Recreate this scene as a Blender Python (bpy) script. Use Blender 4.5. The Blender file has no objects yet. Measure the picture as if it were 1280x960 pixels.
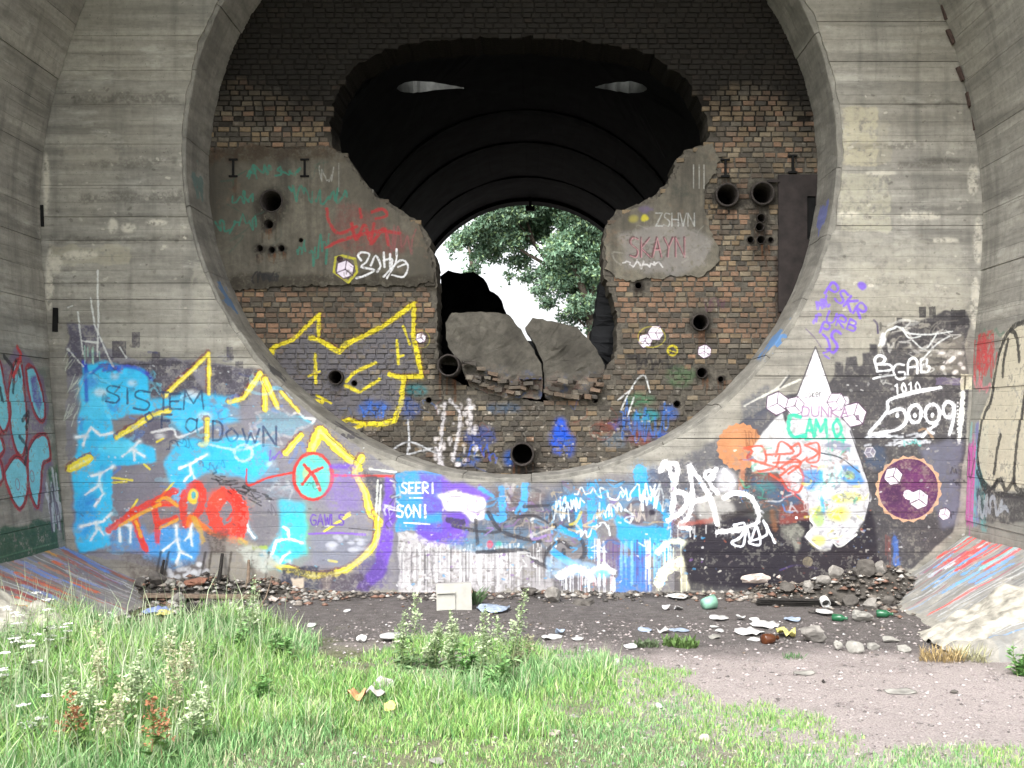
import bpy, bmesh, math, random
import numpy as np
from mathutils import Vector, Matrix, noise as mnoise
from math import radians, sin, cos, pi, sqrt

C = bpy.context.scene
COL = C.collection
RNG = np.random.default_rng(7)
random.seed(7)

# ------------------------------------------------------------------ camera, sky, sun, exposure
CAM_Z, F, VX, VY = 2.41, 1280.0, 672.0, 520.0       # eye height (m), focal length and principal point measured on the photograph
cam_d = bpy.data.cameras.new('camera')
cam_d.sensor_width, cam_d.lens = 36.0, 36.0
cam_d.shift_x, cam_d.shift_y = -(VX - 640) / 1280, (VY - 480) / 1280
cam_d.clip_start, cam_d.clip_end = 0.1, 3000
cam = bpy.data.objects.new('camera', cam_d)
cam.location, cam.rotation_euler = (0, 0, CAM_Z), (pi / 2, 0, 0)
COL.objects.link(cam)
C.camera = cam

SUN_EL, SUN_AZ = radians(52), radians(205)            # azimuth from +Y (north), clockwise: behind the camera, a little to its left
W = bpy.data.worlds.new('World')
C.world = W
W.use_nodes = True
nt = W.node_tree
sky = nt.nodes.new('ShaderNodeTexSky')
sky.sky_type = 'NISHITA'
sky.sun_disc = False
sky.sun_elevation, sky.sun_rotation = SUN_EL, SUN_AZ
sky.air_density, sky.dust_density, sky.ozone_density = 1.0, 4.0, 1.0
hs = nt.nodes.new('ShaderNodeHueSaturation')           # cloud cover takes most of the blue away
hs.inputs['Saturation'].default_value = 0.15
nt.links.new(sky.outputs[0], hs.inputs['Color'])
bg = nt.nodes['Background']
bg.inputs['Strength'].default_value = 0.15
nt.links.new(hs.outputs[0], bg.inputs['Color'])

sun_d = bpy.data.lights.new('sun', 'SUN')
sun_d.energy, sun_d.angle, sun_d.color = 0.9, radians(35), (1.0, 0.97, 0.92)
sun = bpy.data.objects.new('sun', sun_d)
sv = Vector((sin(SUN_AZ) * cos(SUN_EL), cos(SUN_AZ) * cos(SUN_EL), sin(SUN_EL)))
sun.rotation_euler = (-sv).to_track_quat('-Z', 'Y').to_euler()
sun.location = sv * 60
COL.objects.link(sun)

vs = C.view_settings
vs.view_transform, vs.look, vs.gamma, vs.use_curve_mapping = 'Standard', 'None', 1.0, False
vs.exposure = 1.5

# ------------------------------------------------------------------ measuring helpers
Y1, Y2 = 14.0, 15.04                  # plane of the concrete wall with the round opening; plane of the brick wall behind it
S1, S2 = F / Y1, F / Y2               # photo pixels per metre there


def P(px, py, Y):
    return Vector(((px - VX) * Y / F, Y, CAM_Z + (VY - py) * Y / F))


def G(px, py):                        # a point of the ground
    Y = CAM_Z * F / (py - VY)
    return Vector(((px - VX) * Y / F, Y, 0))


CX, CZ, R = (640 - VX) / S1, CAM_Z + (VY - 190) / S1, 408 / S1


def lin(c):
    c = np.asarray(c, float) / 255
    return np.where(c <= .04045, c / 12.92, ((c + .055) / 1.055) ** 2.4)


def ground_z(x, y):
    a = max(0., min(1., (13.6 - y) / 2)) if y > 5 else 1
    if abs(x) > 14 or y < 1 or y > 15:
        return -0.02
    n = mnoise.noise(Vector((x * .7, y * .7, 3.1))) * .06 + mnoise.noise(Vector((x * 2.6, y * 2.6, 9.))) * .026
    return n * a


# ------------------------------------------------------------------ mesh helpers
class MB:
    def __init__(s):
        s.v, s.f, s.c = [], [], []
        s.col = (1, 1, 1, 1)

    def face(s, pts):
        n = len(s.v)
        s.v += [tuple(p) for p in pts]
        s.c += [s.col] * len(pts)
        s.f.append(tuple(range(n, n + len(pts))))

    def raw(s, vs_, fs):
        n = len(s.v)
        s.v += [tuple(p) for p in vs_]
        s.c += [s.col] * len(vs_)
        s.f += [tuple(i + n for i in f) for f in fs]

    def box(s, x0, y0, z0, x1, y1, z1, M=None, jit=0):
        q = [Vector((x, y, z)) for x in (x0, x1) for y in (y0, y1) for z in (z0, z1)]
        if jit:
            q = [p + Vector((random.uniform(-jit, jit), random.uniform(-jit, jit), random.uniform(-jit, jit))) for p in q]
        if M is not None:
            q = [M @ p for p in q]
        s.raw(q, [(0, 1, 3, 2), (4, 6, 7, 5), (0, 4, 5, 1), (2, 3, 7, 6), (0, 2, 6, 4), (1, 5, 7, 3)])

    def tube(s, pts, rad, k=5, cap=True):
        pts = [Vector(p) for p in pts]
        vs_, fs = [], []
        up = Vector((.13, .31, .94))
        for i, p in enumerate(pts):
            d = (pts[min(i + 1, len(pts) - 1)] - pts[max(i - 1, 0)]).normalized()
            a = d.cross(up)
            if a.length < .05:
                a = d.cross(Vector((1, 0, 0)))
            a.normalize()
            b = d.cross(a)
            r = rad[i] if isinstance(rad, (list, tuple)) else rad
            for j in range(k):
                t = 2 * pi * j / k
                vs_.append(p + (a * cos(t) + b * sin(t)) * r)
        for i in range(len(pts) - 1):
            for j in range(k):
                q = (j + 1) % k
                fs.append((i * k + j, i * k + q, (i + 1) * k + q, (i + 1) * k + j))
        if cap:
            fs.append(tuple(range(k)))
            fs.append(tuple(range((len(pts) - 1) * k, len(pts) * k)))
        s.raw(vs_, fs)

    def lathe(s, prof, M=None, k=20):                      # prof: (radius, z)
        vs_, fs = [], []
        for r, z in prof:
            for j in range(k):
                t = 2 * pi * j / k
                p = Vector((r * cos(t), r * sin(t), z))
                vs_.append(M @ p if M is not None else p)
        for i in range(len(prof) - 1):
            for j in range(k):
                q = (j + 1) % k
                fs.append((i * k + j, i * k + q, (i + 1) * k + q, (i + 1) * k + j))
        s.raw(vs_, fs)


def props(o, label=None, cat=None, group=None, kind=None):
    for k, v in (('label', label), ('category', cat), ('group', group), ('kind', kind)):
        if v:
            o[k] = v
    return o


def empty(name, loc, label, cat, group=None):
    o = bpy.data.objects.new(name, None)
    o.location = loc
    o.empty_display_size = .2
    COL.objects.link(o)
    return props(o, label, cat, group)


def origin_of(o):
    l = Vector(o.location)
    if o.parent:
        l = l + origin_of(o.parent)
    return l


def link(name, me, parent=None, loc=(0, 0, 0)):
    o = bpy.data.objects.new(name, me)
    o.location = loc
    if parent is not None:
        o.parent = parent
    COL.objects.link(o)
    return o


def build(name, mb, mat, parent=None, at=None, smooth=False, colors=False):
    """one mesh object; vertices are given in world space, its origin goes to `at` (or to its parent's origin)"""
    me = bpy.data.meshes.new(name)
    o0 = Vector(at) if at is not None else (origin_of(parent) if parent is not None else Vector((0, 0, 0)))
    me.from_pydata([(p[0] - o0.x, p[1] - o0.y, p[2] - o0.z) for p in mb.v], [], mb.f)
    bm = bmesh.new()
    bm.from_mesh(me)
    bmesh.ops.recalc_face_normals(bm, faces=bm.faces)
    bm.to_mesh(me)
    bm.free()
    if colors:
        a = me.color_attributes.new('tint', 'FLOAT_COLOR', 'POINT')
        a.data.foreach_set('color', np.asarray(mb.c, 'f4').ravel())
    if smooth:
        me.polygons.foreach_set('use_smooth', [True] * len(me.polygons))
    me.materials.append(mat)
    po = origin_of(parent) if parent is not None else Vector((0, 0, 0))
    return link(name, me, parent, o0 - po)


def np_mesh(name, V, k, mat, colors=None, parent=None, Fi=None):
    """many separate little faces from arrays; V is (n, 3); k corners a face"""
    me = bpy.data.meshes.new(name)
    V = np.asarray(V, 'f4')
    if Fi is None:
        Fi = np.arange(len(V), dtype='i4')
    Fi = np.asarray(Fi, 'i4').ravel()
    nf = len(Fi) // k
    me.vertices.add(len(V))
    me.vertices.foreach_set('co', V.ravel())
    me.loops.add(len(Fi))
    me.loops.foreach_set('vertex_index', Fi)
    me.polygons.add(nf)
    me.polygons.foreach_set('loop_start', np.arange(0, nf * k, k, dtype='i4'))
    me.update(calc_edges=True)
    me.validate()
    if colors is not None:
        a = me.color_attributes.new('tint', 'FLOAT_COLOR', 'POINT')
        cc = np.ones((len(V), 4), 'f4')
        cc[:, :3] = colors
        a.data.foreach_set('color', cc.ravel())
    me.materials.append(mat)
    return link(name, me, parent)


def inside(poly, x, y):
    r = False
    j = len(poly) - 1
    for i in range(len(poly)):
        xi, yi = poly[i][0], poly[i][1]
        xj, yj = poly[j][0], poly[j][1]
        if (yi > y) != (yj > y) and x < (xj - xi) * (y - yi) / (yj - yi) + xi:
            r = not r
        j = i
    return r


def spline(pts, step=4.0, closed=False):
    p = [np.array(q, float) for q in pts]
    if len(p) < 3 and not closed:
        n = max(2, int(np.linalg.norm(p[1] - p[0]) / step) + 1)
        return [p[0] + (p[1] - p[0]) * t for t in np.linspace(0, 1, n)]
    if closed:
        q = [p[-1]] + p + [p[0], p[1]]
    else:
        q = [2 * p[0] - p[1]] + p + [2 * p[-1] - p[-2]]
    out = []
    for i in range(1, len(q) - 2):
        n = max(2, int(np.linalg.norm(q[i + 1] - q[i]) / step) + 1)
        for t in np.linspace(0, 1, n, endpoint=False):
            out.append(.5 * (2 * q[i] + (q[i + 1] - q[i - 1]) * t + (2 * q[i - 1] - 5 * q[i] + 4 * q[i + 1] - q[i + 2]) * t * t
                             + (3 * q[i] - q[i - 1] - 3 * q[i + 1] + q[i + 2]) * t ** 3))
    out.append(q[-2])
    return out


def rough_line(pts, step, amp, seed=0.0, closed=True, sc=1.0):
    """a polyline densified and made uneven (2-D)"""
    out = []
    n = len(pts)
    for i in range(n if closed else n - 1):
        a, b = pts[i], pts[(i + 1) % n]
        k = max(1, int(math.hypot(b[0] - a[0], b[1] - a[1]) / step))
        for j in range(k):
            t = j / k
            x, y = a[0] + (b[0] - a[0]) * t, a[1] + (b[1] - a[1]) * t
            out.append((x + amp * mnoise.noise(Vector((x * sc, y * sc, seed))), y + amp * mnoise.noise(Vector((x * sc, y * sc, seed + 7.3)))))
    if not closed:
        out.append(tuple(pts[-1]))
    return out


def fill_loops(loops):
    """triangles of a 2-D area bounded by the first loop, with the others cut out -> verts, tris"""
    bm = bmesh.new()
    es = []
    for lp in loops:
        vv = [bm.verts.new((p[0], p[1], 0)) for p in lp]
        es += [bm.edges.new((vv[i], vv[(i + 1) % len(vv)])) for i in range(len(vv))]
    bmesh.ops.triangle_fill(bm, use_beauty=True, use_dissolve=False, edges=es)
    bm.verts.index_update()
    V = [(v.co.x, v.co.y) for v in bm.verts]
    T = [tuple(v.index for v in f.verts) for f in bm.faces]
    bm.free()
    return V, T


def slab_from_loops(mb, loops, ya, yb):
    """a plate in the XZ plane between y=ya (front) and y=yb; loops are lists of (x, z)"""
    V, T = fill_loops(loops)
    mb.raw([(x, ya, z) for x, z in V], T)
    mb.raw([(x, yb, z) for x, z in V], T)
    for lp in loops:
        n = len(lp)
        vs_ = [(x, ya, z) for x, z in lp] + [(x, yb, z) for x, z in lp]
        mb.raw(vs_, [(i, (i + 1) % n, n + (i + 1) % n, n + i) for i in range(n)])


# ------------------------------------------------------------------ material helpers
class NT:
    def __init__(s, name):
        s.m = bpy.data.materials.new(name)
        s.m.use_nodes = True
        s.t = s.m.node_tree
        s.b = s.t.nodes['Principled BSDF']
        s._pos = None

    def put(s, sock, v):
        if hasattr(v, 'is_output') or isinstance(v, bpy.types.NodeSocket):
            s.t.links.new(v, sock)
        else:
            if isinstance(v, (tuple, list)) and len(v) == 3 and sock.type == 'RGBA':
                v = (*v, 1)
            sock.default_value = v

    def n(s, typ, **kw):
        nd = s.t.nodes.new(typ)
        for k, v in kw.items():
            setattr(nd, k, v)
        return nd

    @property
    def pos(s):
        if s._pos is None:
            s._pos = s.n('ShaderNodeNewGeometry').outputs['Position']
        return s._pos

    def mapped(s, scale=(1, 1, 1), loc=(0, 0, 0), rot=(0, 0, 0), vec=None):
        m = s.n('ShaderNodeMapping')
        s.put(m.inputs['Vector'], vec or s.pos)
        m.inputs['Scale'].default_value = scale
        m.inputs['Location'].default_value = loc
        m.inputs['Rotation'].default_value = rot
        return m.outputs[0]

    def noise(s, scale, detail=4, rough=.55, vec=None, dist=0):
        m = s.n('ShaderNodeTexNoise')
        s.put(m.inputs['Vector'], vec or s.pos)
        m.inputs['Scale'].default_value = scale
        m.inputs['Detail'].default_value = detail
        m.inputs['Roughness'].default_value = rough
        m.inputs['Distortion'].default_value = dist
        return m.outputs['Fac']

    def ramp(s, fac, stops):
        m = s.n('ShaderNodeValToRGB')
        e = m.color_ramp.elements
        while len(e) < len(stops):
            e.new(.5)
        for el, (p, c) in zip(e, stops):
            el.position = p
            el.color = (c, c, c, 1) if isinstance(c, (int, float)) else (*c, 1)
        s.put(m.inputs[0], fac)
        return m.outputs[0]

    def mix(s, fac, a, b, mode='MIX'):
        m = s.n('ShaderNodeMix', data_type='RGBA', blend_type=mode)
        s.put(m.inputs[0], fac)
        s.put(m.inputs[6], a)
        s.put(m.inputs[7], b)
        return m.outputs[2]

    def math(s, op, a, b=0.0, clamp=False):
        m = s.n('ShaderNodeMath', operation=op, use_clamp=clamp)
        s.put(m.inputs[0], a)
        s.put(m.inputs[1], b)
        return m.outputs[0]

    def xyz(s, vec=None):
        m = s.n('ShaderNodeSeparateXYZ')
        s.put(m.inputs[0], vec or s.pos)
        return m.outputs

    def bump(s, h, strength=.5, dist=.02):
        m = s.n('ShaderNodeBump')
        s.put(m.inputs['Height'], h)
        m.inputs['Strength'].default_value = strength
        m.inputs['Distance'].default_value = dist
        s.t.links.new(m.outputs[0], s.b.inputs['Normal'])

    def attr(s, name='tint'):
        return s.n('ShaderNodeVertexColor', layer_name=name).outputs[0]

    def done(s, col, rough=.85, spec=.3):
        s.put(s.b.inputs['Base Color'], col)
        s.put(s.b.inputs['Roughness'], rough)
        s.b.inputs['Specular IOR Level'].default_value = spec
        return s.m


def plain(name, col, rough=.6, var=.25, scale=14, bump=0, spec=.4, metal=0):
    m = NT(name)
    f = m.noise(scale, 5)
    c = m.mix(m.ramp(f, [(.3, 0), (.7, 1)]), tuple(x * (1 - var) for x in col), tuple(min(1, x * (1 + var)) for x in col))
    if bump:
        m.bump(f, bump, .01)
    m.b.inputs['Metallic'].default_value = metal
    return m.done(c, rough, spec)

# ------------------------------------------------------------------ spray-can painter: computes flat paint layers for the walls
def vnoise(H, Wd, cell, rng):
    gh, gw = int(H / cell) + 3, int(Wd / cell) + 3
    g = rng.random((gh, gw)).astype('f4') * 2 - 1
    y, x = np.arange(H) / cell, np.arange(Wd) / cell
    yi, xi = y.astype(int), x.astype(int)
    fy, fx = (y - yi)[:, None].astype('f4'), (x - xi)[None, :].astype('f4')
    fy, fx = fy * fy * (3 - 2 * fy), fx * fx * (3 - 2 * fx)
    a = g[yi][:, xi] * (1 - fx) + g[yi][:, xi + 1] * fx
    b = g[yi + 1][:, xi] * (1 - fx) + g[yi + 1][:, xi + 1] * fx
    return a * (1 - fy) + b * fy


def boxblur(m, r):
    r = int(r)
    if r < 1:
        return m
    for ax in (0, 1):
        p = np.concatenate([np.repeat(m.take([0], ax), r + 1, ax), m, np.repeat(m.take([-1], ax), r, ax)], ax)
        c = np.cumsum(p, ax, dtype='f8')
        k = 2 * r + 1
        m = ((c.take(range(k, c.shape[ax]), ax) - c.take(range(0, c.shape[ax] - k), ax)) / k).astype('f4')
    return m


FONT = {
    'A': [[(0, 1), (.5, 0), (1, 1)], [(.2, .62), (.8, .62)]], 'B': [[(0, 0), (0, 1)], [(0, 0), (.8, .1), (.75, .42), (.05, .48)], [(.05, .48), (1, .6), (.85, .98), (0, 1)]],
    'C': [[(.95, .1), (.4, 0), (0, .5), (.4, 1), (1, .88)]], 'D': [[(0, 0), (0, 1)], [(0, 0), (.8, .1), (1, .5), (.75, .95), (0, 1)]],
    'E': [[(.95, 0), (0, 0), (0, 1), (1, 1)], [(0, .5), (.75, .48)]], 'F': [[(1, 0), (0, 0), (0, 1)], [(0, .5), (.75, .48)]],
    'G': [[(.95, .1), (.4, 0), (0, .5), (.4, 1), (.95, .9), (.95, .55), (.55, .55)]], 'H': [[(0, 0), (0, 1)], [(1, 0), (1, 1)], [(0, .5), (1, .5)]],
    'I': [[(.5, 0), (.5, 1)]], 'J': [[(.8, 0), (.8, .8), (.4, 1), (0, .8)]], 'K': [[(0, 0), (0, 1)], [(.95, 0), (0, .55), (1, 1)]],
    'L': [[(0, 0), (0, 1), (1, 1)]], 'M': [[(0, 1), (.1, 0), (.5, .7), (.9, 0), (1, 1)]], 'N': [[(0, 1), (0, 0), (1, 1), (1, 0)]],
    'O': [[(.5, 0), (.05, .4), (.4, 1), (.95, .6), (.5, 0)]], 'P': [[(0, 1), (0, 0), (.9, .1), (.85, .5), (0, .55)]],
    'R': [[(0, 1), (0, 0), (.9, .1), (.85, .48), (.05, .52), (1, 1)]], 'S': [[(.95, .08), (.3, 0), (.1, .3), (.9, .65), (.7, 1), (0, .92)]],
    'T': [[(0, 0), (1, 0)], [(.5, 0), (.5, 1)]], 'U': [[(0, 0), (.05, .8), (.5, 1), (.95, .8), (1, 0)]], 'V': [[(0, 0), (.5, 1), (1, 0)]],
    'W': [[(0, 0), (.25, 1), (.5, .3), (.75, 1), (1, 0)]], 'Y': [[(0, 0), (.5, .5), (1, 0)], [(.5, .5), (.4, 1)]], 'Z': [[(0, 0), (1, 0), (0, 1), (1, 1)]],
    'e': [[(.05, .55), (.95, .5), (.7, .1), (.1, .3), (.2, .9), (.95, .9)]], 'a': [[(.9, .2), (.3, .05), (0, .6), (.4, 1), (.9, .7)], [(.95, .1), (.9, .7), (1, 1)]],
    'o': [[(.5, 0), (.05, .4), (.4, 1), (.95, .6), (.5, 0)]], 'k': [[(.1, -.4), (.1, 1)], [(.9, .1), (.1, .6), (.95, 1)]], 'r': [[(.1, .1), (.1, 1)], [(.1, .4), (.5, .1), (.9, .2)]],
    'y': [[(0, 0), (.45, .6)], [(1, 0), (.3, 1.3)]], 'n': [[(.05, 0), (.05, 1)], [(.05, .3), (.6, 0), (.95, .4), (.95, 1)]],
    '0': [[(.5, 0), (.05, .4), (.4, 1), (.95, .6), (.5, 0)]], '1': [[(.2, .2), (.6, 0), (.5, 1)]], '9': [[(.9, .3), (.4, 0), (.1, .4), (.5, .6), (.9, .3), (.8, 1)]], '!': [[(.5, 0), (.5, 1)]],
}


class Canvas:
    """paint layer over the photo window x0..x1, y0..y1 (measured in photo pixels on that wall's own plane)"""

    def __init__(s, x0, y0, x1, y1, r, seed, tr=None):
        s.x0, s.y0, s.x1, s.y1, s.r = x0, y0, x1, y1, r
        s.W, s.H = int((x1 - x0) * r), int((y1 - y0) * r)
        s.p = np.zeros((s.H, s.W, 3), 'f4')
        s.a = np.zeros((s.H, s.W), 'f4')
        s.g = np.random.default_rng(seed)
        s.n1, s.n2, s.n3 = vnoise(s.H, s.W, 4 * r, s.g), vnoise(s.H, s.W, 14 * r, s.g), vnoise(s.H, s.W, 1.6 * r, s.g)
        s.tr = tr

    def loc(s, pts):
        if s.tr:
            pts = [s.tr(*p) for p in pts]
        return [((p[0] - s.x0) * s.r, (p[1] - s.y0) * s.r) for p in pts]

    def win(s, q, m):
        xs, ys = [p[0] for p in q], [p[1] for p in q]
        xa, xb = max(0, int(min(xs) - m)), min(s.W, int(max(xs) + m) + 1)
        ya, yb = max(0, int(min(ys) - m)), min(s.H, int(max(ys) + m) + 1)
        return xa, xb, ya, yb

    def over(s, sl, m, col):
        c = lin(col).astype('f4')
        s.p[sl] = s.p[sl] * (1 - m[..., None]) + c * m[..., None]
        s.a[sl] = s.a[sl] + m * (1 - s.a[sl])

    def stroke(s, pts, w, col, a=1., soft=.9, rough=.28, smooth=True, closed=False):
        q = s.loc(pts)
        if smooth:
            q = spline(q, 5, closed)
        elif closed:
            q = q + [q[0]]
        w, soft = w * s.r, max(1., soft * s.r)
        halo = w > 3.2 * s.r
        M = w * (1.7 if halo else .8) + soft + 2
        xa, xb, ya, yb = s.win(q, M)
        if xb <= xa or yb <= ya:
            return
        D = np.full((yb - ya, xb - xa), 1e4, 'f4')
        for A, B in zip(q[:-1], q[1:]):
            ua, ub, va, vb = s.win([A, B], M)
            if ub <= ua or vb <= va:
                continue
            X, Y = np.meshgrid(np.arange(ua, ub, dtype='f4'), np.arange(va, vb, dtype='f4'))
            dx, dy = B[0] - A[0], B[1] - A[1]
            t = np.clip(((X - A[0]) * dx + (Y - A[1]) * dy) / (dx * dx + dy * dy + 1e-6), 0, 1)
            d = np.hypot(X - A[0] - t * dx, Y - A[1] - t * dy)
            sub = D[va - ya:vb - ya, ua - xa:ub - xa]
            np.minimum(sub, d, out=sub)
        sl = (slice(ya, yb), slice(xa, xb))
        h = w / 2 * (1 + rough * s.n1[sl] + .5 * rough * s.n3[sl] + .22 * s.n2[sl])
        m = np.clip((h - D) / soft + .5, 0, 1) * a * (.93 + .1 * s.n2[sl] + .09 * s.n3[sl])
        if halo:                                           # overspray beside a fat line
            m = np.maximum(m, np.clip(np.exp(-np.maximum(D - h, 0) / (w * .24)) * (.12 + .42 * s.n3[sl]), 0, 1) * a * (D < M))
        s.over(sl, np.clip(m, 0, 1), col)

    def poly(s, pts, col, a=1., soft=1., warp=2., mott=0.):
        q = s.loc(pts)
        M = (warp + soft) * s.r + 3
        xa, xb, ya, yb = s.win(q, M)
        if xb <= xa or yb <= ya:
            return
        sl = (slice(ya, yb), slice(xa, xb))
        X, Y = np.meshgrid(np.arange(xa, xb, dtype='f4'), np.arange(ya, yb, dtype='f4'))
        X = X + s.n1[sl] * warp * s.r * .5 + s.n2[sl] * warp * s.r
        Y = Y + s.n3[sl] * warp * s.r * .3 + np.roll(s.n2, 37, 1)[sl] * warp * s.r
        m = np.zeros(X.shape, bool)
        for i in range(len(q)):
            (x1, y1), (x2, y2) = q[i], q[i - 1]
            if y1 == y2:
                continue
            m ^= ((y1 > Y) != (y2 > Y)) & (X < (x2 - x1) * (Y - y1) / (y2 - y1) + x1)
        m = boxblur(boxblur(m.astype('f4'), soft * s.r * .5), soft * s.r * .5)
        if mott:
            m = m * np.clip(1 - mott * (.5 + .9 * s.n1[sl] + .7 * s.n2[sl] + .8 * s.n3[sl]), 0, 1)
        s.over(sl, m * a, col)

    def rect(s, xa, ya, xb, yb, col, **k):
        s.poly([(xa, ya), (xb, ya), (xb, yb), (xa, yb)], col, **k)

    def blob(s, x, y, rx, ry, col, a=1., soft=4., mott=.3):
        s.poly([(x + rx * cos(t), y + ry * sin(t)) for t in np.linspace(0, 2 * pi, 18)[:-1]], col, a, soft, min(rx, ry) * .25, mott)

    def ring(s, x, y, rx, ry, w, col, **k):
        s.stroke([(x + rx * cos(t), y + ry * sin(t)) for t in np.linspace(0, 2 * pi, 13)[:-1]], w, col, closed=True, **k)

    def disc(s, x, y, rx, ry, col, a=1., jag=0, n=40):
        pts = []
        for i in range(n):
            t, e = 2 * pi * i / n, 1 + (jag if i % 2 else -jag)
            pts.append((x + rx * e * cos(t), y + ry * e * sin(t)))
        s.poly(pts, col, a, .8, .5, .12)

    def drips(s, xa, xb, y, ln, col, n, w=1.6, a=.85):
        for _ in range(n):
            x = s.g.uniform(xa, xb)
            l = ln * s.g.uniform(.3, 1.15)
            s.stroke([(x, y + s.g.uniform(-4, 4)), (x + s.g.uniform(-.6, .6), y + l)], w * s.g.uniform(.6, 1.4), col, a * s.g.uniform(.6, 1), smooth=False)

    def scrib(s, xa, ya, xb, yb, n, w, col, a=.8, loops=True):
        """illegible tag: a run of loops and spikes"""
        x = xa
        pts = []
        while x < xb:
            pts += [(x, s.g.uniform(ya, yb)), (x + s.g.uniform(-.6, 1.2) * (xb - xa) / n, s.g.uniform(ya, yb))]
            x += (xb - xa) / n
        s.stroke(pts, w, col, a, rough=.3, smooth=loops)

    def text(s, t, x, y, w, h, lw, col, gap=.3, rot=0., a=1., dy=0., **k):
        for i, ch in enumerate(t):
            if ch == ' ':
                continue
            for pl in FONT[ch]:
                pts = []
                for (u, v) in pl:
                    X, Y = i * w * (1 + gap) + u * w, v * h + i * dy
                    pts.append((x + X * cos(rot) - Y * sin(rot), y + X * sin(rot) + Y * cos(rot)))
                s.stroke(pts, lw, col, a, smooth=len(pts) > 3 and ch not in 'EFHLMNWVZT', **k)

    def cube(s, x, y, r, rot=0., col=(240, 230, 242), line=(70, 45, 70), a=1.):
        q = [(x + r * cos(rot + pi / 6 + i * pi / 3), y + r * sin(rot + pi / 6 + i * pi / 3)) for i in range(6)]
        s.poly(q, col, a, .6, .3)
        s.stroke(q, max(.9, r * .1), line, a, smooth=False, closed=True)
        for i in (0, 2, 4):
            s.stroke([(x, y), q[i]], max(.9, r * .1), line, a, smooth=False)

    def grit(s, xa, ya, xb, yb, n, pal, r=(.5, 1.8), a=.7):
        """flecks, chips and overspray dots"""
        for _ in range(n):
            x, y = s.g.uniform(xa, xb), s.g.uniform(ya, yb)
            q = s.g.uniform(*r)
            s.stroke([(x, y), (x + s.g.uniform(-2, 2) * q, y + s.g.uniform(-1, 1) * q)], q * 1.6, pal[int(s.g.integers(len(pal)))], a * s.g.uniform(.5, 1), .7, .5, smooth=False)

    def clutter(s, xa, ya, xb, yb, n, pal, w=(1, 3), l=(5, 22), a=.6):
        """old tags painted over one another until nothing can be read"""
        for _ in range(n):
            x, y = s.g.uniform(xa, xb), s.g.uniform(ya, yb)
            k = int(s.g.integers(2, 6))
            pts = [(x, y)]
            for _ in range(k):
                d = s.g.uniform(*l)
                t = s.g.uniform(0, 2 * pi)
                pts.append((min(xb, max(xa, pts[-1][0] + d * cos(t))), min(yb, max(ya, pts[-1][1] + d * .8 * sin(t)))))
            s.stroke(pts, s.g.uniform(*w), pal[int(s.g.integers(len(pal)))], a * s.g.uniform(.5, 1.1), 1, .45)

    def image(s, name, wear=.25):
        chips = np.clip((.7 * s.n1 + .55 * s.n3 + .5 * s.n2 - .42) * 3.2, 0, 1)
        al = np.clip(s.a * (1 - min(1, wear * 3.2) * chips) * (1 - .25 * wear), 0, 1)
        rgb = s.p / np.maximum(s.a, 1e-4)[..., None]
        rgb = rgb * (1 + .10 * s.n2 + .08 * s.n3)[..., None]
        im = bpy.data.images.new(name, s.W, s.H, alpha=True, float_buffer=False)
        im.alpha_mode = 'STRAIGHT'
        rgb = np.clip(rgb, 0, 1)
        enc = np.where(rgb <= .0031308, rgb * 12.92, 1.055 * rgb ** (1 / 2.4) - .055)
        out = np.concatenate([enc, al[..., None]], -1)[::-1].astype('f4')
        im.pixels.foreach_set(np.ascontiguousarray(out).ravel())
        im.pack()
        return im


YEL, CYA, WHT, BLK, RED, PUR, NAVY, TEAL = (240, 222, 60), (54, 200, 252), (238, 238, 240), (34, 32, 38), (226, 58, 42), (116, 74, 196), (44, 58, 92), (42, 185, 152)

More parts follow.
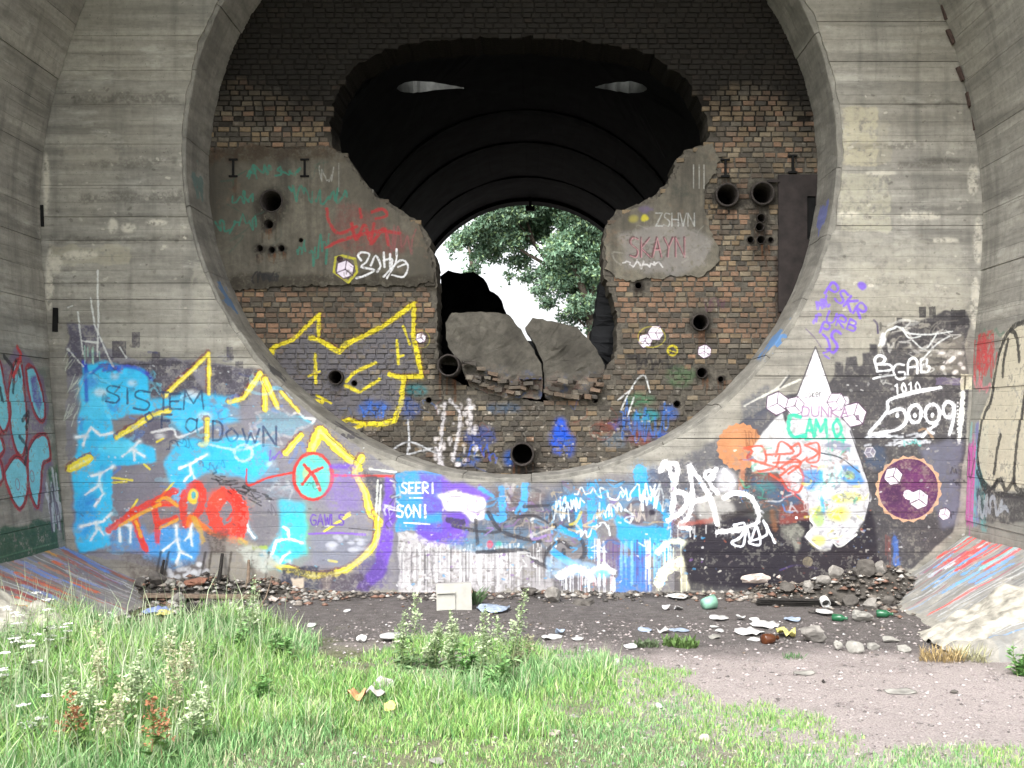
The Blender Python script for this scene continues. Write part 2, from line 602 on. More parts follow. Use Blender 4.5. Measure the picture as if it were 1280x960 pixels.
# ------------------------------------------------------------------ paint on the concrete wall round the opening
def paint_ring():
    K = Canvas(40, 100, 1240, 760, 1.7, 11)
    # limewash patches, bloom and grime high on the concrete
    for x0_, y0_, x1_, y1_, c_, a_ in ((1053, 133, 1096, 206, (196, 188, 160), .6), (1096, 150, 1112, 204, (176, 170, 150), .4), (1050, 216, 1112, 290, (190, 186, 164), .5), (1112, 178, 1150, 212, (150, 146, 140), .4), (1050, 300, 1200, 390, (186, 182, 168), .3), (1060, 330, 1210, 460, (176, 172, 156), .3), (80, 185, 150, 205, (176, 170, 156), .35), (60, 306, 160, 330, (190, 182, 158), .4), (240, 330, 260, 420, (170, 166, 152), .35), (120, 360, 280, 440, (168, 164, 154), .3)):
        K.poly([(x0_, y0_), (x1_, y0_), (x1_, y1_), (x0_, y1_)], c_, a_, 2, 4, .5)
    for x, y, rx, ry in ((195, 278, 14, 4), (160, 284, 10, 6), (140, 282, 6, 10), (205, 308, 5, 2), (100, 318, 22, 6), (70, 330, 8, 12), (1180, 300, 18, 3), (1150, 270, 26, 5), (1100, 216, 20, 3), (1216, 225, 7, 20), (1222, 300, 5, 30), (1218, 380, 6, 34), (62, 350, 6, 40), (58, 230, 4, 40), (1060, 268, 14, 4)):
        K.blob(x, y, rx, ry, (214, 208, 194), .75, 3, .6)
    for x0_, y0_, x1_, y1_ in ((100, 240, 230, 252), (90, 118, 225, 128), (60, 296, 240, 300), (110, 200, 220, 206), (1120, 200, 1200, 206), (1060, 180, 1140, 184), (1130, 128, 1200, 131)):
        K.poly([(x0_, y0_), (x1_, y0_ - 2), (x1_, y1_), (x0_, y1_ + 2)], (78, 74, 68), .55, 3, 4, .6)
    K.grit(60, 110, 240, 440, 150, [(70, 66, 60), (200, 194, 180), (110, 104, 96)], (.6, 2.2), .6)
    K.grit(1050, 110, 1210, 420, 130, [(70, 66, 60), (206, 200, 186), (120, 114, 104)], (.6, 2.2), .6)
    GREY = (126, 124, 134)
    # old grey and violet undercoats, left
    K.poly([(86, 405), (120, 408), (132, 436), (180, 452), (215, 446), (300, 458), (345, 475), (400, 522), (460, 566), (500, 590), (500, 738), (330, 738), (215, 715), (95, 690), (82, 560)], GREY, .92, 2, 2.5, .18)
    K.poly([(84, 405), (122, 409), (130, 440), (150, 455), (120, 470), (84, 470)], (78, 74, 92), .8, 2, 3, .5)
    K.poly([(150, 455), (200, 446), (330, 462), (350, 490), (300, 500), (190, 505)], (72, 68, 82), .85, 3, 3, .45)
    for x, y, w, h in ((165, 415, 10, 19), (140, 426, 18, 21), (190, 440, 10, 8), (189, 449, 19, 20), (283, 433, 9, 17), (172, 455, 14, 12), (214, 451, 12, 12), (294, 451, 10, 9), (268, 458, 22, 20), (232, 462, 12, 14), (305, 470, 14, 12)):
        K.rect(x, y, x + w, y + h, (70, 66, 76), a=.88, soft=.6, warp=.4, mott=.25)
    # cyan
    c = CYA
    K.poly([(102, 455), (126, 452), (180, 462), (188, 500), (196, 518), (140, 522), (143, 540), (195, 558), (196, 575), (142, 582), (138, 680), (96, 690), (90, 600), (99, 540)], c, .97, 3, 3, .12)
    K.poly([(187, 500), (250, 489), (292, 495), (302, 526), (255, 530), (230, 545), (214, 528), (182, 522)], c, .9, 5, 3, .2)
    K.poly([(224, 550), (300, 546), (345, 545), (347, 602), (310, 600), (262, 590), (215, 606), (205, 580)], c, .92, 4, 3, .2)
    K.poly([(215, 600), (240, 592), (236, 620), (218, 628)], c, .8, 4, 3)
    K.poly([(318, 520), (340, 511), (376, 519), (392, 530), (366, 546), (324, 546)], (80, 200, 228), .95, 2, 2)
    K.poly([(347, 622), (380, 628), (382, 692), (350, 706), (330, 695), (352, 668)], (60, 200, 225), .92, 5, 3, .2)
    K.poly([(380, 618), (392, 630), (388, 700), (372, 712), (330, 712), (320, 690), (350, 690)], (130, 205, 130), .55, 5, 3, .3)
    K.poly([(180, 672), (205, 656), (250, 662), (246, 705), (205, 712), (180, 700)], (70, 160, 232), .92, 4, 3, .15)
    K.poly([(134, 660), (182, 655), (188, 690), (140, 690)], (80, 150, 215), .7, 4, 3, .3)
    K.poly([(325, 685), (362, 700), (350, 712), (325, 708)], c, .85, 4, 2)
    K.blob(115, 500, 18, 30, (95, 215, 250), .6, 8)
    K.blob(150, 560, 30, 9, (110, 225, 250), .6, 5)
    K.blob(108, 640, 16, 30, (60, 130, 225), .55, 8)
    for p in ([(104, 452), (112, 466), (130, 456), (148, 462)], [(130, 462), (160, 458), (182, 466), (190, 474)], [(106, 456), (108, 500)]):
        K.stroke(p, 5, (52, 66, 195), .8, 2.5)
    K.blob(112, 478, 9, 8, (70, 90, 220), .5, 5)
    # grey body patches again over the blue
    K.poly([(140, 582), (205, 578), (205, 625), (170, 655), (140, 655)], (127, 124, 136), .95, 2, 1.5, .1)
    K.poly([(188, 520), (214, 522), (225, 540), (200, 555), (165, 552), (150, 546)], (104, 100, 116), .9, 3, 2, .2)
    # lightning
    for p in ([(95, 546), (107, 545), (114, 534), (125, 544), (140, 541)], [(107, 545), (104, 556)], [(174, 551), (165, 561), (153, 570)], [(165, 561), (180, 570)], [(167, 562), (168, 575)],
              [(141, 583), (125, 592), (114, 595)], [(125, 592), (124, 606), (107, 618)], [(124, 606), (129, 617), (118, 632)], [(258, 568), (237, 580), (224, 585)], [(237, 580), (239, 592), (230, 601)], [(239, 588), (243, 598)],
              [(101, 658), (120, 653), (128, 652), (139, 641)], [(120, 653), (121, 663), (113, 675)], [(123, 660), (129, 668)], [(135, 666), (148, 654), (163, 657)], [(149, 655), (150, 676)], [(163, 657), (163, 677)],
              [(220, 657), (221, 674), (204, 688)], [(221, 674), (225, 689), (220, 706)], [(225, 689), (239, 696)], [(239, 655), (238, 667), (240, 682)], [(238, 667), (231, 675)], [(307, 652), (311, 663), (318, 672)],
              [(378, 678), (362, 673), (345, 676), (341, 690), (329, 708)], [(361, 674), (360, 663), (354, 658)], [(362, 690), (354, 695), (350, 703)], [(360, 603), (366, 614), (361, 624)], [(352, 612), (362, 608)], [(330, 690), (335, 700), (362, 700), (364, 712)],
              [(347, 604), (338, 612), (330, 610)], [(350, 700), (338, 690)]):
        K.stroke(p, 5.5, (150, 222, 250), .45, 4, .4, smooth=False)
        K.stroke(p, 2.9, (240, 244, 248), .97, 1.8, .4, smooth=False)
        K.blob(p[0][0], p[0][1], 4, 3, WHT, .5, 3)
    for p in ([(320, 516), (326, 524), (318, 532), (325, 540)], [(322, 516), (335, 511), (345, 516), (352, 511), (362, 519), (372, 515), (380, 522), (393, 524), (385, 532), (372, 536), (366, 546), (352, 543)], [(292, 548), (330, 548), (345, 540), (352, 555)], [(312, 530), (318, 548), (330, 540)], [(190, 540), (215, 536), (222, 546), (240, 540), (262, 530)], [(262, 556), (300, 562), (330, 552)]):
        K.stroke(p, 3, WHT, .8, 2, .3)
    for x, y, r_ in ((165, 478, 6), (125, 490, 8), (143, 470, 5), (240, 492, 9), (256, 520, 9), (200, 545, 7), (345, 555, 7), (350, 610, 8), (340, 580, 7)):
        K.blob(x, y, r_, r_ * .6, WHT, .6, 4)
    K.ring(304, 566, 11, 10, 3.5, WHT, a=.85, soft=1.5)
    for p in ([(113, 372), (118, 405), (141, 458)], [(122, 338), (122, 372), (123, 402), (122, 445)], [(97, 390), (100, 412), (104, 442)], [(103, 426), (122, 428)], [(85, 436), (104, 458)], [(150, 434), (158, 447)], [(85, 384), (90, 382)]):
        K.stroke(p, 2, (225, 228, 226), .75, 1.2, .5, smooth=False)
    for i in range(26):                                     # pale twiggy lines beside the corner
        x, y = K.g.uniform(84, 104), K.g.uniform(438, 520)
        K.stroke([(x, y), (x - K.g.uniform(3, 10), y + K.g.uniform(4, 16))], 1, (196, 204, 190), .6, .8, smooth=False)
    K.drips(100, 130, 436, 22, (170, 215, 195), 6, 1.4, .6)
    K.clutter(100, 460, 200, 690, 20, [(52, 130, 225), (120, 225, 255), (70, 90, 200), (90, 190, 240)], (2, 5), (5, 16), .4)
    K.clutter(200, 480, 400, 620, 26, [(120, 225, 255), (96, 92, 110), (52, 140, 220), (200, 235, 250)], (1.5, 4.5), (5, 18), .4)
    K.clutter(86, 440, 340, 500, 30, [(64, 60, 72), (92, 88, 100), (110, 106, 112), (54, 60, 110)], (1.5, 4), (4, 12), .5)
    # yellow cat outline with dark red edge
    def yel(p, w, smooth=False, a=.97):
        K.stroke([(x - 1, y - 1.4) for x, y in p], w + 2.6, (110, 40, 52), .75, .8, smooth=smooth)
        K.stroke(p, w + .6, YEL, a, 1.4, .2, smooth=smooth)
        K.stroke([(x + .6, y + .4) for x, y in p], w * .3, (250, 240, 150), .7, 1.5, .5, smooth=smooth)
    K.poly([(240, 470), (262, 446), (262, 500), (300, 510), (326, 470), (345, 500), (400, 540), (450, 586), (470, 640), (470, 680), (430, 714), (390, 716), (350, 708), (384, 690), (384, 640), (330, 640), (310, 606), (340, 580), (320, 548)], (134, 132, 144), .8, 3, 3, .12)
    yel([(146, 547), (190, 519), (211, 513)], 6)
    yel([(205, 495), (261, 442), (261, 492)], 4.5)
    yel([(259, 525), (258, 555), (250, 555)], 6)
    yel([(286, 503), (304, 497), (325, 467), (331, 482), (331, 512)], 6)
    yel([(331, 474), (347, 509)], 6)
    yel([(351, 490), (373, 514)], 4)
    yel([(357, 566), (376, 544)], 6)
    yel([(390, 562), (399, 538), (425, 563), (448, 585)], 11)
    yel([(452, 572), (444, 590), (456, 615), (462, 637), (476, 655)], 8, True)
    yel([(472, 648), (470, 675), (453, 697), (426, 714), (394, 719), (361, 711), (336, 703)], 7, True)
    yel([(467, 640), (478, 652)], 3)
    yel([(88, 585), (112, 573)], 9)
    for p in ([(140, 597), (165, 600)], [(140, 603), (158, 602)], [(162, 640), (172, 624)], [(200, 622), (217, 603)], [(410, 700), (421, 702)], [(405, 664), (437, 643)], [(180, 580), (187, 586)], [(196, 552), (204, 548)], [(430, 645), (437, 640)]):
        K.stroke(p, 2.6, YEL, .9, 1, smooth=False)
    for i in range(9):
        K.stroke([(408 + i * 5, 543 + i * 4.4), (412 + i * 5, 547 + i * 4.2)], 1.2, (90, 84, 40), .8, .6, smooth=False)
    # navy lettering: SISTEM OF A DOWN
    N_ = (42, 62, 100)
    for ch, x, y, w, h in (('S', 132, 482, 18, 21), ('I', 157, 486, 4, 18), ('S', 167, 488, 21, 24), ('T', 198, 490, 12, 22), ('E', 212, 492, 14, 19), ('M', 229, 488, 25, 23), ('O', 181, 515, 11, 12), ('F', 202, 518, 12, 16), ('a', 232, 522, 15, 18), ('D', 266, 526, 12, 24), ('O', 282, 535, 16, 17), ('W', 303, 536, 21, 17), ('N', 329, 533, 16, 24)):
        K.text(ch, x, y, w, h, 2.6, N_, a=.85, rough=.3)
    # red TERO
    for p, w in (([(137, 662), (166, 640), (218, 613)], 9), ([(166, 641), (174, 668), (182, 686)], 8), ([(192, 630), (196, 652), (197, 676)], 8), ([(193, 631), (218, 628)], 7), ([(196, 655), (220, 646)], 6)):
        K.stroke(p, w, RED, .96, 2)
    for p in ([(150, 657), (170, 645), (200, 630)], [(196, 627), (208, 622), (222, 632)], [(200, 660), (222, 649)], [(170, 652), (176, 670)]):
        K.stroke(p, 4, (238, 170, 50), .9, 1.6)
    K.stroke([(231, 655), (229, 626), (241, 605), (253, 614), (250, 636), (240, 648)], 10, RED, .96, 2)
    K.stroke([(236, 655), (240, 646), (262, 664), (300, 677)], 7, (240, 120, 40), .95, 2)
    K.stroke([(242, 648), (250, 664), (253, 676)], 7, (205, 168, 70), .85, 2)
    K.blob(241, 620, 7, 10, (250, 205, 60), .95, 2, 0)
    K.blob(242, 619, 3.5, 5, (70, 175, 190), .95, 1.5, 0)
    K.ring(283, 640, 17, 22, 17, (228, 64, 44), a=.97, soft=2)
    K.stroke([(290, 616), (304, 640), (300, 668)], 11, (232, 52, 40), .97, 2)
    K.blob(270, 622, 10, 10, (236, 86, 62), .7, 4)
    K.stroke([(283, 622), (292, 636), (284, 650)], 3, (222, 60, 50), .9, 1)
    K.stroke([(300, 676), (316, 684), (332, 684)], 5, (170, 200, 70), .8, 2)
    K.stroke([(300, 674), (312, 681)], 4, (240, 180, 50), .9, 2)
    # black smears
    for i in range(40):
        x, y = 268 + i * 1.5 + K.g.uniform(-8, 8), 598 + i * .62 + K.g.uniform(-7, 7)
        K.stroke([(x, y), (x + K.g.uniform(3, 12), y + K.g.uniform(-3, 5))], K.g.uniform(1, 3), BLK, .75, 1, .4, smooth=False)
    K.scrib(208, 547, 240, 562, 9, 1.6, NAVY)
    K.scrib(250, 574, 285, 592, 9, 1.7, (40, 66, 120))
    K.scrib(335, 628, 375, 645, 8, 1.2, (60, 60, 70), .6)
    K.poly([(347, 622), (380, 628), (382, 692), (350, 706), (330, 695), (352, 668)], (60, 200, 225), .8, 5, 3, .2)
    K.poly([(225, 550), (300, 548), (338, 560), (320, 590), (262, 590), (225, 600)], CYA, .5, 6, 4, .3)
    for p in ([(378, 678), (362, 673), (345, 676), (341, 690), (329, 708)], [(361, 674), (360, 663), (354, 658)], [(362, 690), (354, 695), (350, 703)], [(258, 568), (237, 580), (224, 585)], [(237, 580), (239, 592), (230, 601)]):
        K.stroke(p, 2.9, (240, 244, 248), .95, 1.6, .4, smooth=False)
    # turquoise face in a red ring
    K.disc(391, 595, 23, 28, (96, 208, 196))
    K.blob(383, 592, 5, 8, (210, 226, 120), .7, 2)
    K.ring(391, 595, 24, 29, 4, (205, 52, 48), soft=1)
    K.stroke([(380, 581), (393, 596), (400, 612)], 4.4, (205, 50, 50))
    K.stroke([(378, 605), (388, 592), (403, 584)], 3.6, (205, 50, 50))
    K.scrib(384, 600, 396, 612, 5, 1, (40, 110, 110))
    K.stroke([(308, 586), (310, 606), (335, 597), (367, 590)], 3, (215, 50, 42))
    K.stroke([(415, 594), (502, 595)], 3, (215, 60, 48))
    K.scrib(338, 560, 356, 580, 5, 2, PUR, .7)
    # violet haze and writing
    K.blob(430, 615, 22, 32, (140, 112, 198), .55, 10, .4)
    K.blob(428, 583, 18, 4, PUR, .8, 3)
    K.text('GAWLS', 388, 643, 7, 13, 1.8, (100, 66, 170), .25)
    K.stroke([(386, 667), (420, 666), (456, 668)], 2.6, (130, 84, 200), .9)
    K.stroke([(436, 660), (470, 663)], 1.2, BLK, .7)
    for i in range(24):
        K.blob(K.g.uniform(412, 458), K.g.uniform(670, 688), K.g.uniform(3, 7), K.g.uniform(2, 3.5), (215, 215, 226), .55, 2)
    K.poly([(390, 670), (465, 668), (462, 700), (430, 708), (392, 705)], (128, 140, 160), .35, 3, 2)
    K.poly([(481, 596), (497, 600), (494, 650), (490, 690), (478, 722), (460, 738), (446, 735), (468, 700), (477, 660)], (112, 72, 192), .93, 2.5, 2, .12)
    K.poly([(452, 588), (470, 592), (482, 600), (476, 640), (466, 622)], (68, 66, 76), .8, 3, 3, .3)
    for p in ([(462, 586), (495, 590)], [(472, 600), (470, 640)], [(476, 606), (473, 650)], [(488, 600), (502, 606)], [(492, 606), (500, 622)]):
        K.stroke(p, 2.4, (222, 226, 220), .8, 1, .5)
    K.poly([(446, 700), (480, 690), (488, 738), (440, 738)], (84, 66, 130), .6, 6, 4, .5)
    # many old coats between the cat and the black corner
    K.poly([(490, 592), (560, 600), (640, 606), (720, 600), (790, 590), (840, 580), (880, 600), (880, 738), (495, 738)], (112, 110, 118), .8, 4, 4, .25)
    for x, y, rx, ry, c_, a_ in ((600, 640, 40, 22, (84, 92, 116), .7), (660, 650, 40, 30, (96, 92, 98), .8), (625, 670, 50, 14, (84, 120, 150), .6), (700, 640, 26, 30, (70, 90, 120), .7), (760, 620, 50, 18, (78, 130, 170), .7), (690, 700, 40, 24, (120, 116, 118), .7), (640, 622, 40, 12, (110, 90, 86), .6), (820, 610, 26, 26, (60, 84, 120), .7), (840, 660, 22, 30, (70, 64, 84), .7), (580, 690, 60, 18, (150, 146, 152), .6), (540, 720, 40, 14, (176, 172, 174), .5), (730, 720, 40, 14, (110, 104, 112), .6)):
        K.blob(x, y, rx, ry, c_, a_, 6, .4)
    K.clutter(560, 604, 870, 700, 60, [(60, 62, 74), (90, 150, 190), (150, 140, 136), (130, 96, 150), (74, 78, 90), (186, 182, 180), (60, 110, 150), (120, 84, 70)], (1.5, 5), (6, 22), .55)
    # SEERI SONI block
    K.rect(495, 590, 552, 664, (52, 150, 205), a=.93, soft=2, warp=2, mott=.12)
    K.poly([(525, 592), (556, 596), (556, 640), (528, 640)], (112, 78, 196), .85, 4, 3, .2)
    K.poly([(520, 655), (560, 650), (585, 668), (580, 682), (540, 682), (518, 672)], (106, 70, 196), .9, 4, 3, .2)
    K.poly([(548, 598), (590, 606), (612, 614), (608, 628), (560, 616)], (118, 82, 200), .9, 4, 3)
    K.poly([(552, 640), (580, 636), (590, 664), (560, 672)], (112, 76, 196), .9, 5, 3, .2)
    K.poly([(548, 618), (572, 612), (590, 622), (606, 622), (606, 646), (590, 652), (576, 638), (556, 636)], (240, 236, 246), .96, 2.5, 3)
    K.text('SEERI', 502, 603, 6.4, 13, 1.9, (240, 244, 250), .38, rough=.2)
    K.stroke([(512, 622), (528, 622)], 1.5, WHT)
    K.text('SONI', 496, 631, 8, 15, 2.6, (244, 246, 250), .3)
    K.stroke([(505, 653), (537, 655)], 1.8, WHT)
    # whitewash running down
    K.poly([(497, 664), (516, 667), (560, 680), (600, 688), (640, 688), (668, 694), (690, 704), (690, 738), (497, 742)], (206, 203, 206), .8, 2, 3, .6)
    K.drips(498, 690, 682, 54, (222, 222, 224), 60, 2.0, .75)
    K.drips(498, 690, 686, 50, (96, 92, 96), 40, 1.5, .6)
    K.drips(498, 560, 690, 45, (74, 70, 76), 22, 1.4, .55)
    K.poly([(640, 690), (690, 688), (735, 700), (735, 738), (640, 738)], (96, 92, 92), .35, 6, 4, .5)
    # blue strokes at the middle
    for p, w in (([(627, 612), (628, 648)], 10), ([(656, 604), (655, 636)], 8), ([(645, 640), (654, 622)], 4), ([(610, 645), (628, 650)], 8), ([(600, 610), (616, 620)], 5)):
        K.stroke(p, w, (62, 160, 222), .85, 2, .3)
    K.poly([(560, 672), (660, 678), (660, 690), (560, 688)], (70, 130, 165), .6, 3, 3, .4)
    K.blob(612, 680, 4, 5, (205, 60, 90), .8, 1.5)
    K.blob(623, 680, 4, 5, (70, 170, 160), .8, 1.5)
    K.scrib(640, 640, 690, 680, 12, 2, (150, 140, 130), .7)
    # black bird-like tag
    D_ = (52, 50, 58)
    for p, w in (([(566, 657), (600, 664), (624, 664), (632, 652), (664, 644), (690, 657)], 4), ([(594, 650), (597, 680)], 4.5), ([(610, 640), (624, 661), (650, 672), (675, 676)], 5), ([(596, 690), (630, 688), (656, 688), (668, 700), (690, 712)], 5), ([(690, 640), (700, 632), (714, 634), (721, 645), (713, 658), (697, 658), (688, 647), (690, 640)], 5),
                 ([(690, 657), (712, 664), (727, 676), (730, 692), (718, 708), (704, 714)], 6), ([(680, 704), (684, 688), (700, 676), (712, 684)], 4.5), ([(704, 687), (705, 734)], 5), ([(655, 633), (690, 631)], 4), ([(560, 650), (578, 652)], 8)):
        K.stroke(p, w, D_, .9, 1.4, .2)
    # blue cluster right of it
    B_ = (46, 160, 220)
    K.poly([(770, 640), (786, 655), (832, 658), (834, 690), (800, 696), (768, 672)], B_, .95, 3, 3, .1)
    for p, w in (([(738, 607), (740, 650), (740, 694)], 11), ([(694, 632), (712, 622), (726, 628)], 10), ([(722, 640), (724, 664)], 8), ([(800, 590), (802, 612)], 17), ([(752, 622), (756, 645), (764, 640)], 9), ([(833, 630), (834, 694)], 11), ([(776, 618), (812, 616)], 8), ([(700, 660), (724, 672)], 7), ([(812, 622), (830, 640)], 8), ([(692, 690), (726, 712)], 8)):
        K.stroke(p, w, B_, .92, 2, .2)
    K.poly([(768, 696), (812, 690), (812, 738), (770, 738)], (60, 130, 215), .85, 3, 4, .35)
    K.poly([(740, 676), (770, 672), (772, 712), (742, 712)], (120, 100, 130), .6, 4, 3, .4)
    K.poly([(682, 694), (742, 705), (742, 720), (684, 722)], (150, 186, 220), .7, 3, 4, .3)
    for x0_, col in ((742, (215, 215, 225)), (758, (96, 80, 130)), (775, (130, 190, 235)), (792, (84, 70, 140)), (806, (220, 220, 228)), (818, (100, 180, 230))):
        K.drips(x0_, x0_ + 16, 676, 56, col, 9, 1.7, .75)
    K.ring(796, 640, 12, 13, 4, (92, 86, 96), soft=1.5)
    K.scrib(786, 626, 808, 652, 9, 1.6, (200, 190, 180), .7)
    K.blob(814, 640, 4, 4, (36, 30, 50), .9, 2)
    K.stroke([(712, 655), (720, 652), (726, 640)], 3.5, (205, 190, 70), .8)
    for xa, ya, xb, yb in ((718, 606, 778, 624), (700, 618, 730, 640), (745, 622, 780, 648), (776, 604, 830, 626), (800, 602, 832, 640), (722, 652, 765, 672), (690, 625, 712, 655)):
        K.scrib(xa, ya, xb, yb, 9, 2, (226, 236, 242), .8)
    K.scrib(718, 608, 745, 620, 6, 1.6, (180, 130, 90), .7)
    for p in ([(700, 720), (716, 711), (730, 714), (740, 722)], [(738, 716), (752, 709), (766, 714)]):
        K.stroke(p, 10, (232, 240, 246), .9, 2.5)
    K.blob(752, 716, 10, 6, (110, 205, 240), .8, 4)
    K.drips(698, 768, 720, 24, (226, 228, 236), 26, 1.8)
    K.drips(725, 766, 716, 24, (190, 110, 110), 7, 1.2, .6)
    K.stroke([(822, 690), (835, 678), (850, 676), (860, 682)], 8, (222, 226, 200), .9, 2)
    K.drips(826, 860, 682, 34, (216, 220, 196), 12, 1.8)
    K.stroke([(823, 728), (830, 716), (842, 706), (862, 700), (884, 699), (906, 708)], 13, (226, 224, 194), .97, 1.5)
    K.poly([(850, 702), (890, 700), (900, 710), (880, 736), (850, 738)], (206, 202, 170), .65, 3, 2, .3)
    K.drips(850, 904, 706, 32, (228, 226, 198), 24, 1.8, .9)
    K.drips(820, 834, 720, 16, (226, 224, 194), 6, 2.4, .9)
    K.rect(842, 716, 851, 738, (70, 64, 64), a=.7, warp=2)
    # ---- right half: charcoal undercoat with a stepped skyline
    CH = (60, 58, 64)
    K.poly([(1043, 470), (1043, 452), (1054, 452), (1055, 468), (1058, 445), (1070, 445), (1071, 458), (1077, 457), (1077, 441), (1086, 440), (1086, 429), (1096, 429), (1097, 446), (1110, 418), (1120, 402), (1150, 402), (1180, 388), (1208, 390), (1213, 402), (1206, 430), (1211, 470), (1206, 560), (1197, 640), (1190, 664), (1110, 738), (960, 738), (862, 738), (852, 690), (880, 640), (896, 560), (905, 540), (950, 512), (985, 492), (1030, 486)], CH, .94, 1.2, 1.2, .12)
    K.poly([(820, 592), (862, 566), (905, 545), (940, 520), (965, 500), (985, 492), (985, 520), (930, 560), (900, 600), (860, 640), (830, 640)], (86, 86, 94), .85, 4, 4, .25)
    K.poly([(925, 500), (960, 482), (975, 500), (950, 520), (925, 535)], (70, 74, 88), .7, 4, 4, .4)
    K.poly([(870, 640), (960, 650), (1010, 640), (1090, 640), (1100, 720), (1000, 738), (862, 730), (852, 690)], (33, 29, 40), .97, 4, 3, .0)
    for x, y, w, h in ((1148, 383, 9, 14), (1161, 383, 8, 14), (1188, 387, 18, 22), (1120, 397, 8, 14), (1204, 398, 7, 8), (1150, 402, 20, 10)):
        K.rect(x, y, x + w, y + h, (52, 50, 54), a=.92, soft=.6, warp=.6, mott=.15)
    for i in range(46):                                     # scratchy grey-beige over the top of the charcoal
        x, y = K.g.uniform(1108, 1204), K.g.uniform(404, 474)
        K.stroke([(x, y), (x + K.g.uniform(-12, 14), y + K.g.uniform(-9, 9)), (x + K.g.uniform(-12, 14), y + K.g.uniform(-9, 9))], K.g.uniform(1, 4), ((160, 156, 146), (120, 116, 112), (44, 42, 48), (200, 198, 192))[i % 4], .6, 1.5, .4)
    K.poly([(1150, 440), (1205, 415), (1210, 470), (1160, 468)], (150, 146, 134), .55, 3, 5, .4)
    for p in ([(1098, 432), (1108, 414), (1118, 410)], [(1112, 412), (1120, 408), (1128, 412), (1136, 422), (1150, 420)], [(1140, 425), (1156, 436), (1172, 415)], [(1128, 410), (1134, 416), (1160, 418), (1190, 414)], [(1152, 450), (1170, 430), (1186, 420)]):
        K.stroke(p, 2, (222, 226, 226), .85, 1, .3)
    K.blob(1103, 424, 4, 9, WHT, .8, 2)
    for i in range(14):
        K.blob(K.g.uniform(1174, 1204), K.g.uniform(440, 470), 3, 2.4, (236, 232, 228), .8, 1.5)
    K.rect(1168, 472, 1204, 480, (110, 100, 126), a=.7, warp=2)
    # white tags at the far right
    t_ = (240, 242, 246)
    for p, w in (([(1096, 463), (1093, 449), (1099, 444), (1106, 448), (1102, 454), (1097, 455)], 3), ([(1097, 455), (1112, 456), (1113, 462), (1096, 464)], 3), ([(1129, 456), (1121, 455), (1116, 462), (1121, 473), (1130, 472), (1130, 465), (1123, 465)], 2.8), ([(1134, 468), (1135, 452), (1141, 447), (1146, 452), (1146, 466)], 2.8), ([(1135, 459), (1146, 458)], 2.4), ([(1151, 464), (1151, 449), (1158, 449), (1157, 455), (1152, 456), (1161, 458), (1159, 464), (1151, 465)], 2.6), ([(1091, 473), (1103, 470), (1116, 469)], 2.6), ([(1122, 494), (1150, 487), (1175, 484)], 2.6)):
        K.stroke(p, w, t_, .96, .8, .12)
    K.text('1010', 1117, 480, 6, 12, 2, t_, .45, -.1)
    for p in ([(1175, 484), (1140, 491), (1111, 500), (1109, 512), (1098, 527), (1086, 542), (1104, 540), (1122, 536), (1132, 526), (1130, 514), (1122, 511), (1110, 516)], [(1192, 507), (1191, 524), (1186, 543)], [(1170, 530), (1160, 538), (1166, 541)], [(1160, 536), (1152, 546)]):
        K.stroke(p, 4, t_, .97, .9, .12)
    K.ring(1143, 517, 8, 11, 4, t_)
    K.ring(1165, 517, 9, 12, 4, t_)
    K.ring(1185, 512, 7, 10, 4, t_)
    for x in (1121, 1143, 1165, 1186):
        K.blob(x, 519, 2.4, 3.4, t_, .9, 1)
    for i in range(26):
        x, y = K.g.uniform(1080, 1150), K.g.uniform(543, 557)
        K.stroke([(x, y), (x + K.g.uniform(6, 16), y - K.g.uniform(0, 4))], 2.4, (222, 226, 234), .65, 2, .5)
    K.scrib(1130, 548, 1150, 558, 6, 2, (90, 180, 175), .7)
    K.stroke([(1148, 538), (1156, 536), (1166, 548)], 3, (170, 140, 110), .7)
    for i in range(9):
        K.blob(1196.5, 503 + i * 4.6, 1.2, 1.2, WHT, .8, .8, 0)
    K.stroke([(1203, 490), (1201, 520), (1198, 552)], 6, (240, 240, 234), .95, 1)
    K.rect(1200, 467, 1216, 487, (222, 216, 190), a=.85, warp=1.5, mott=.3)
    K.stroke([(1206, 470), (1205, 486)], 2, (60, 54, 40))
    K.poly([(1150, 560), (1200, 545), (1198, 650), (1175, 660), (1160, 600)], (120, 122, 142), .6, 5, 4, .35)
    for x, y in ((1192, 585), (1196, 604), (1190, 642)):
        K.scrib(x - 4, y - 5, x + 5, y + 6, 3, 1.6, (50, 48, 56))
    # purple running text
    PU = (120, 88, 205)
    K.text('PSKR', 1040, 353, 11, 16, 3, PU, .3, .62)
    K.stroke([(1092, 400), (1096, 405), (1097, 416)], 2.2, (70, 60, 90))
    K.text('URB', 1036, 389, 10, 13, 2.8, PU, .4, .35)
    K.text('S', 1040, 412, 12, 27, 3.4, PU, .4, .25)
    K.text('P', 1030, 402, 9, 14, 2.8, PU, .4, .4)
    K.blob(1077, 357, 6, 5, PU, .9, 2, 0)
    K.scrib(1020, 368, 1036, 388, 9, 2.6, PU, .85)
    K.scrib(1016, 390, 1026, 404, 6, 2.2, PU, .8)
    K.stroke([(1028, 418), (1034, 424), (1037, 437), (1029, 441)], 2.8, PU)
    K.stroke([(1030, 444), (1036, 448)], 2.8, PU)
    K.stroke([(1007, 411), (1018, 422), (1026, 434)], 1.6, (100, 84, 120), .8)
    for p in ([(930, 507), (955, 494), (1000, 474)], [(952, 496), (972, 484), (984, 470)]):
        K.stroke(p, 2.6, (210, 208, 200), .8, 1.5)
    K.stroke([(975, 484), (986, 470)], 3, (60, 60, 66), .8, 1.5)
    # white gnome: cone hat, cubes, body
    WG = (238, 236, 240)
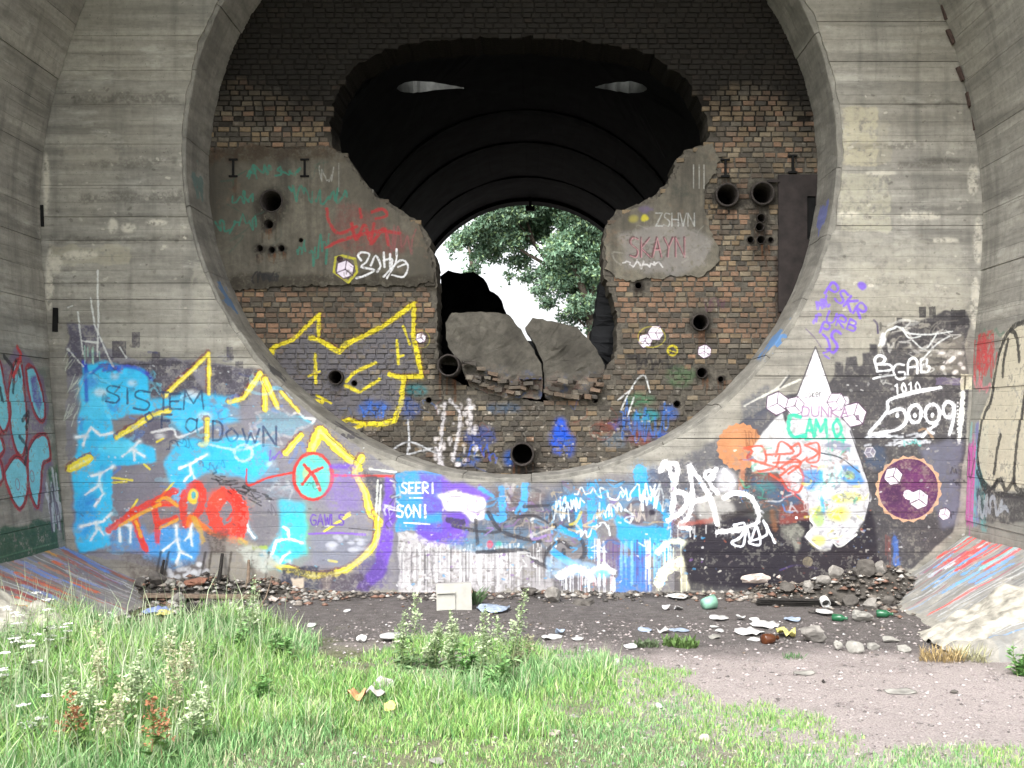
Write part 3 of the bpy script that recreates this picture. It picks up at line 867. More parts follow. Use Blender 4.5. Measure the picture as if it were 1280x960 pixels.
    K.disc(924, 558, 28, 29, (186, 128, 88), jag=.04)
    K.scrib(930, 535, 950, 560, 6, 1.6, (120, 76, 50), .7)
    K.blob(918, 550, 10, 14, (200, 142, 100), .6, 6)
    K.poly([(977, 516), (962, 530), (951, 541), (940, 560), (940, 590), (975, 590), (985, 545)], (206, 206, 208), .92, 1.5, 1.2, .2)
    K.poly([(985, 519), (1056, 519), (1066, 548), (1076, 576), (1084, 602), (1088, 622), (1080, 650), (1066, 670), (1050, 683), (1041, 676), (1038, 688), (1026, 690), (1005, 671), (1016, 657), (1010, 641), (1000, 620), (985, 610), (972, 590), (975, 550)], (198, 198, 204), .96, 1.2, .8, .22)
    K.stroke([(1062, 538), (1078, 582), (1087, 616), (1081, 650)], 1.6, (50, 46, 52))
    K.poly([(1019, 433), (1040, 494), (1018, 498), (996, 494)], WG, .98, .7, .3)
    K.stroke([(996, 493), (1019, 433), (1040, 493)], 1.8, (66, 62, 70), smooth=False)
    K.poly([(995, 494), (1060, 496), (1062, 520), (985, 518)], (228, 220, 232), .95, 1.5, 1)
    for x, y, r_, ro in ((971, 504, 15, .1), (993, 507, 12, .3), (1045, 502, 12, .5), (1067, 518, 16, .3)):
        K.cube(x, y, r_, ro)
    K.text('Joker', 1005, 491, 3.4, 6, .9, (60, 60, 66), .35, -.08)
    K.text('DUNKA', 1002, 508, 9, 12, 2, (150, 120, 150), .35, .02)
    K.blob(1071, 522, 3, 4, (90, 60, 90), .8, 1)
    K.stroke([(1000, 521), (988, 519), (985, 536), (992, 546), (1006, 544)], 5, TEAL)
    for ch, x, w in (('A', 1006, 11), ('M', 1018, 15), ('O', 1040, 12)):
        K.text(ch, x, 524, w, 22, 3.6, TEAL)
    K.stroke([(1006, 549), (1030, 548), (1056, 550)], 2, TEAL)
    K.drips(1035, 1056, 545, 18, TEAL, 8, 1.6)
    K.poly([(1030, 555), (1044, 548), (1062, 556), (1060, 566), (1040, 562)], (120, 124, 150), .8, 2, 2)
    Rr = (214, 78, 56)
    for p in ([(930, 560), (952, 558), (956, 578), (934, 572), (940, 564), (932, 560)], [(969, 570), (975, 552), (987, 558), (990, 566), (957, 568)], [(988, 560), (998, 554), (1000, 566), (990, 572)], [(1006, 556), (1022, 554), (1022, 576), (1008, 576), (1022, 566), (1006, 556)], [(973, 586), (992, 574), (1000, 580), (985, 592)], [(966, 578), (1000, 577)], [(1000, 578), (1008, 572)], [(975, 594), (994, 582), (1004, 596), (998, 614), (984, 612), (976, 598)], [(1014, 582), (1022, 586), (1016, 602)], [(944, 590), (968, 584), (974, 570)], [(956, 580), (980, 586)], [(962, 592), (974, 600)]):
        K.stroke(p, 3, Rr, .92, 1, .2)
    K.blob(966, 598, 22, 12, (150, 70, 50), .5, 5, .7)
    K.poly([(940, 596), (975, 606), (1000, 618), (1000, 632), (955, 634), (938, 620)], (66, 90, 120), .75, 4, 4, .4)
    K.blob(955, 610, 14, 8, (60, 130, 130), .6, 4, .5)
    K.stroke([(928, 572), (928, 592), (926, 612)], 6, (176, 120, 92), .85, 2)
    K.poly([(975, 634), (1010, 628), (1010, 650), (975, 655)], (122, 62, 58), .92, 2.5, 2)
    K.poly([(930, 605), (960, 620), (972, 655), (930, 640)], (72, 74, 70), .8, 5, 4, .4)
    K.stroke([(965, 640), (968, 660)], 8, (140, 92, 60), .6, 4)
    K.poly([(1004, 588), (1026, 586), (1028, 612), (1008, 614)], (60, 136, 205), .88, 3, 2, .2)
    K.poly([(1050, 582), (1072, 582), (1080, 602), (1060, 606), (1048, 598)], (50, 130, 205), .9, 3, 2)
    K.blob(1062, 594, 7, 5, (190, 205, 60), .8, 3)
    K.stroke([(1026, 566), (1050, 572), (1074, 590)], 1.6, (50, 60, 70))
    K.scrib(1028, 578, 1056, 614, 8, 2.4, (180, 232, 236), .85)
    K.stroke([(1026, 590), (1026, 612), (1028, 640)], 5, (60, 165, 222), .9, 1.5)
    K.blob(1030, 612, 14, 8, (230, 234, 240), .6, 4)
    K.blob(1058, 622, 20, 7, (206, 204, 50), .9, 3, .4)
    K.blob(1048, 642, 16, 9, (222, 214, 50), .9, 4, .3)
    K.blob(1022, 645, 7, 12, (150, 190, 60), .75, 3, .3)
    K.blob(1022, 676, 9, 7, (222, 214, 90), .8, 3, .2)
    K.blob(1066, 640, 12, 26, (190, 190, 190), .6, 6, .5)
    K.scrib(1050, 616, 1078, 628, 8, 1.8, (80, 80, 40), .6)
    for p in ([(1018, 638), (1012, 648), (1018, 658), (1008, 670), (1026, 686), (1037, 686)], [(1040, 676), (1050, 683), (1070, 668)]):
        K.stroke(p, 2.4, (236, 236, 232))
    K.poly([(978, 658), (992, 654), (1003, 662), (1000, 684), (994, 692), (988, 676), (978, 668)], (140, 140, 130), .85, 2.5, 3, .5)
    K.disc(1009, 702, 6.5, 7, (222, 208, 170))
    K.disc(995, 647, 2, 2, (240, 240, 240))
    K.stroke([(975, 712), (995, 706), (1020, 710)], 2, (86, 70, 130), .7, 2)
    # purple disc with scalloped rim
    K.disc(1135, 611, 41, 41, (200, 160, 130), jag=.035)
    K.disc(1135, 611, 37, 38, (84, 44, 84))
    K.blob(1146, 604, 18, 20, (112, 50, 104), .5, 8)
    K.blob(1118, 612, 14, 20, (58, 34, 62), .5, 8)
    K.cube(1116, 595, 12, .3)
    K.cube(1148, 624, 13, .1)
    K.blob(1135, 618, 6, 6, (240, 232, 242), .95, 1)
    K.cube(1180, 642, 8, .2)
    K.cube(1087, 565, 7, .4, (150, 140, 150), (230, 225, 230), .8)
    K.poly([(1080, 560), (1100, 556), (1110, 580), (1095, 590), (1080, 580)], (60, 84, 116), .5, 4, 3, .4)
    K.stroke([(1118, 672), (1120, 704)], 7, (66, 110, 190), .8, 2.5, .3)
    K.drips(1105, 1118, 668, 40, (120, 70, 66), 5, 2, .6)
    K.clutter(925, 560, 1070, 640, 46, [(66, 90, 120), (190, 70, 56), (60, 130, 130), (210, 214, 220), (50, 60, 70), (120, 80, 60), (60, 136, 205), (40, 170, 140)], (1, 2.6), (4, 14), .6)
    K.clutter(1000, 580, 1085, 672, 34, [(190, 190, 186), (222, 214, 60), (110, 104, 96), (236, 236, 232)], (1, 3), (4, 12), .5)
    K.grit(880, 560, 1090, 720, 160, [(214, 210, 200), (120, 110, 110), (150, 80, 60), (60, 70, 90)])
    K.clutter(1100, 400, 1208, 480, 26, [(40, 38, 42), (150, 146, 138), (206, 206, 202), (96, 92, 92)], (1, 3), (5, 16), .6)
    K.grit(1040, 440, 1205, 700, 150, [(150, 150, 150), (214, 214, 214), (90, 84, 96), (40, 38, 44)])
    K.poly([(1000, 690), (1090, 680), (1110, 700), (1060, 740), (960, 740)], (44, 38, 46), .85, 5, 5, .1)
    K.grit(1060, 660, 1130, 735, 60, [(150, 144, 136), (90, 80, 76), (200, 196, 190), (110, 130, 170)])
    # BAIS
    for p in ([(826, 588), (832, 577), (840, 598), (842, 619), (839, 641)], [(834, 578), (846, 582), (844, 604)], [(842, 615), (855, 616), (858, 630), (848, 642), (834, 650)], [(862, 583), (865, 619), (860, 646), (849, 657), (862, 660)], [(862, 582), (879, 607), (889, 626), (896, 655)], [(860, 628), (886, 622)], [(905, 622), (918, 616), (936, 620), (946, 636), (946, 652), (924, 661), (896, 665)], [(895, 586), (886, 600), (896, 616)], [(905, 588), (916, 604)]):
        K.stroke(p, 6, (242, 242, 246), .97, 1.1, .25)
    K.ring(887, 594, 6, 6, 4.5, (242, 242, 246))
    K.blob(908, 602, 14, 16, (236, 236, 244), .75, 6, .3)
    K.poly([(872, 628), (900, 618), (915, 630), (920, 645), (890, 652), (870, 650)], (186, 184, 180), .7, 4, 3, .2)
    K.stroke([(905, 646), (938, 638)], 8, (44, 38, 42), .9, 3)
    K.stroke([(850, 656), (888, 650)], 6, (160, 84, 72), .75, 3)
    K.stroke([(917, 656), (930, 654), (926, 670), (914, 678), (928, 682), (933, 658), (938, 675), (945, 658), (950, 680), (936, 677), (958, 668), (954, 650), (968, 678)], 3, (236, 240, 250), .97, .8)
    for i in range(7):
        K.drips(838, 900, 660, 12, WHT, 1, 1.2, .6)
    K.clutter(690, 600, 835, 690, 30, [(46, 160, 220), (220, 232, 240), (90, 84, 96), (60, 110, 170), (190, 170, 130), (120, 90, 140), (40, 60, 80)], (1, 3), (5, 16), .7)
    K.clutter(560, 620, 700, 690, 22, [(60, 150, 205), (150, 150, 150), (84, 78, 88), (150, 120, 190), (200, 200, 196), (110, 100, 92)], (1.2, 3.4), (6, 18), .6)
    K.grit(495, 600, 880, 735, 330, [(232, 232, 234), (70, 66, 70), (60, 150, 205), (120, 80, 150), (140, 130, 120)], (.5, 1.8), .7)
    K.clutter(500, 690, 690, 738, 26, [(110, 104, 108), (236, 236, 238), (150, 146, 146), (84, 80, 84)], (1, 3), (4, 12), .6)
    K.grit(95, 455, 480, 735, 300, [(232, 236, 240), (70, 66, 76), (90, 200, 240), (120, 118, 128)], (.5, 1.5), .55)
    K.clutter(100, 460, 380, 600, 16, [(100, 215, 250), (52, 130, 220), (150, 225, 250)], (2, 5), (6, 18), .35)
    K.clutter(480, 590, 500, 660, 8, [(220, 224, 220), (60, 56, 64)], (1, 2.4), (5, 14), .7)
    # bare plaster and burnt patches along the foot, left
    K.poly([(262, 668), (300, 672), (340, 690), (352, 738), (255, 738)], (150, 144, 132), .9, 4, 4, .3)
    K.poly([(254, 662), (285, 662), (280, 690), (262, 690)], (84, 72, 72), .8, 4, 4, .4)
    for x in (258, 283, 309, 330):
        K.stroke([(x + 6, 690), (x, 738)], 2.6, (60, 52, 46), .8, 1.5, .5)
    K.poly([(296, 682), (330, 684), (350, 700), (330, 716), (306, 704)], (206, 214, 206), .6, 3, 5, .6)
    K.rect(352, 708, 398, 738, (48, 52, 70), a=.9, soft=2, warp=2, mott=.25)
    K.poly([(364, 722), (382, 722), (380, 738), (366, 736)], (206, 190, 170), .9, 1.5, 2)
    K.poly([(400, 724), (414, 720), (412, 736), (402, 738)], (212, 200, 186), .9, 1.5, 2)
    K.poly([(398, 712), (450, 716), (470, 738), (398, 738)], (74, 64, 76), .8, 3, 3, .3)
    K.poly([(150, 690), (260, 705), (255, 740), (170, 740)], (104, 96, 92), .8, 4, 4, .4)
    for i in range(22):
        K.blob(K.g.uniform(205, 262), K.g.uniform(704, 724), 4, 3, (214, 216, 222), .7, 2)
    for x in (196, 206, 252):
        K.stroke([(x + 5, 690), (x - 4, 735)], 3, (44, 38, 36), .8, 1.5)
    return K.image('ring_wall_paint', .09)


def paint_brick():
    K = Canvas(240, 170, 1040, 610, 1.7, 23)
    for x, y, r in ((908, 245, 15), (952, 243, 15), (340, 252, 15), (563, 458, 14), (653, 567, 15), (875, 403, 11), (421, 472, 9.5), (798, 357, 5), (877, 466, 7.5), (901, 474, 4.5), (337, 281, 6), (326, 311, 5), (341, 313, 5), (353, 311, 5), (951, 278, 9), (951, 300, 10)):
        K.blob(x, y + r * .35, r * 1.5, r * 1.6, (34, 31, 28), .8, r * .5, .2)          # soot and damp round each pipe mouth
        K.drips(x - r, x + r, y + r * .8, r * 2.4, ((46, 38, 32), (92, 60, 38))[int(x) % 2], 5, 2.4, .5)
    K.drips(288, 298, 222, 30, (70, 48, 34), 4, 2, .5)
    K.drips(902, 911, 222, 24, (70, 48, 34), 4, 2, .5)
    K.poly([(262, 183), (420, 183), (430, 200), (262, 204)], (60, 44, 30), .6, 5, 5, .4)
    K.poly([(270, 345), (545, 342), (545, 362), (280, 366)], (52, 47, 40), .75, 4, 4, .3)
    K.poly([(966, 320), (1012, 322), (1000, 420), (960, 470), (968, 400)], (40, 26, 22), .75, 3, 3, .3)
    T = (52, 122, 106)
    for xa, ya, xb, yb, n in ((310, 206, 345, 224, 7), (345, 208, 382, 222, 6), (292, 240, 322, 258, 6), (362, 232, 395, 254, 7), (395, 236, 440, 256, 8), (300, 268, 325, 290, 6), (372, 300, 384, 318, 4), (388, 286, 408, 340, 6), (270, 275, 300, 292, 5)):
        K.scrib(xa, ya, xb, yb, n, 2.4, T, .8)
    K.text('A', 312, 207, 10, 17, 2.4, T, a=.7)
    K.poly([(425, 255), (450, 262), (520, 300), (500, 320), (440, 318), (410, 300)], (120, 66, 66), .45, 5, 5, .5)
    Rb = (168, 50, 54)
    for p in ([(409, 262), (412, 278), (424, 292), (446, 284)], [(408, 310), (430, 300), (470, 290), (500, 292)], [(450, 262), (452, 272)], [(465, 266), (478, 262), (484, 270), (470, 274)], [(440, 280), (446, 300), (456, 282), (462, 300)], [(468, 280), (464, 306), (480, 286), (486, 306)]):
        K.stroke(p, 4, Rb, .85, 1.5, .3)
    K.scrib(484, 280, 520, 320, 8, 1.8, (140, 80, 84), .6)
    K.stroke([(420, 322), (418, 340), (436, 353), (447, 340), (444, 324), (428, 320), (420, 322)], 3, (190, 184, 60), .9, smooth=False)
    K.cube(432, 337, 12, .15, (226, 216, 230))
    K.disc(425, 324, 4, 4, (50, 30, 40))
    Wt = (228, 228, 232)
    for p in ([(452, 326), (448, 320), (452, 316), (462, 318), (458, 328), (452, 334), (468, 338), (456, 345), (446, 348)], [(464, 332), (470, 320), (476, 332), (472, 340)], [(480, 316), (481, 334)], [(480, 326), (490, 324), (490, 338)], [(488, 318), (488, 336)], [(496, 312), (495, 328), (484, 348)], [(480, 346), (500, 326), (510, 332), (505, 346), (490, 344)], [(498, 334), (508, 330)]):
        K.stroke(p, 2.4, Wt, .95, .8)
    K.scrib(318, 340, 350, 354, 8, 2.6, (40, 40, 42), .9)
    K.poly([(327, 342), (350, 340), (348, 350), (326, 352)], (44, 44, 46), .8, 2, 2)
    for x in (424, 466):
        K.stroke([(x, 205), (x, 240)], 1, (150, 150, 146), .6)
    K.scrib(400, 208, 418, 228, 6, 1.2, (170, 170, 166), .6)
    # dark fill and yellow outline of the cat
    K.poly([(336, 437), (366, 426), (400, 396), (400, 424), (425, 440), (475, 412), (516, 386), (516, 420), (525, 468), (506, 472), (498, 520), (455, 535), (420, 535), (375, 490)], (104, 102, 108), .9, 2, 3, .2)
    Yb = (224, 208, 52)

    def yel(p, w):
        K.stroke([(x + 1.2, y - 1) for x, y in p], w + 2, (80, 36, 40), .7, .8, smooth=False)
        K.stroke(p, w + .8, Yb, .96, 1, smooth=False)
    yel([(330, 444), (346, 432), (366, 425), (399, 393), (398, 424)], 4)
    yel([(388, 422), (400, 425), (424, 440), (433, 430), (475, 410), (518, 379), (516, 418), (521, 440), (527, 470), (500, 471), (487, 468)], 5)
    yel([(505, 472), (501, 505), (493, 525), (478, 530), (455, 530)], 5.5)
    yel([(420, 530), (436, 524), (456, 530), (436, 538), (420, 530)], 4)
    for p, w in (([(433, 477), (440, 468), (450, 462), (470, 453)], 4), ([(432, 482), (450, 490), (474, 474)], 4), ([(394, 442), (395, 478)], 4), ([(496, 425), (498, 455)], 3.4), ([(384, 502), (402, 502)], 6), ([(396, 494), (414, 504)], 3), ([(504, 408), (512, 430)], 3), ([(330, 446), (340, 440)], 7), ([(386, 470), (400, 464)], 2.6), ([(498, 446), (504, 444)], 3)):
        K.stroke(p, w, Yb, .92, 1, smooth=False)
    K.cube(526, 422, 7, .2)
    K.ring(527, 424, 10, 11, 1, (180, 170, 70), a=.6)
    K.cube(806, 426, 9, .3)
    K.cube(819, 416, 10, .6)
    K.ring(814, 421, 17, 13, 1.4, (190, 180, 60), a=.6)
    K.cube(880, 439, 9, .1)
    K.ring(840, 438, 6, 6, 2.6, (190, 176, 50))
    K.stroke([(837, 438), (843, 440)], 2, (190, 176, 50))
    # blue and violet sprays low down
    Bl = (44, 90, 170)
    for x, y, rx, ry, c, a in ((466, 510, 20, 12, Bl, .7), (520, 487, 14, 7, (40, 124, 132), .7), (510, 510, 14, 14, Bl, .5), (600, 545, 22, 12, (52, 76, 150), .6), (585, 575, 14, 8, Bl, .6), (636, 572, 8, 10, Bl, .8), (630, 510, 24, 7, (60, 90, 120), .5), (700, 545, 12, 22, (30, 84, 200), .95), (712, 555, 6, 16, (34, 84, 190), .8), (760, 532, 16, 8, (120, 60, 50), .6), (800, 500, 18, 8, (60, 130, 90), .5), (806, 520, 16, 8, (44, 150, 160), .8), (785, 530, 20, 10, (66, 84, 150), .6), (822, 545, 14, 6, (50, 90, 180), .7), (835, 515, 10, 8, (50, 100, 180), .7), (800, 548, 20, 9, (140, 66, 60), .6), (850, 470, 18, 14, (70, 110, 70), .45), (770, 550, 20, 10, (90, 110, 130), .5)):
        K.blob(x, y, rx, ry, c, a, 5, .5)
    K.scrib(450, 500, 482, 522, 9, 2.2, (60, 110, 196), .8)
    K.scrib(585, 555, 625, 580, 10, 2, (56, 92, 190), .7)
    K.scrib(775, 500, 838, 555, 16, 2, (54, 112, 190), .6)
    K.scrib(640, 470, 690, 480, 8, 1.6, (70, 80, 130), .5)
    for p in ([(556, 505), (552, 540), (548, 580)], [(562, 500), (575, 520), (566, 575)], [(586, 500), (588, 530)], [(545, 560), (556, 590)]):
        K.stroke(p, 4, (216, 212, 216), .75, 2, .6)
    for i in range(40):
        K.blob(K.g.uniform(542, 595), K.g.uniform(498, 585), K.g.uniform(1, 4), K.g.uniform(1, 5), (220, 214, 214), .7, 1.5)
    for i in range(60):
        K.blob(K.g.uniform(560, 850), K.g.uniform(510, 590), K.g.uniform(.8, 2.4), K.g.uniform(.8, 1.8), (200, 190, 176), .5, 1)
    for p in ([(510, 525), (512, 560)], [(490, 562), (512, 552), (545, 566)], [(500, 570), (540, 560)], [(512, 545), (508, 575)]):
        K.stroke(p, 2.2, (210, 212, 216), .75, 1.2, .4)
    for p in ([(776, 512), (786, 490), (798, 472), (806, 470), (812, 490)], [(772, 500), (790, 485)], [(784, 520), (792, 496)]):
        K.stroke(p, 1.8, (214, 216, 216), .8, 1)
    K.scrib(786, 443, 836, 462, 12, 3, (44, 42, 44), .85)
    K.scrib(825, 440, 880, 465, 8, 1.6, (60, 60, 58), .6)
    # plaster patch on the other side
    K.poly([(775, 290), (850, 280), (890, 300), (885, 330), (840, 345), (780, 338)], (140, 136, 134), .6, 5, 4, .2)
    K.text('SKAYN', 786, 297, 11, 24, 2.6, (92, 62, 68), .3)
    K.text('SKAYN', 787, 298, 11, 24, 1, (190, 140, 146), .3, a=.8)
    K.scrib(778, 326, 830, 336, 12, 1.8, (206, 204, 204), .8)
    K.text('ZSHVN', 819, 267, 8, 16, 1.5, (170, 172, 170), .25, a=.7)
    K.blob(805, 273, 5, 5, (190, 180, 50), .8, 2)
    K.blob(791, 274, 6, 4, (170, 160, 60), .5, 3)
    K.blob(806, 262, 10, 5, (100, 84, 130), .5, 3)
    for x in (866, 873, 879):
        K.stroke([(x, 207), (x, 236)], 1.2, (180, 180, 174), .6)
    K.scrib(880, 372, 905, 392, 7, 2, (90, 60, 76), .6)
    K.stroke([(912, 278), (915, 284), (912, 290)], 1.4, (60, 60, 60))
    for p in ([(982, 354), (988, 366), (986, 376)], [(990, 358), (984, 368)], [(986, 362), (993, 372)]):
        K.stroke(p, 1.6, (220, 220, 224), .9)
    K.clutter(545, 500, 860, 590, 40, [(60, 60, 58), (52, 84, 150), (150, 144, 134), (120, 64, 54), (66, 100, 84), (90, 80, 70)], (1, 2.6), (5, 16), .5)
    K.clutter(380, 500, 545, 580, 16, [(80, 78, 80), (150, 150, 150), (60, 96, 150)], (1, 2.4), (5, 14), .45)
    K.grit(420, 490, 860, 592, 260, [(190, 182, 170), (60, 56, 52), (140, 130, 116)], (.5, 1.6), .55)
    K.clutter(275, 200, 440, 345, 16, [(44, 84, 74), (60, 74, 70), (120, 114, 104), (70, 66, 60)], (1, 2.6), (6, 20), .4)
    K.clutter(765, 265, 885, 345, 14, [(80, 78, 74), (150, 148, 142), (110, 100, 92)], (1, 2.4), (6, 18), .4)
    return K.image('brick_wall_paint', .2)


# ------------------------------------------------------------------ paint on the vault's two side walls (u: metres along y, v: height)
LX, RX = -6.52, 6.02


def side_tr(X):
    def f(px, py):
        Y = X * F / (px - VX)
        return ((Y - 9.0) * 100, (5.0 - (CAM_Z + (VY - py) * Y / F)) * 100)
    return f


def paint_left():
    K = Canvas(0, 0, 500, 500, 1.6, 31, side_tr(LX))
    G_ = (40, 84, 62)
    K.tr = None
    K.poly([(0, 395), (470, 395), (480, 480), (0, 480)], G_, .95, 3, 4, .12)
    K.stroke([(0, 428), (470, 428)], 2, (90, 130, 100), .7)
    K.poly([(460, 190), (499, 190), (499, 440), (470, 420), (466, 300)], (90, 110, 100), .5, 5, 5, .5)
    K.drips(468, 498, 330, 110, (44, 96, 66), 12, 4, .7)
    K.tr = side_tr(LX)
    C_, R_, B_ = (126, 206, 222), (170, 44, 54), (30, 28, 36)
    K.poly([(-14, 455), (8, 445), (20, 455), (35, 432), (52, 450), (66, 470), (70, 510), (60, 545), (70, 580), (60, 590), (50, 640), (40, 638), (34, 610), (22, 640), (8, 600), (-14, 560)], (120, 96, 132), .7, 3, 3, .3)
    shapes = ([(-20, 470), (2, 452), (14, 452), (18, 480), (22, 515), (12, 540), (0, 520), (-20, 520)], [(22, 490), (32, 455), (40, 452), (42, 490), (40, 540), (32, 570), (24, 560), (20, 525)], [(46, 462), (56, 460), (64, 490), (64, 520), (58, 526), (50, 510)],
              [(40, 562), (52, 545), (64, 545), (66, 572), (56, 580), (50, 610), (44, 634), (36, 610)], [(8, 590), (24, 570), (36, 585), (32, 620), (22, 636), (12, 618)], [(-20, 560), (2, 570), (4, 600), (-20, 610)], [(-20, 520), (0, 530), (10, 560), (-4, 575), (-20, 560)])
    for q in shapes:
        K.poly(q, C_, .97, 1.2, .5)
    K.poly([(50, 470), (58, 468), (62, 500), (58, 518), (52, 500)], (110, 76, 160), .85, 3, 2, .3)
    for q in shapes:
        K.stroke(q, 6, R_, .95, 1, closed=True)
        K.stroke([(x + .4, y) for x, y in q], 2, B_, .7, .8)
    for p in ([(20, 445), (30, 462), (28, 490)], [(34, 450), (38, 470)], [(30, 545), (38, 560), (34, 580)], [(12, 485), (14, 500)], [(36, 525), (44, 515), (40, 535)]):
        K.stroke(p, 6, B_, .9, 1)
    for x, y in ((19, 555), (41, 595), (22, 605), (32, 470)):
        K.ring(x, y, 2.5, 7, 2, (150, 70, 100), a=.7)
    K.stroke([(36, 434), (40, 446), (30, 470)], 6, (196, 60, 62))
    K.tr = None
    K.scrib(455, 330, 492, 420, 9, 5, (206, 206, 214), .7)
    K.scrib(462, 340, 490, 420, 7, 3, (80, 60, 90), .8)
    for y0_ in (205, 260, 330):                              # the same piece goes on toward the light
        for x0_ in (40, 130, 220):
            K.ring(x0_, y0_, 34, 30, 8, R_, a=.9)
            K.blob(x0_, y0_, 28, 24, C_, .95, 3, .1)
    return K.image('side_wall_paint_a', .2)


def paint_right():
    K = Canvas(0, 0, 500, 500, 1.6, 37, side_tr(RX))
    K.tr = None
    K.poly([(250, 190), (480, 175), (499, 230), (499, 420), (250, 420)], (150, 150, 142), .5, 6, 6, .3)
    for x0_, x1_, c in ((478, 499, (204, 90, 170)), (455, 476, (120, 120, 180)), (436, 456, (90, 170, 170)), (466, 478, (110, 190, 190))):
        K.poly([(x0_, 270 + (x0_ % 7) * 6), (x1_, 262 + (x1_ % 5) * 9), (x1_, 408), (x0_, 408)], c, .8, 4, 4, .35)
    K.drips(436, 499, 270, 120, (120, 190, 190), 14, 3, .7)
    K.drips(470, 499, 300, 110, (214, 96, 176), 8, 5, .8)
    K.tr = side_tr(RX)
    K.poly([(1227, 418), (1246, 412), (1250, 440), (1240, 470), (1228, 460)], (192, 54, 60), .85, 2, 3, .3)
    K.scrib(1224, 425, 1254, 480, 10, 4, (196, 66, 70), .8)
    K.scrib(1226, 470, 1246, 490, 6, 4, (214, 130, 140), .8)
    K.scrib(1230, 410, 1260, 425, 6, 4, (70, 120, 96), .5)
    K.poly([(1258, 420), (1272, 405), (1330, 400), (1340, 620), (1262, 612), (1245, 600), (1236, 570), (1236, 520), (1246, 490)], (206, 198, 176), .95, 2, 1, .06)
    for p in ([(1284, 402), (1268, 412), (1256, 440), (1248, 500), (1240, 520), (1236, 570), (1244, 600), (1256, 612), (1262, 600)], [(1266, 425), (1262, 450), (1262, 470)], [(1268, 412), (1276, 420), (1282, 450)], [(1258, 590), (1261, 560), (1264, 545)], [(1256, 610), (1266, 600), (1274, 612), (1284, 600)], [(1300, 405), (1290, 500), (1284, 600), (1300, 616)], [(1236, 590), (1250, 616), (1270, 618), (1300, 622)]):
        K.stroke(p, 7, (30, 30, 32), .95, 1)
    K.poly([(1236, 610), (1300, 622), (1300, 652), (1240, 652)], (62, 60, 64), .85, 3, 4, .4)
    K.scrib(1240, 618, 1278, 652, 8, 6, (180, 186, 196), .7)
    K.scrib(1214, 560, 1232, 600, 6, 4, (54, 52, 70), .7)
    return K.image('side_wall_paint_b', .2)


def paint_apron(name, seed, pal, base, bars):
    """sprayed stripes running down a slope (x: along y from 9 m, 100 to the metre; y: down the slope)"""
    K = Canvas(0, 0, 520, 180, 1.6, seed)
    K.poly([(-9, -9), (529, -9), (529, 189), (-9, 189)], base, .5, 3, 4, .4)
    for i in range(230):
        x, y = K.g.uniform(120, 515), K.g.uniform(-10, 130)
        l, w = K.g.uniform(25, 110), K.g.uniform(1.5, 5)
        c = ((150, 152, 152), (104, 104, 106), (186, 188, 190), (128, 124, 120))[i % 4] if i % 5 else pal[int(K.g.integers(len(pal)))]
        K.stroke([(x, y), (x + K.g.uniform(-.1, .1) * l, y + l)], w, c, K.g.uniform(.4, .85), 1.5, .5, smooth=False)
    for x, y, l, w, c in bars:
        K.stroke([(x, y), (x + K.g.uniform(-.06, .06) * l, y + l)], w, c, .92, 2, .45, smooth=False)
    K.grit(120, 0, 515, 170, 150, [(90, 88, 86), (180, 180, 178)], (.6, 2), .6)
    return K.image(name, .3)

# ------------------------------------------------------------------ wall materials
def paint_over(m, col, img, au, ku, bu, av, kv, bv):
    x = m.xyz()
    u = m.n('ShaderNodeMath', operation='MULTIPLY_ADD')
    m.put(u.inputs[0], x[au]); u.inputs[1].default_value, u.inputs[2].default_value = ku, bu
    v = m.n('ShaderNodeMath', operation='MULTIPLY_ADD')
    m.put(v.inputs[0], x[av]); v.inputs[1].default_value, v.inputs[2].default_value = kv, bv
    cb = m.n('ShaderNodeCombineXYZ')
    m.put(cb.inputs[0], u.outputs[0]); m.put(cb.inputs[1], v.outputs[0])
    t = m.n('ShaderNodeTexImage', extension='CLIP', interpolation='Linear')
    t.image = img
    m.put(t.inputs[0], cb.outputs[0])
    return m.mix(t.outputs['Alpha'], col, t.outputs['Color']), t.outputs['Alpha']


def xz_map(K, S):                    # canvas window (x0, y0, x1, y1) -> u, v factors for a wall at scale S
    x0, y0, x1, y1 = K
    w, h = x1 - x0, y1 - y0
    return (0, S / w, (VX - x0) / w, 2, S / h, (y1 - VY - S * CAM_Z) / h)


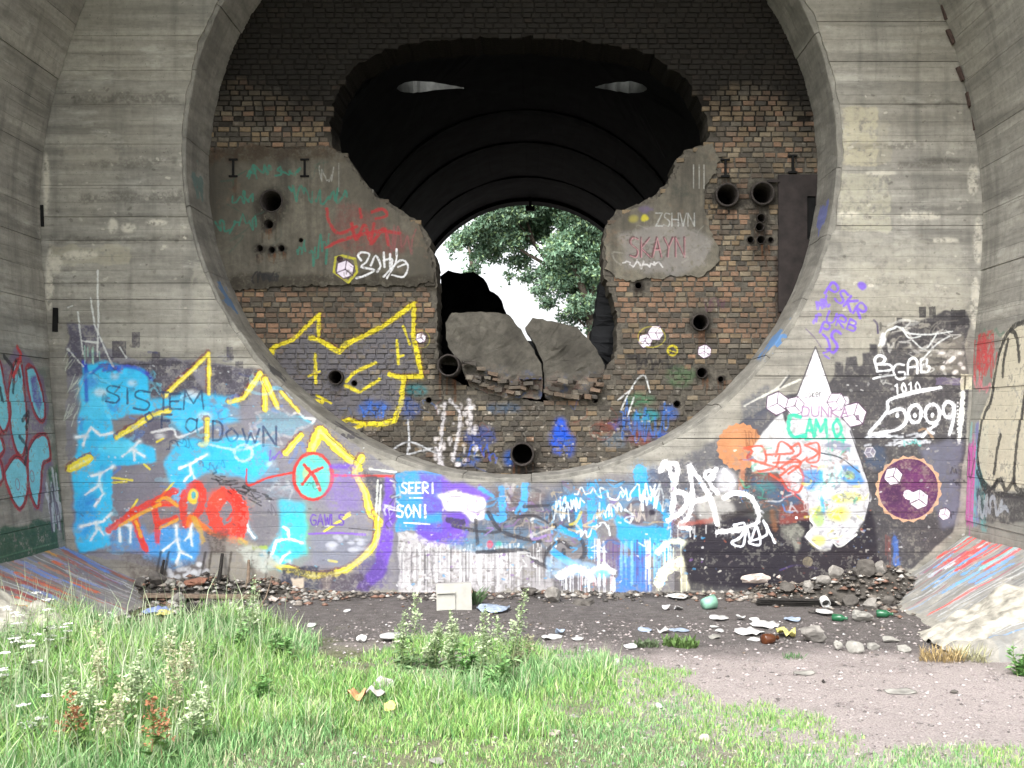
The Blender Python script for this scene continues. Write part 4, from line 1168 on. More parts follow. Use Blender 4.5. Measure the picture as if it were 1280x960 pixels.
def concrete(name, grain, board, paint=None, tone=1.0, spots=None, warm=0.0):
    """board-marked concrete; grain: noise scale per axis (small along the boards); board: axis across the boards"""
    m = NT(name)
    gr = m.noise(1, 6, .6, m.mapped(grain))
    big = m.noise(.55, 3)
    fine = m.noise(11, 8, .65)
    pits = m.noise(46, 3)
    ef = m.noise(1.5, 7, .68, m.mapped(tuple(.6 + .25 * g for g in grain)))
    st = m.noise(1, 5, .6, m.mapped((3.2, 3.2, .28)))
    k = lambda *c: tuple(tone * v for v in c)
    c = m.mix(m.ramp(gr, [(.32, 0), (.68, 1)]), k(.195, .186, .167), k(.45, .43, .38))
    c = m.mix(m.ramp(big, [(.35, 0), (.65, .6)]), c, m.mix(.5, c, k(.30 + warm, .275 + warm * .6, .22)))
    c = m.mix(m.ramp(fine, [(.3, .35), (.6, 0)]), c, k(.10, .098, .09))
    c = m.mix(m.ramp(st, [(.52, 0), (.74, .6)]), c, k(.09, .088, .082))
    c = m.mix(m.ramp(ef, [(.56, 0), (.72, .6)]), c, k(.56, .545, .49))
    c = m.mix(m.ramp(pits, [(.27, .8), (.34, 0)]), c, k(.05, .05, .045))
    ax = m.xyz()[board]
    wob = m.math('ADD', m.math('MULTIPLY', ax, 5.4), m.math('MULTIPLY', m.noise(.7, 2), .5))
    fr = m.math('FRACT', wob)
    line = m.ramp(fr, [(0, 0), (.035, 1), (.97, 1), (1, 0)])
    brd = m.n('ShaderNodeTexWhiteNoise', noise_dimensions='1D')
    m.put(brd.inputs['W'], m.math('FLOOR', wob))
    c = m.mix(m.math('MULTIPLY', brd.outputs['Value'], .28), c, k(.15, .146, .135))
    c = m.mix(m.math('MULTIPLY', m.math('SUBTRACT', 1, line), m.ramp(m.noise(1.7, 3), [(.48, 0), (.72, .6)])), c, k(.08, .078, .072))
    h = m.math('ADD', m.math('MULTIPLY', gr, .6), m.math('MULTIPLY', fine, .8))
    h = m.math('ADD', h, m.math('MULTIPLY', line, .5))
    h = m.math('ADD', h, m.math('MULTIPLY', brd.outputs['Value'], .35))
    h = m.math('ADD', h, m.ramp(pits, [(.27, -.4), (.34, 0)]))
    rough = .9
    if spots:
        for p, r, col in spots:
            d = m.n('ShaderNodeVectorMath', operation='DISTANCE')
            m.put(d.inputs[0], m.pos)
            d.inputs[1].default_value = p
            f = m.math('ADD', m.math('DIVIDE', d.outputs['Value'], r), m.math('MULTIPLY', m.noise(5, 5), 1.3))
            c = m.mix(m.ramp(f, [(.95, .85), (1.35, 0)]), c, col)
    if paint:
        c, a = paint_over(m, c, *paint)
        rough = m.ramp(a, [(0, .92), (1, .62)])
    m.bump(h, .42, .03)
    return m.done(c, rough, .3)


IMG_RING, IMG_BRICK, IMG_L, IMG_R = paint_ring(), paint_brick(), paint_left(), paint_right()
PAL_L = [(150, 84, 70), (206, 96, 52), (120, 140, 190), (90, 130, 200), (210, 150, 50), (140, 140, 170), (150, 60, 60), (110, 110, 120), (170, 120, 90)]
PAL_R = [(222, 70, 66), (222, 70, 66), (90, 150, 205), (120, 190, 190), (190, 196, 200), (120, 120, 130), (150, 70, 100), (170, 180, 190), (90, 100, 130)]
_r = random.Random(4)
BARS_L = [(_r.uniform(130, 500), _r.uniform(0, 90), _r.uniform(30, 80), _r.uniform(5, 14), _r.choice(PAL_L)) for _ in range(70)]
BARS_R = [(_r.uniform(330, 490), _r.uniform(5, 80), _r.uniform(20, 60), _r.uniform(4, 9), _r.choice(PAL_R[2:])) for _ in range(26)]
BARS_R += [(x, y, l, w, (216, 62, 58)) for x, y, l, w in ((478, 12, 46, 8), (466, 4, 60, 5), (440, 0, 60, 9), (424, 4, 70, 8), (430, 40, 26, 12), (402, -4, 66, 8), (388, 10, 70, 7), (396, 60, 24, 10), (452, 70, 14, 8), (360, 0, 60, 9), (340, 20, 50, 7), (486, 60, 10, 10))]
BARS_R += [(x, y, l, w, (96, 156, 214)) for x, y, l, w in ((410, 36, 40, 9), (330, 40, 60, 12), (310, 50, 50, 8), (350, 80, 40, 9), (462, 60, 30, 5))]
IMG_AL, IMG_AR = paint_apron('apron_paint_a', 41, PAL_L, (116, 112, 118), BARS_L), paint_apron('apron_paint_b', 43, PAL_R, (128, 130, 130), BARS_R)

M_RING = concrete('board marked concrete with sprayed paint', (.55, .55, 7), 2, (IMG_RING, *xz_map((40, 100, 1240, 760), S1)), 1.0, None, .03)
M_RIM = concrete('rim concrete', (5, .8, 5), 1, None, .82, [(P(274, 372, 14.4), .62, (.09, .18, .33)), (P(968, 430, 14.3), .75, (.08, .2, .42)), (P(1030, 270, 14.5), .6, (.13, .15, .36)), (P(252, 230, 14.5), .6, (.13, .2, .19)), (P(430, 555, 14.3), .9, (.07, .065, .075)), (P(340, 470, 14.3), .7, (.06, .06, .065))])
M_VL = concrete('vault concrete cool', (7, .55, 7), 2, (IMG_L, 1, .2, -1.8, 2, .2, 0.0), 1.0)
M_VR = concrete('vault concrete', (7, .55, 7), 2, (IMG_R, 1, .2, -1.8, 2, .2, 0.0), 1.0)
M_AL = concrete('apron concrete with stripes', (3, 3, 3), 1, (IMG_AL, 1, 1 / 5.2, -9 / 5.2, 0, -1.25 / 1.8, 1 - 6.5 * 1.25 / 1.8), .9)
M_AR = concrete('apron concrete with red stripes', (3, 3, 3), 1, (IMG_AR, 1, 1 / 5.2, -9 / 5.2, 0, 1.25 / 1.8, 1 - 6.0 * 1.25 / 1.8), 1.05)
M_PLASTER = None


def brick_material():
    m = NT('sooty fired brick')
    t = m.attr()
    f = m.noise(30, 5)
    c = m.mix(m.ramp(f, [(.3, .55), (.65, 0)]), t, m.mix(1, t, (.42, .40, .40), 'MULTIPLY'))
    d = m.noise(1.3, 6, .65)
    c = m.mix(m.ramp(d, [(.40, .05), (.64, .75)]), c, (.06, .053, .044))              # grime in drifts
    lime = m.noise(3.1, 6, .7)
    c = m.mix(m.ramp(lime, [(.62, 0), (.74, .5)]), c, (.42, .39, .34))
    z = m.xyz()[2]
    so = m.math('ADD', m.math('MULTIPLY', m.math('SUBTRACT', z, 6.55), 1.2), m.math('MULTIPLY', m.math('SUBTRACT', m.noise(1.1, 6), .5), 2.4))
    c = m.mix(m.ramp(so, [(0, 0), (.75, .97)]), c, (.011, .0095, .008))                   # soot, with the shade under the vault added into the colour
    c, a = paint_over(m, c, IMG_BRICK, *xz_map((240, 170, 1040, 610), S2))
    m.bump(m.noise(55, 6), .5, .008)
    return m.done(c, .9, .25)


def plaster_material():
    m = NT('stained cement render')
    b = m.noise(.9, 5)
    f = m.noise(14, 8, .7)
    c = m.mix(m.ramp(b, [(.35, 0), (.65, 1)]), (.085, .076, .06), (.19, .172, .136))
    c = m.mix(m.ramp(f, [(.35, .5), (.6, 0)]), c, (.07, .066, .058))
    st = m.noise(1, 5, .6, m.mapped((4, 4, .4)))
    c = m.mix(m.ramp(st, [(.48, 0), (.68, .75)]), c, (.05, .046, .04))
    c = m.mix(m.ramp(m.noise(2.3, 7, .7), [(.56, 0), (.7, .6)]), c, (.2, .13, .085))
    c = m.mix(m.ramp(m.noise(1.7, 6, .7), [(.3, .7), (.42, 0)]), c, (.045, .05, .042))
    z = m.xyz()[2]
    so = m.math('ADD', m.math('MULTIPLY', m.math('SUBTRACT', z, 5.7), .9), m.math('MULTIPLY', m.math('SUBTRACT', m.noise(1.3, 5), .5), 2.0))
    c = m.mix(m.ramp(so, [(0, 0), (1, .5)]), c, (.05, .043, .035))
    c, a = paint_over(m, c, IMG_BRICK, *xz_map((240, 170, 1040, 610), S2))
    m.bump(f, .6, .02)
    return m.done(c, .92, .2)


def mortar_material():
    m = NT('crumbling mortar')
    f = m.noise(20, 6)
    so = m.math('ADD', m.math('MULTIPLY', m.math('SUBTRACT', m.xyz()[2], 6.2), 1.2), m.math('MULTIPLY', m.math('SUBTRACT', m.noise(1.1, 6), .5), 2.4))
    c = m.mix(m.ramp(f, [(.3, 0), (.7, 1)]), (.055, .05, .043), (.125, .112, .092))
    c = m.mix(m.ramp(so, [(0, 0), (.75, .97)]), c, (.011, .0095, .008))  # soot again, with the same painted shade toward the top
    c, a = paint_over(m, c, IMG_BRICK, *xz_map((240, 170, 1040, 610), S2))
    m.bump(f, .8, .02)
    return m.done(c, .95, .1)


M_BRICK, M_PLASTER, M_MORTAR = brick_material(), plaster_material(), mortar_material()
M_SOOT_SHADE = plain('soot and unlit black', (.017, .018, .02), .8, .4, 2, .5, .2)  # soot of the lining; also paints the unlit dark of the lumps behind
M_VOID = plain('recess dark and beam black', (.012, .012, .012), .9, .3, 6, 0, .1)  # near-black that paints the dark inside slots and pipes; also beam ends
M_IRON = plain('rusty iron', (.034, .028, .025), .75, .5, 18, .6, .3)
M_RUST = plain('rust streaked steel sheet', (.024, .018, .017), .7, .5, 5, .4, .3)
M_SHAFT = plain('shaft concrete', (.36, .37, .36), .9, .25, 4, .5, .2)

# ------------------------------------------------------------------ the concrete wall with its round opening
PROF_L = [(88, 760), (85, 680), (72, 560), (63, 440), (53, 300), (55, 200), (75, 100), (110, 0), (165, -90), (245, -180), (350, -260), (480, -320), (640, -345)]
PROF_R = [(1202, 760), (1205, 655), (1210, 540), (1217, 420), (1227, 300), (1222, 200), (1203, 100), (1170, 0), (1115, -90), (1035, -180), (930, -260), (800, -320), (640, -345)]


def prof_x(prof, py):
    for (xa, ya), (xb, yb) in zip(prof[:-1], prof[1:]):
        if yb <= py <= ya:
            return xa + (xb - xa) * (ya - py) / (ya - yb)
    return prof[-1][0]


def wx(px):
    return (px - VX) / S1


def wz(py):
    return CAM_Z + (VY - py) / S1


wall = empty('concrete_wall', (CX, Y1, 0), 'tall board-marked concrete wall with a huge round opening, covered in graffiti', 'wall')
wall['kind'] = 'thing'
RC = 408 + 5                                               # the bands stop just outside the rim


def circ_x(py, side):
    d = RC * RC - (py - 190) ** 2
    if d <= 0:
        return 640.0
    n = mnoise.noise(Vector((py * .045, side * 5.0, 1.7))) * 2.2 + mnoise.noise(Vector((py * .21, side * 9.0, 4.1))) * 1.4
    chip = max(0, mnoise.noise(Vector((py * .03, side * 3.0, 8.8))) - .25) * 9
    return 640 + side * (sqrt(d) + n + chip)


def band(top, bot, side, off, gap):
    top, bot = top + gap, bot - gap
    ys = np.linspace(bot, top, max(3, int((bot - top) / 5)))
    EXT = 26                                               # runs on behind the vault
    if side == 0:
        lo = [(wx(prof_x(PROF_L, y) - EXT), wz(y)) for y in ys]
        hi = [(wx(prof_x(PROF_R, y) + EXT), wz(y)) for y in ys[::-1]]
        lp = lo + hi
    elif side < 0:
        lp = [(wx(prof_x(PROF_L, y) - EXT), wz(y)) for y in ys] + [(wx(circ_x(y, -1)), wz(y)) for y in ys[::-1]]
    else:
        lp = [(wx(prof_x(PROF_R, y) + EXT), wz(y)) for y in ys] + [(wx(circ_x(y, 1)), wz(y)) for y in ys[::-1]]
    q = [lp[0]]
    for p in lp[1:]:
        if abs(p[0] - q[-1][0]) + abs(p[1] - q[-1][1]) > 1e-4:
            q.append(p)
    mb = MB()
    slab_from_loops(mb, [q], Y1 - off, Y2 - .004)
    build('concrete_band', mb, M_RING, wall)


LB = [603, 550, 525, 455, 447, 404, 374, 354, 300, 271, 232, 180, 131, 88, 45, 0, -60, -120, -180, -226]
RB = [603, 548, 470, 436, 396, 336, 282, 268, 213, 177, 130, 77, 27, -30, -90, -150, -190, -226]
for Bs, sd in ((LB, -1), (RB, 1)):
    for a_, b_ in zip(Bs[:-1], Bs[1:]):
        band(b_, a_, sd, random.uniform(0, .014), random.choice((.1, .16, .25, .5)))
for a_, b_ in zip([764, 690, 640, 603], [690, 640, 603]):
    band(b_, a_, 0, random.uniform(0, .012), .3)
for a_, b_ in zip([-226, -285], [-285, -344]):
    band(b_, a_, 0, .005, .3)

th = -pi / 2 + .06
NSEG = 30
for i in range(NSEG):                                      # the rim: short lengths of lining
    t0_, t1_ = th + 2 * pi * i / NSEG, th + 2 * pi * (i + 1) / NSEG - .0016
    dr, fy = random.uniform(-.012, .012), Y1 + .012 + random.uniform(0, .02)
    mb = MB()
    n = 12
    rows = []
    for j in range(n + 1):
        t = t0_ + (t1_ - t0_) * j / n
        row = []
        for (rr, yy) in ((R + .10, fy), (R + .012, fy), (R, fy + .014), (R - .004, fy + .25), (R, fy + .55), (R, Y2 - .005), (R + .10, Y2 - .005)):
            jit = mnoise.noise(Vector((t * 14, yy * 4, 3))) * .016 + mnoise.noise(Vector((t * 45, yy * 9, 6))) * .007
            e = rr + (dr + jit if rr < R + .05 else 0)
            row.append((CX + e * cos(t), yy + (jit if rr < R + .05 and yy < Y1 + .1 else 0), CZ + e * sin(t)))
        rows.append(row)
    m_ = len(rows[0])
    vs_ = [p for r_ in rows for p in r_]
    fs = [(j * m_ + k, j * m_ + (k + 1) % m_, (j + 1) * m_ + (k + 1) % m_, (j + 1) * m_ + k) for j in range(n) for k in range(m_)]
    fs += [tuple(range(m_)), tuple(range(n * m_, (n + 1) * m_))]
    mb.raw(vs_, fs)
    build('rim_segment', mb, M_RIM, wall)

# ------------------------------------------------------------------ the vault that comes toward the camera
VY0, VY1 = 9.75, 13.978
vault = empty('concrete_vault', (CX, 12, 0), 'tall concrete vault with painted side walls in front of the round opening', 'vault')


def vault_bands(prof, mat, side):
    pts = [np.array((wx(a), wz(b))) for a, b in spline(prof, 12)]
    L = [0]
    for a, b in zip(pts[:-1], pts[1:]):
        L.append(L[-1] + np.linalg.norm(b - a))
    cuts, s = [0], 0
    while s < L[-1] - .5:
        s += random.choice((.42, .6, .78))
        cuts.append(min(s, L[-1]))
    cuts[-1] = L[-1]
    at = lambda q: np.array((np.interp(q, L, [p[0] for p in pts]), np.interp(q, L, [p[1] for p in pts])))
    for a, b in zip(cuts[:-1], cuts[1:]):
        off = random.uniform(0, .02)
        ss = np.linspace(a + .003, b - .003, 4)
        loop, out = [], []
        for q in ss:
            p, d = at(q), at(min(q + .02, L[-1])) - at(max(q - .02, 0))
            d /= np.linalg.norm(d)
            nrm = np.array((d[1], -d[0])) * (-1 if side < 0 else 1)            # outward
            loop.append(p - nrm * 0 + nrm * off)
            out.append(p + nrm * .55)
        lp = [tuple(p) for p in loop] + [tuple(p) for p in out[::-1]]
        mb = MB()
        fr = VY0 + random.uniform(-.06, .06)
        n_ = len(lp)
        vs_ = [(x, fr, z) for x, z in lp] + [(x, VY1, z) for x, z in lp]
        mb.raw(vs_, [(i, (i + 1) % n_, n_ + (i + 1) % n_, n_ + i) for i in range(n_)] + [tuple(range(n_)), tuple(range(n_, 2 * n_))])
        build('concrete_band', mb, mat, vault)


vault_bands(PROF_L, M_VL, -1)
vault_bands(PROF_R, M_VR, 1)
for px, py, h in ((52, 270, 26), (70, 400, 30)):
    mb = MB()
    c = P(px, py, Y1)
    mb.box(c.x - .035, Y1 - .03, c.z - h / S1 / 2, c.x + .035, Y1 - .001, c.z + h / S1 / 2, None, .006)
    build('slot_dark_block', mb, M_VOID, vault)  # solid dark block; its colour stands for the shade in a recess
for px, py, a in ((1181, 15, 1.15), (1188, 46, 1.1), (1201, 92, 1.25), (1211, 124, 1.3), (1219, 153, 1.4)):
    mb = MB()
    c = P(px, py, Y1 - .05)
    M = Matrix.Translation(c) @ Matrix.Rotation(a - pi / 2, 4, 'Y')
    mb.box(-.022, -.03, -.10, .02, .03, .10, M, .010)
    build('steel_strip', mb, plain('rusted joint strip', (.075, .048, .04), .8, .4, 20), vault)


M_CRUMB = plain('bare pale aggregate', (.37, .35, .30), .95, .5, 7, 1.0, .15)


def apron(name, side, mat, label, ztop, toe):
    """sloping concrete footing along a side wall; its front end is broken off"""
    mb = MB()
    ny, nx = 60, 18
    def edge(Y):
        return toe - .13 * (13.95 - Y)
    yy = np.linspace(10.15, 13.97, ny)
    wallx = (LX if side < 0 else RX) + side * .12
    vs_, fs = [], []
    for i, Y in enumerate(yy):
        for j in range(nx + 1):
            t = j / nx
            tx = side * edge(Y)
            x = wallx + (tx - wallx) * t
            z = ztop * (1 - t) - .06 * t
            n = mnoise.noise(Vector((x * 1.3, Y * 1.3, 2.0))) * .05 + mnoise.noise(Vector((x * 5, Y * 5, 5.0))) * .022
            yv = Y
            if i == 0:
                z = -.1
                yv = Y - .08
            elif i < 9:
                z = z * min(1, (i / 9) ** .55) + n * 2.2
                yv = Y + .3 * mnoise.noise(Vector((x * 1.7, 3.0, Y)))
            vs_.append((x, yv, z + n * (.4 + t)))
    for i in range(ny - 1):
        for j in range(nx):
            a = i * (nx + 1) + j
            fs.append((a, a + 1, a + nx + 2, a + nx + 1))
    mb.raw(vs_, fs)
    o = build(name, mb, mat, None, (wallx, 12, 0), smooth=True)
    props(o, label, 'footing')
    mb = MB()                                              # the crumbled end: bare pale aggregate, uneven
    n1_, n2_ = 40, 26
    vs_, fs = [], []
    for i in range(n1_ + 1):
        a = i / n1_
        for j in range(n2_ + 1):
            t = j / n2_
            x = wallx + (side * edge(11.4) - wallx) * (t * 1.06)
            yv = 9.75 + 1.75 * a + .5 * t * (1 - a) + .22 * mnoise.noise(Vector((x * 1.5, a * 3, 7.0)))
            hgt = (ztop * (1 - t) * 1.0 + .035) * min(1, (a * 2.6) ** .6) * min(1, (1 - a) * 9)
            n = mnoise.noise(Vector((x * 3, yv * 3, 1.0))) * .11 + mnoise.noise(Vector((x * 9, yv * 9, 4.0))) * .06
            vs_.append((x, yv, hgt + n * (.5 + .5 * min(1, a * 4)) - .03))
    for i in range(n1_):
        for j in range(n2_):
            a = i * (n2_ + 1) + j
            fs.append((a, a + 1, a + n2_ + 2, a + n2_ + 1))
    mb.raw(vs_, fs)
    e = build('crumbled_end', mb, M_CRUMB, o, smooth=True)
    e['label'] = 'bare pale crumbled end'
    return o


apron('sloped_footing', -1, M_AL, 'sloping concrete footing sprayed with orange and blue stripes beside the cyan graffiti', .72, 5.0)
apron('sloped_footing', 1, M_AR, 'sloping concrete footing sprayed with red and blue stripes, its end crumbled', .98, 4.62)

# ------------------------------------------------------------------ the brick wall inside the opening
def bx(px):
    return (px - VX) / S2


def bz(py):
    return CAM_Z + (VY - py) / S2


def bl(pts):
    return [(bx(x), bz(y)) for x, y in pts]


HOLE = [(556, 470), (547, 440), (546, 395), (545, 330), (537, 300), (525, 278), (500, 262), (470, 245), (452, 222), (437, 198), (418, 184), (411, 155), (420, 118), (442, 84), (480, 62), (530, 52), (585, 48), (640, 46), (700, 48), (760, 55), (815, 70), (858, 98), (880, 138), (888, 168), (880, 181), (858, 188), (845, 202), (838, 224), (822, 242), (800, 254), (772, 264), (757, 278), (753, 305), (754, 340), (766, 372), (772, 396), (770, 440), (757, 466), (740, 497), (680, 502), (610, 492), (580, 482)]
HOLE_R = rough_line(rough_line(HOLE, 7, 3.2, 2.2, True, .10), 3, 2.4, 5.1, True, .33)
PIPES = [(908, 245, 15, .10), (952, 243, 15, .10), (340, 252, 15, .05), (563, 458, 14, .34), (653, 567, 15, .26), (875, 403, 11, .05), (421, 472, 9.5, .12), (798, 357, 5, .02), (877, 466, 7.5, .04), (901, 474, 4.5, .02), (337, 281, 6, .02), (326, 311, 4.5, .05), (341, 313, 4.5, .05), (353, 311, 4.5, .05), (951, 273, 6, .04), (949, 284, 6, .04), (938, 300, 5, .03), (951, 300, 6, .03), (963, 300, 4, .03), (443, 479, 4, .02), (377, 301, 3, .01), (536, 500, 4, .02), (846, 505, 5, .02), (744, 500, 4, .02)]
PL_L = [(258, 190), (290, 187), (330, 183), (375, 186), (405, 184), (424, 190), (437, 206), (452, 228), (470, 249), (500, 267), (522, 283), (533, 303), (541, 330), (543, 352), (520, 358), (440, 356), (340, 360), (285, 363), (275, 345), (262, 300), (258, 240)]
PL_R = [(759, 284), (785, 266), (815, 254), (830, 242), (845, 218), (858, 198), (875, 186), (890, 181), (898, 200), (892, 216), (882, 232), (880, 262), (886, 290), (900, 315), (895, 335), (880, 345), (845, 345), (800, 351), (772, 347), (757, 335), (756, 305)]
PLATE = (972, 219, 1046, 388)


def circle_px(x, y, r, n=16):
    return [(x + r * cos(2 * pi * i / n), y + r * sin(2 * pi * i / n)) for i in range(n)]


bwall = empty('brick_wall', (CX, Y2, CZ - R), 'soot-stained brick wall with a ragged hole and pipe mouths inside the round opening', 'wall')
bwall['kind'] = 'thing'
YM = Y2 - .010                                             # mortar face
YB = Y2 + .72
mb = MB()
slab_from_loops(mb, [[(CX + (R + .09) * cos(t), CZ + (R + .09) * sin(t)) for t in np.linspace(0, 2 * pi, 97)[:-1]], bl(HOLE_R)] + [bl(circle_px(*p[:3])) for p in PIPES], YM, YB)
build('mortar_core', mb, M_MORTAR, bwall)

for nm, PLp, seed in (('render_patch', PL_L, 3.0), ('render_patch', PL_R, 9.0)):
    lp = rough_line(rough_line(PLp, 7, 4.5, seed, True, .09), 2.5, 2.6, seed + 3, True, .35)
    mb = MB()
    slab_from_loops(mb, [bl(lp)] + [bl(circle_px(*p[:3])) for p in PIPES if inside(PLp, p[0], p[1])], Y2 - .052, YM - .001)
    build(nm, mb, M_PLASTER, bwall)

# bricks
TINTS = [(.28, .175, .115), (.25, .185, .115), (.185, .13, .093), (.12, .098, .076), (.27, .22, .152), (.088, .078, .066), (.33, .20, .128), (.16, .14, .11)]


def zone_weights(x, y):
    if x < 545 and 358 < y < 425:
        return [4, 2, 4, 3, 1, 1, 3, 2]
    if x > 770 and 330 < y < 420:
        return [5, 3, 3, 1, 2, .6, 3, 1]
    if x > 860 and y < 330:
        return [2, 5, 2, 2, 3, 1, 1, 3]
    if y > 420:
        return [.4, 1, .8, 4, 1.2, 6, .1, 5]
    return [.6, 3, 1, 4, 1, 4, .2, 3]


cells = []
y = -196.0
row = 0
while y < 600:
    h = 6.45
    x = 262 - 14 - random.uniform(0, 12)
    big = row % 2 == 0
    while x < 1030:
        w = random.choice((14.2, 14.2, 14.2, 10.4)) if big else random.choice((10.4, 10.4, 14.2))
        cx, cy = x + w / 2, y + h / 2
        dd = math.hypot(cx - 640 - (CX * S2 - (640 - VX)) , cy - (VY - (CZ - CAM_Z) * S2))
        ok = dd < R * S2 + 5 and not inside(HOLE_R, cx + (w * .28 if cx < 650 else -w * .28), cy) and not inside(HOLE_R, cx, cy)
        if ok:
            for p in PIPES:
                if math.hypot(cx - p[0], cy - p[1]) < p[2] + 5.0:
                    ok = False
                    break
        if ok and (inside(PL_L, cx, cy) or inside(PL_R, cx, cy)):
            ok = False
        if ok and PLATE[0] < cx < PLATE[2] and PLATE[1] < cy < PLATE[3]:
            ok = False
        if ok and not (cy > 470 and random.random() < .10) and random.random() > .015:
            wts = zone_weights(cx, cy)
            cells.append((cx, cy, w, h, random.choices(range(8), wts)[0]))
        x += w + 1.15
    y += h
    row += 1


def brick_geo(w, h):
    a, b, c = w / S2 / 2 - .006, (h - 1.0) / S2 / 2, .006
    v = [(-a, .03, -b), (a, .03, -b), (a, .03, b), (-a, .03, b), (-a, -.02, -b), (a, -.02, -b), (a, -.02, b), (-a, -.02, b), (-a + c, -.028, -b + c), (a - c, -.028, -b + c), (a - c, -.028, b - c), (-a + c, -.028, b - c)]
    f = []
    for k in range(4):
        q = (k + 1) % 4
        f += [(k, q, q + 4, k + 4), (k + 4, q + 4, q + 8, k + 8)]
    f.append((8, 9, 10, 11))
    return v, f


vis = [c for c in cells if 185 < c[1] < 560 and c[2] > 12 and (c[0] < 545 or c[0] > 760 or c[1] > 500)]
vis.sort(key=lambda c: abs(c[1] - 385) + random.uniform(0, 30))
single = set(vis[:296])
shared = {}
for w in (14.2,):
    for t in range(8):
        for v_ in range(2):
            mb = MB()
            q = TINTS[t]
            s_ = random.uniform(.85, 1.15)
            mb.col = (q[0] * s_, q[1] * s_, q[2] * s_, 1)
            vv, ff = brick_geo(w, 6.45)
            vv = [(a + random.uniform(-.004, .004), b, c + random.uniform(-.004, .004)) for a, b, c in vv]
            mb.raw(vv, ff)
            o = build('brick', mb, M_BRICK, None, None, colors=True)
            shared[(t, v_)] = o.data
            bpy.data.objects.remove(o)
base = origin_of(bwall)
mb = MB()
for c in cells:
    cx, cy, w, h, t = c
    pos = Vector((bx(cx), Y2 + random.uniform(-.010, .010), bz(cy)))
    if c in single:
        o = link('brick', shared[(t, random.randrange(2))], bwall, pos - base)
        o.rotation_euler = (0, random.uniform(-.012, .012), random.uniform(-.02, .02))
    else:
        q = TINTS[t]
        s_ = random.uniform(.8, 1.15)
        mb.col = (q[0] * s_, q[1] * s_, q[2] * s_, 1)
        vv, ff = brick_geo(w, h)
        mb.raw([(a + pos.x + random.uniform(-.005, .005), b + pos.y, d + pos.z + random.uniform(-.005, .005)) for a, b, d in vv], ff)
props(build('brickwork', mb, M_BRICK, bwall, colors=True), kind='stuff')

for i, (px, py, r, out) in enumerate(PIPES):               # cast pipes built into the wall, and the bare holes of lost ones
    mb = MB()
    M = Matrix.Translation((bx(px), Y2, bz(py))) @ Matrix.Rotation(pi / 2, 4, 'X')          # local z -> -y (toward the camera)
    ro = r / S2 - .002
    ri = ro * .84
    k = 28 if r > 8 else 14
    mb.lathe([(ri, -.7), (ri, out - .006), (ri + (ro - ri) * .3, out), (ro - .004, out), (ro, out - .01), (ro, -.7)], M, k)
    p = build('pipe' if r > 8 else 'conduit', mb, M_IRON, bwall)
    p.data.polygons.foreach_set('use_smooth', [True] * len(p.data.polygons))
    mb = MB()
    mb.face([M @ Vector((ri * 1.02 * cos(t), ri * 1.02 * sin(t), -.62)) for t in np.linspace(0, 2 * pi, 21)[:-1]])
    build('pipe_dark_disc', mb, M_VOID, p)  # dark disc puts the shade of the pipe's depth into colour
for px, py in ((293, 211), (382, 211), (906, 211), (990, 206)):
    mb = MB()
    x, z, w, h = bx(px), bz(py), 5.5 / S2, 11.5 / S2
    a = 2.2 / S2
    lp = [(x - w, z - h), (x + w, z - h), (x + w, z - h + a), (x + a * .6, z - h + a), (x + a * .6, z + h - a), (x + w, z + h - a), (x + w, z + h), (x - w, z + h), (x - w, z + h - a), (x - a * .6, z + h - a), (x - a * .6, z - h + a), (x - w, z - h + a)]
    slab_from_loops(mb, [lp], Y2 - .07, YM)
    build('beam_end', mb, M_VOID, bwall)
mb = MB()
x0_, z0_, x1_, z1_ = bx(972), bz(390), bx(1046), bz(219)
slab_from_loops(mb, [[(x0_, z0_), (x1_, z0_), (x1_, z1_), (x0_, z1_)], [(bx(1008), bz(300)), (bx(1019), bz(300)), (bx(1019), bz(246)), (bx(1008), bz(246))]], Y2 - .05, YM - .002)
pl = build('steel_plate', mb, M_RUST, bwall)
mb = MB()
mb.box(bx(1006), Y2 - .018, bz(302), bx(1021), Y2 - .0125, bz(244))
build('slot', mb, M_VOID, pl)  # dark backing colours in the shade of the slot
mb = MB()
mb.box(bx(958), Y2 - .08, bz(229), bx(972) + .01, Y2 - .053, bz(226))
build('flat_bar', mb, M_RUST, pl)

# ------------------------------------------------------------------ the soot-black tunnel behind it
tun = empty('tunnel', (CX, 27, CZ - R), 'soot-black round tunnel behind the brick wall, lit by two ceiling holes', 'tunnel')
TY0, TY1 = YB - .02, 38.6
RT = R + .02


def tp(a, y, r=RT):
    return (CX + r * cos(a), y, CZ + r * sin(a))


boxes = [(radians(38), radians(72), radians(58.2), 1), (radians(98), radians(134), radians(121.6), -1)]
angs = set(np.round(np.linspace(0, 2 * pi, 73)[:-1], 4))
for a, b, c, d in boxes:
    angs |= {round(a, 4), round(b, 4)}
angs = sorted(angs)
ys = [TY0] + list(np.arange(16.6, 21.6, .9)) + [22.0, 25.4] + list(np.arange(26.3, 38.0, .9)) + [TY1]
mb = MB()
for i in range(len(angs)):
    a, b = angs[i], angs[(i + 1) % len(angs)]
    for j in range(len(ys) - 1):
        if ys[j] == 22.0 and any(bb[0] - .01 < a < bb[1] - .01 for bb in boxes):
            continue
        jt = lambda q, y_: RT + (.03 * mnoise.noise(Vector((cos(q) * 4, y_ * 1.2, sin(q) * 4))) if not 20 < y_ < 27 else 0)
        mb.face([tp(a, ys[j], jt(a, ys[j])), tp(b, ys[j], jt(b, ys[j])), tp(b, ys[j + 1], jt(b, ys[j + 1])), tp(a, ys[j + 1], jt(a, ys[j + 1]))])
shafts = []
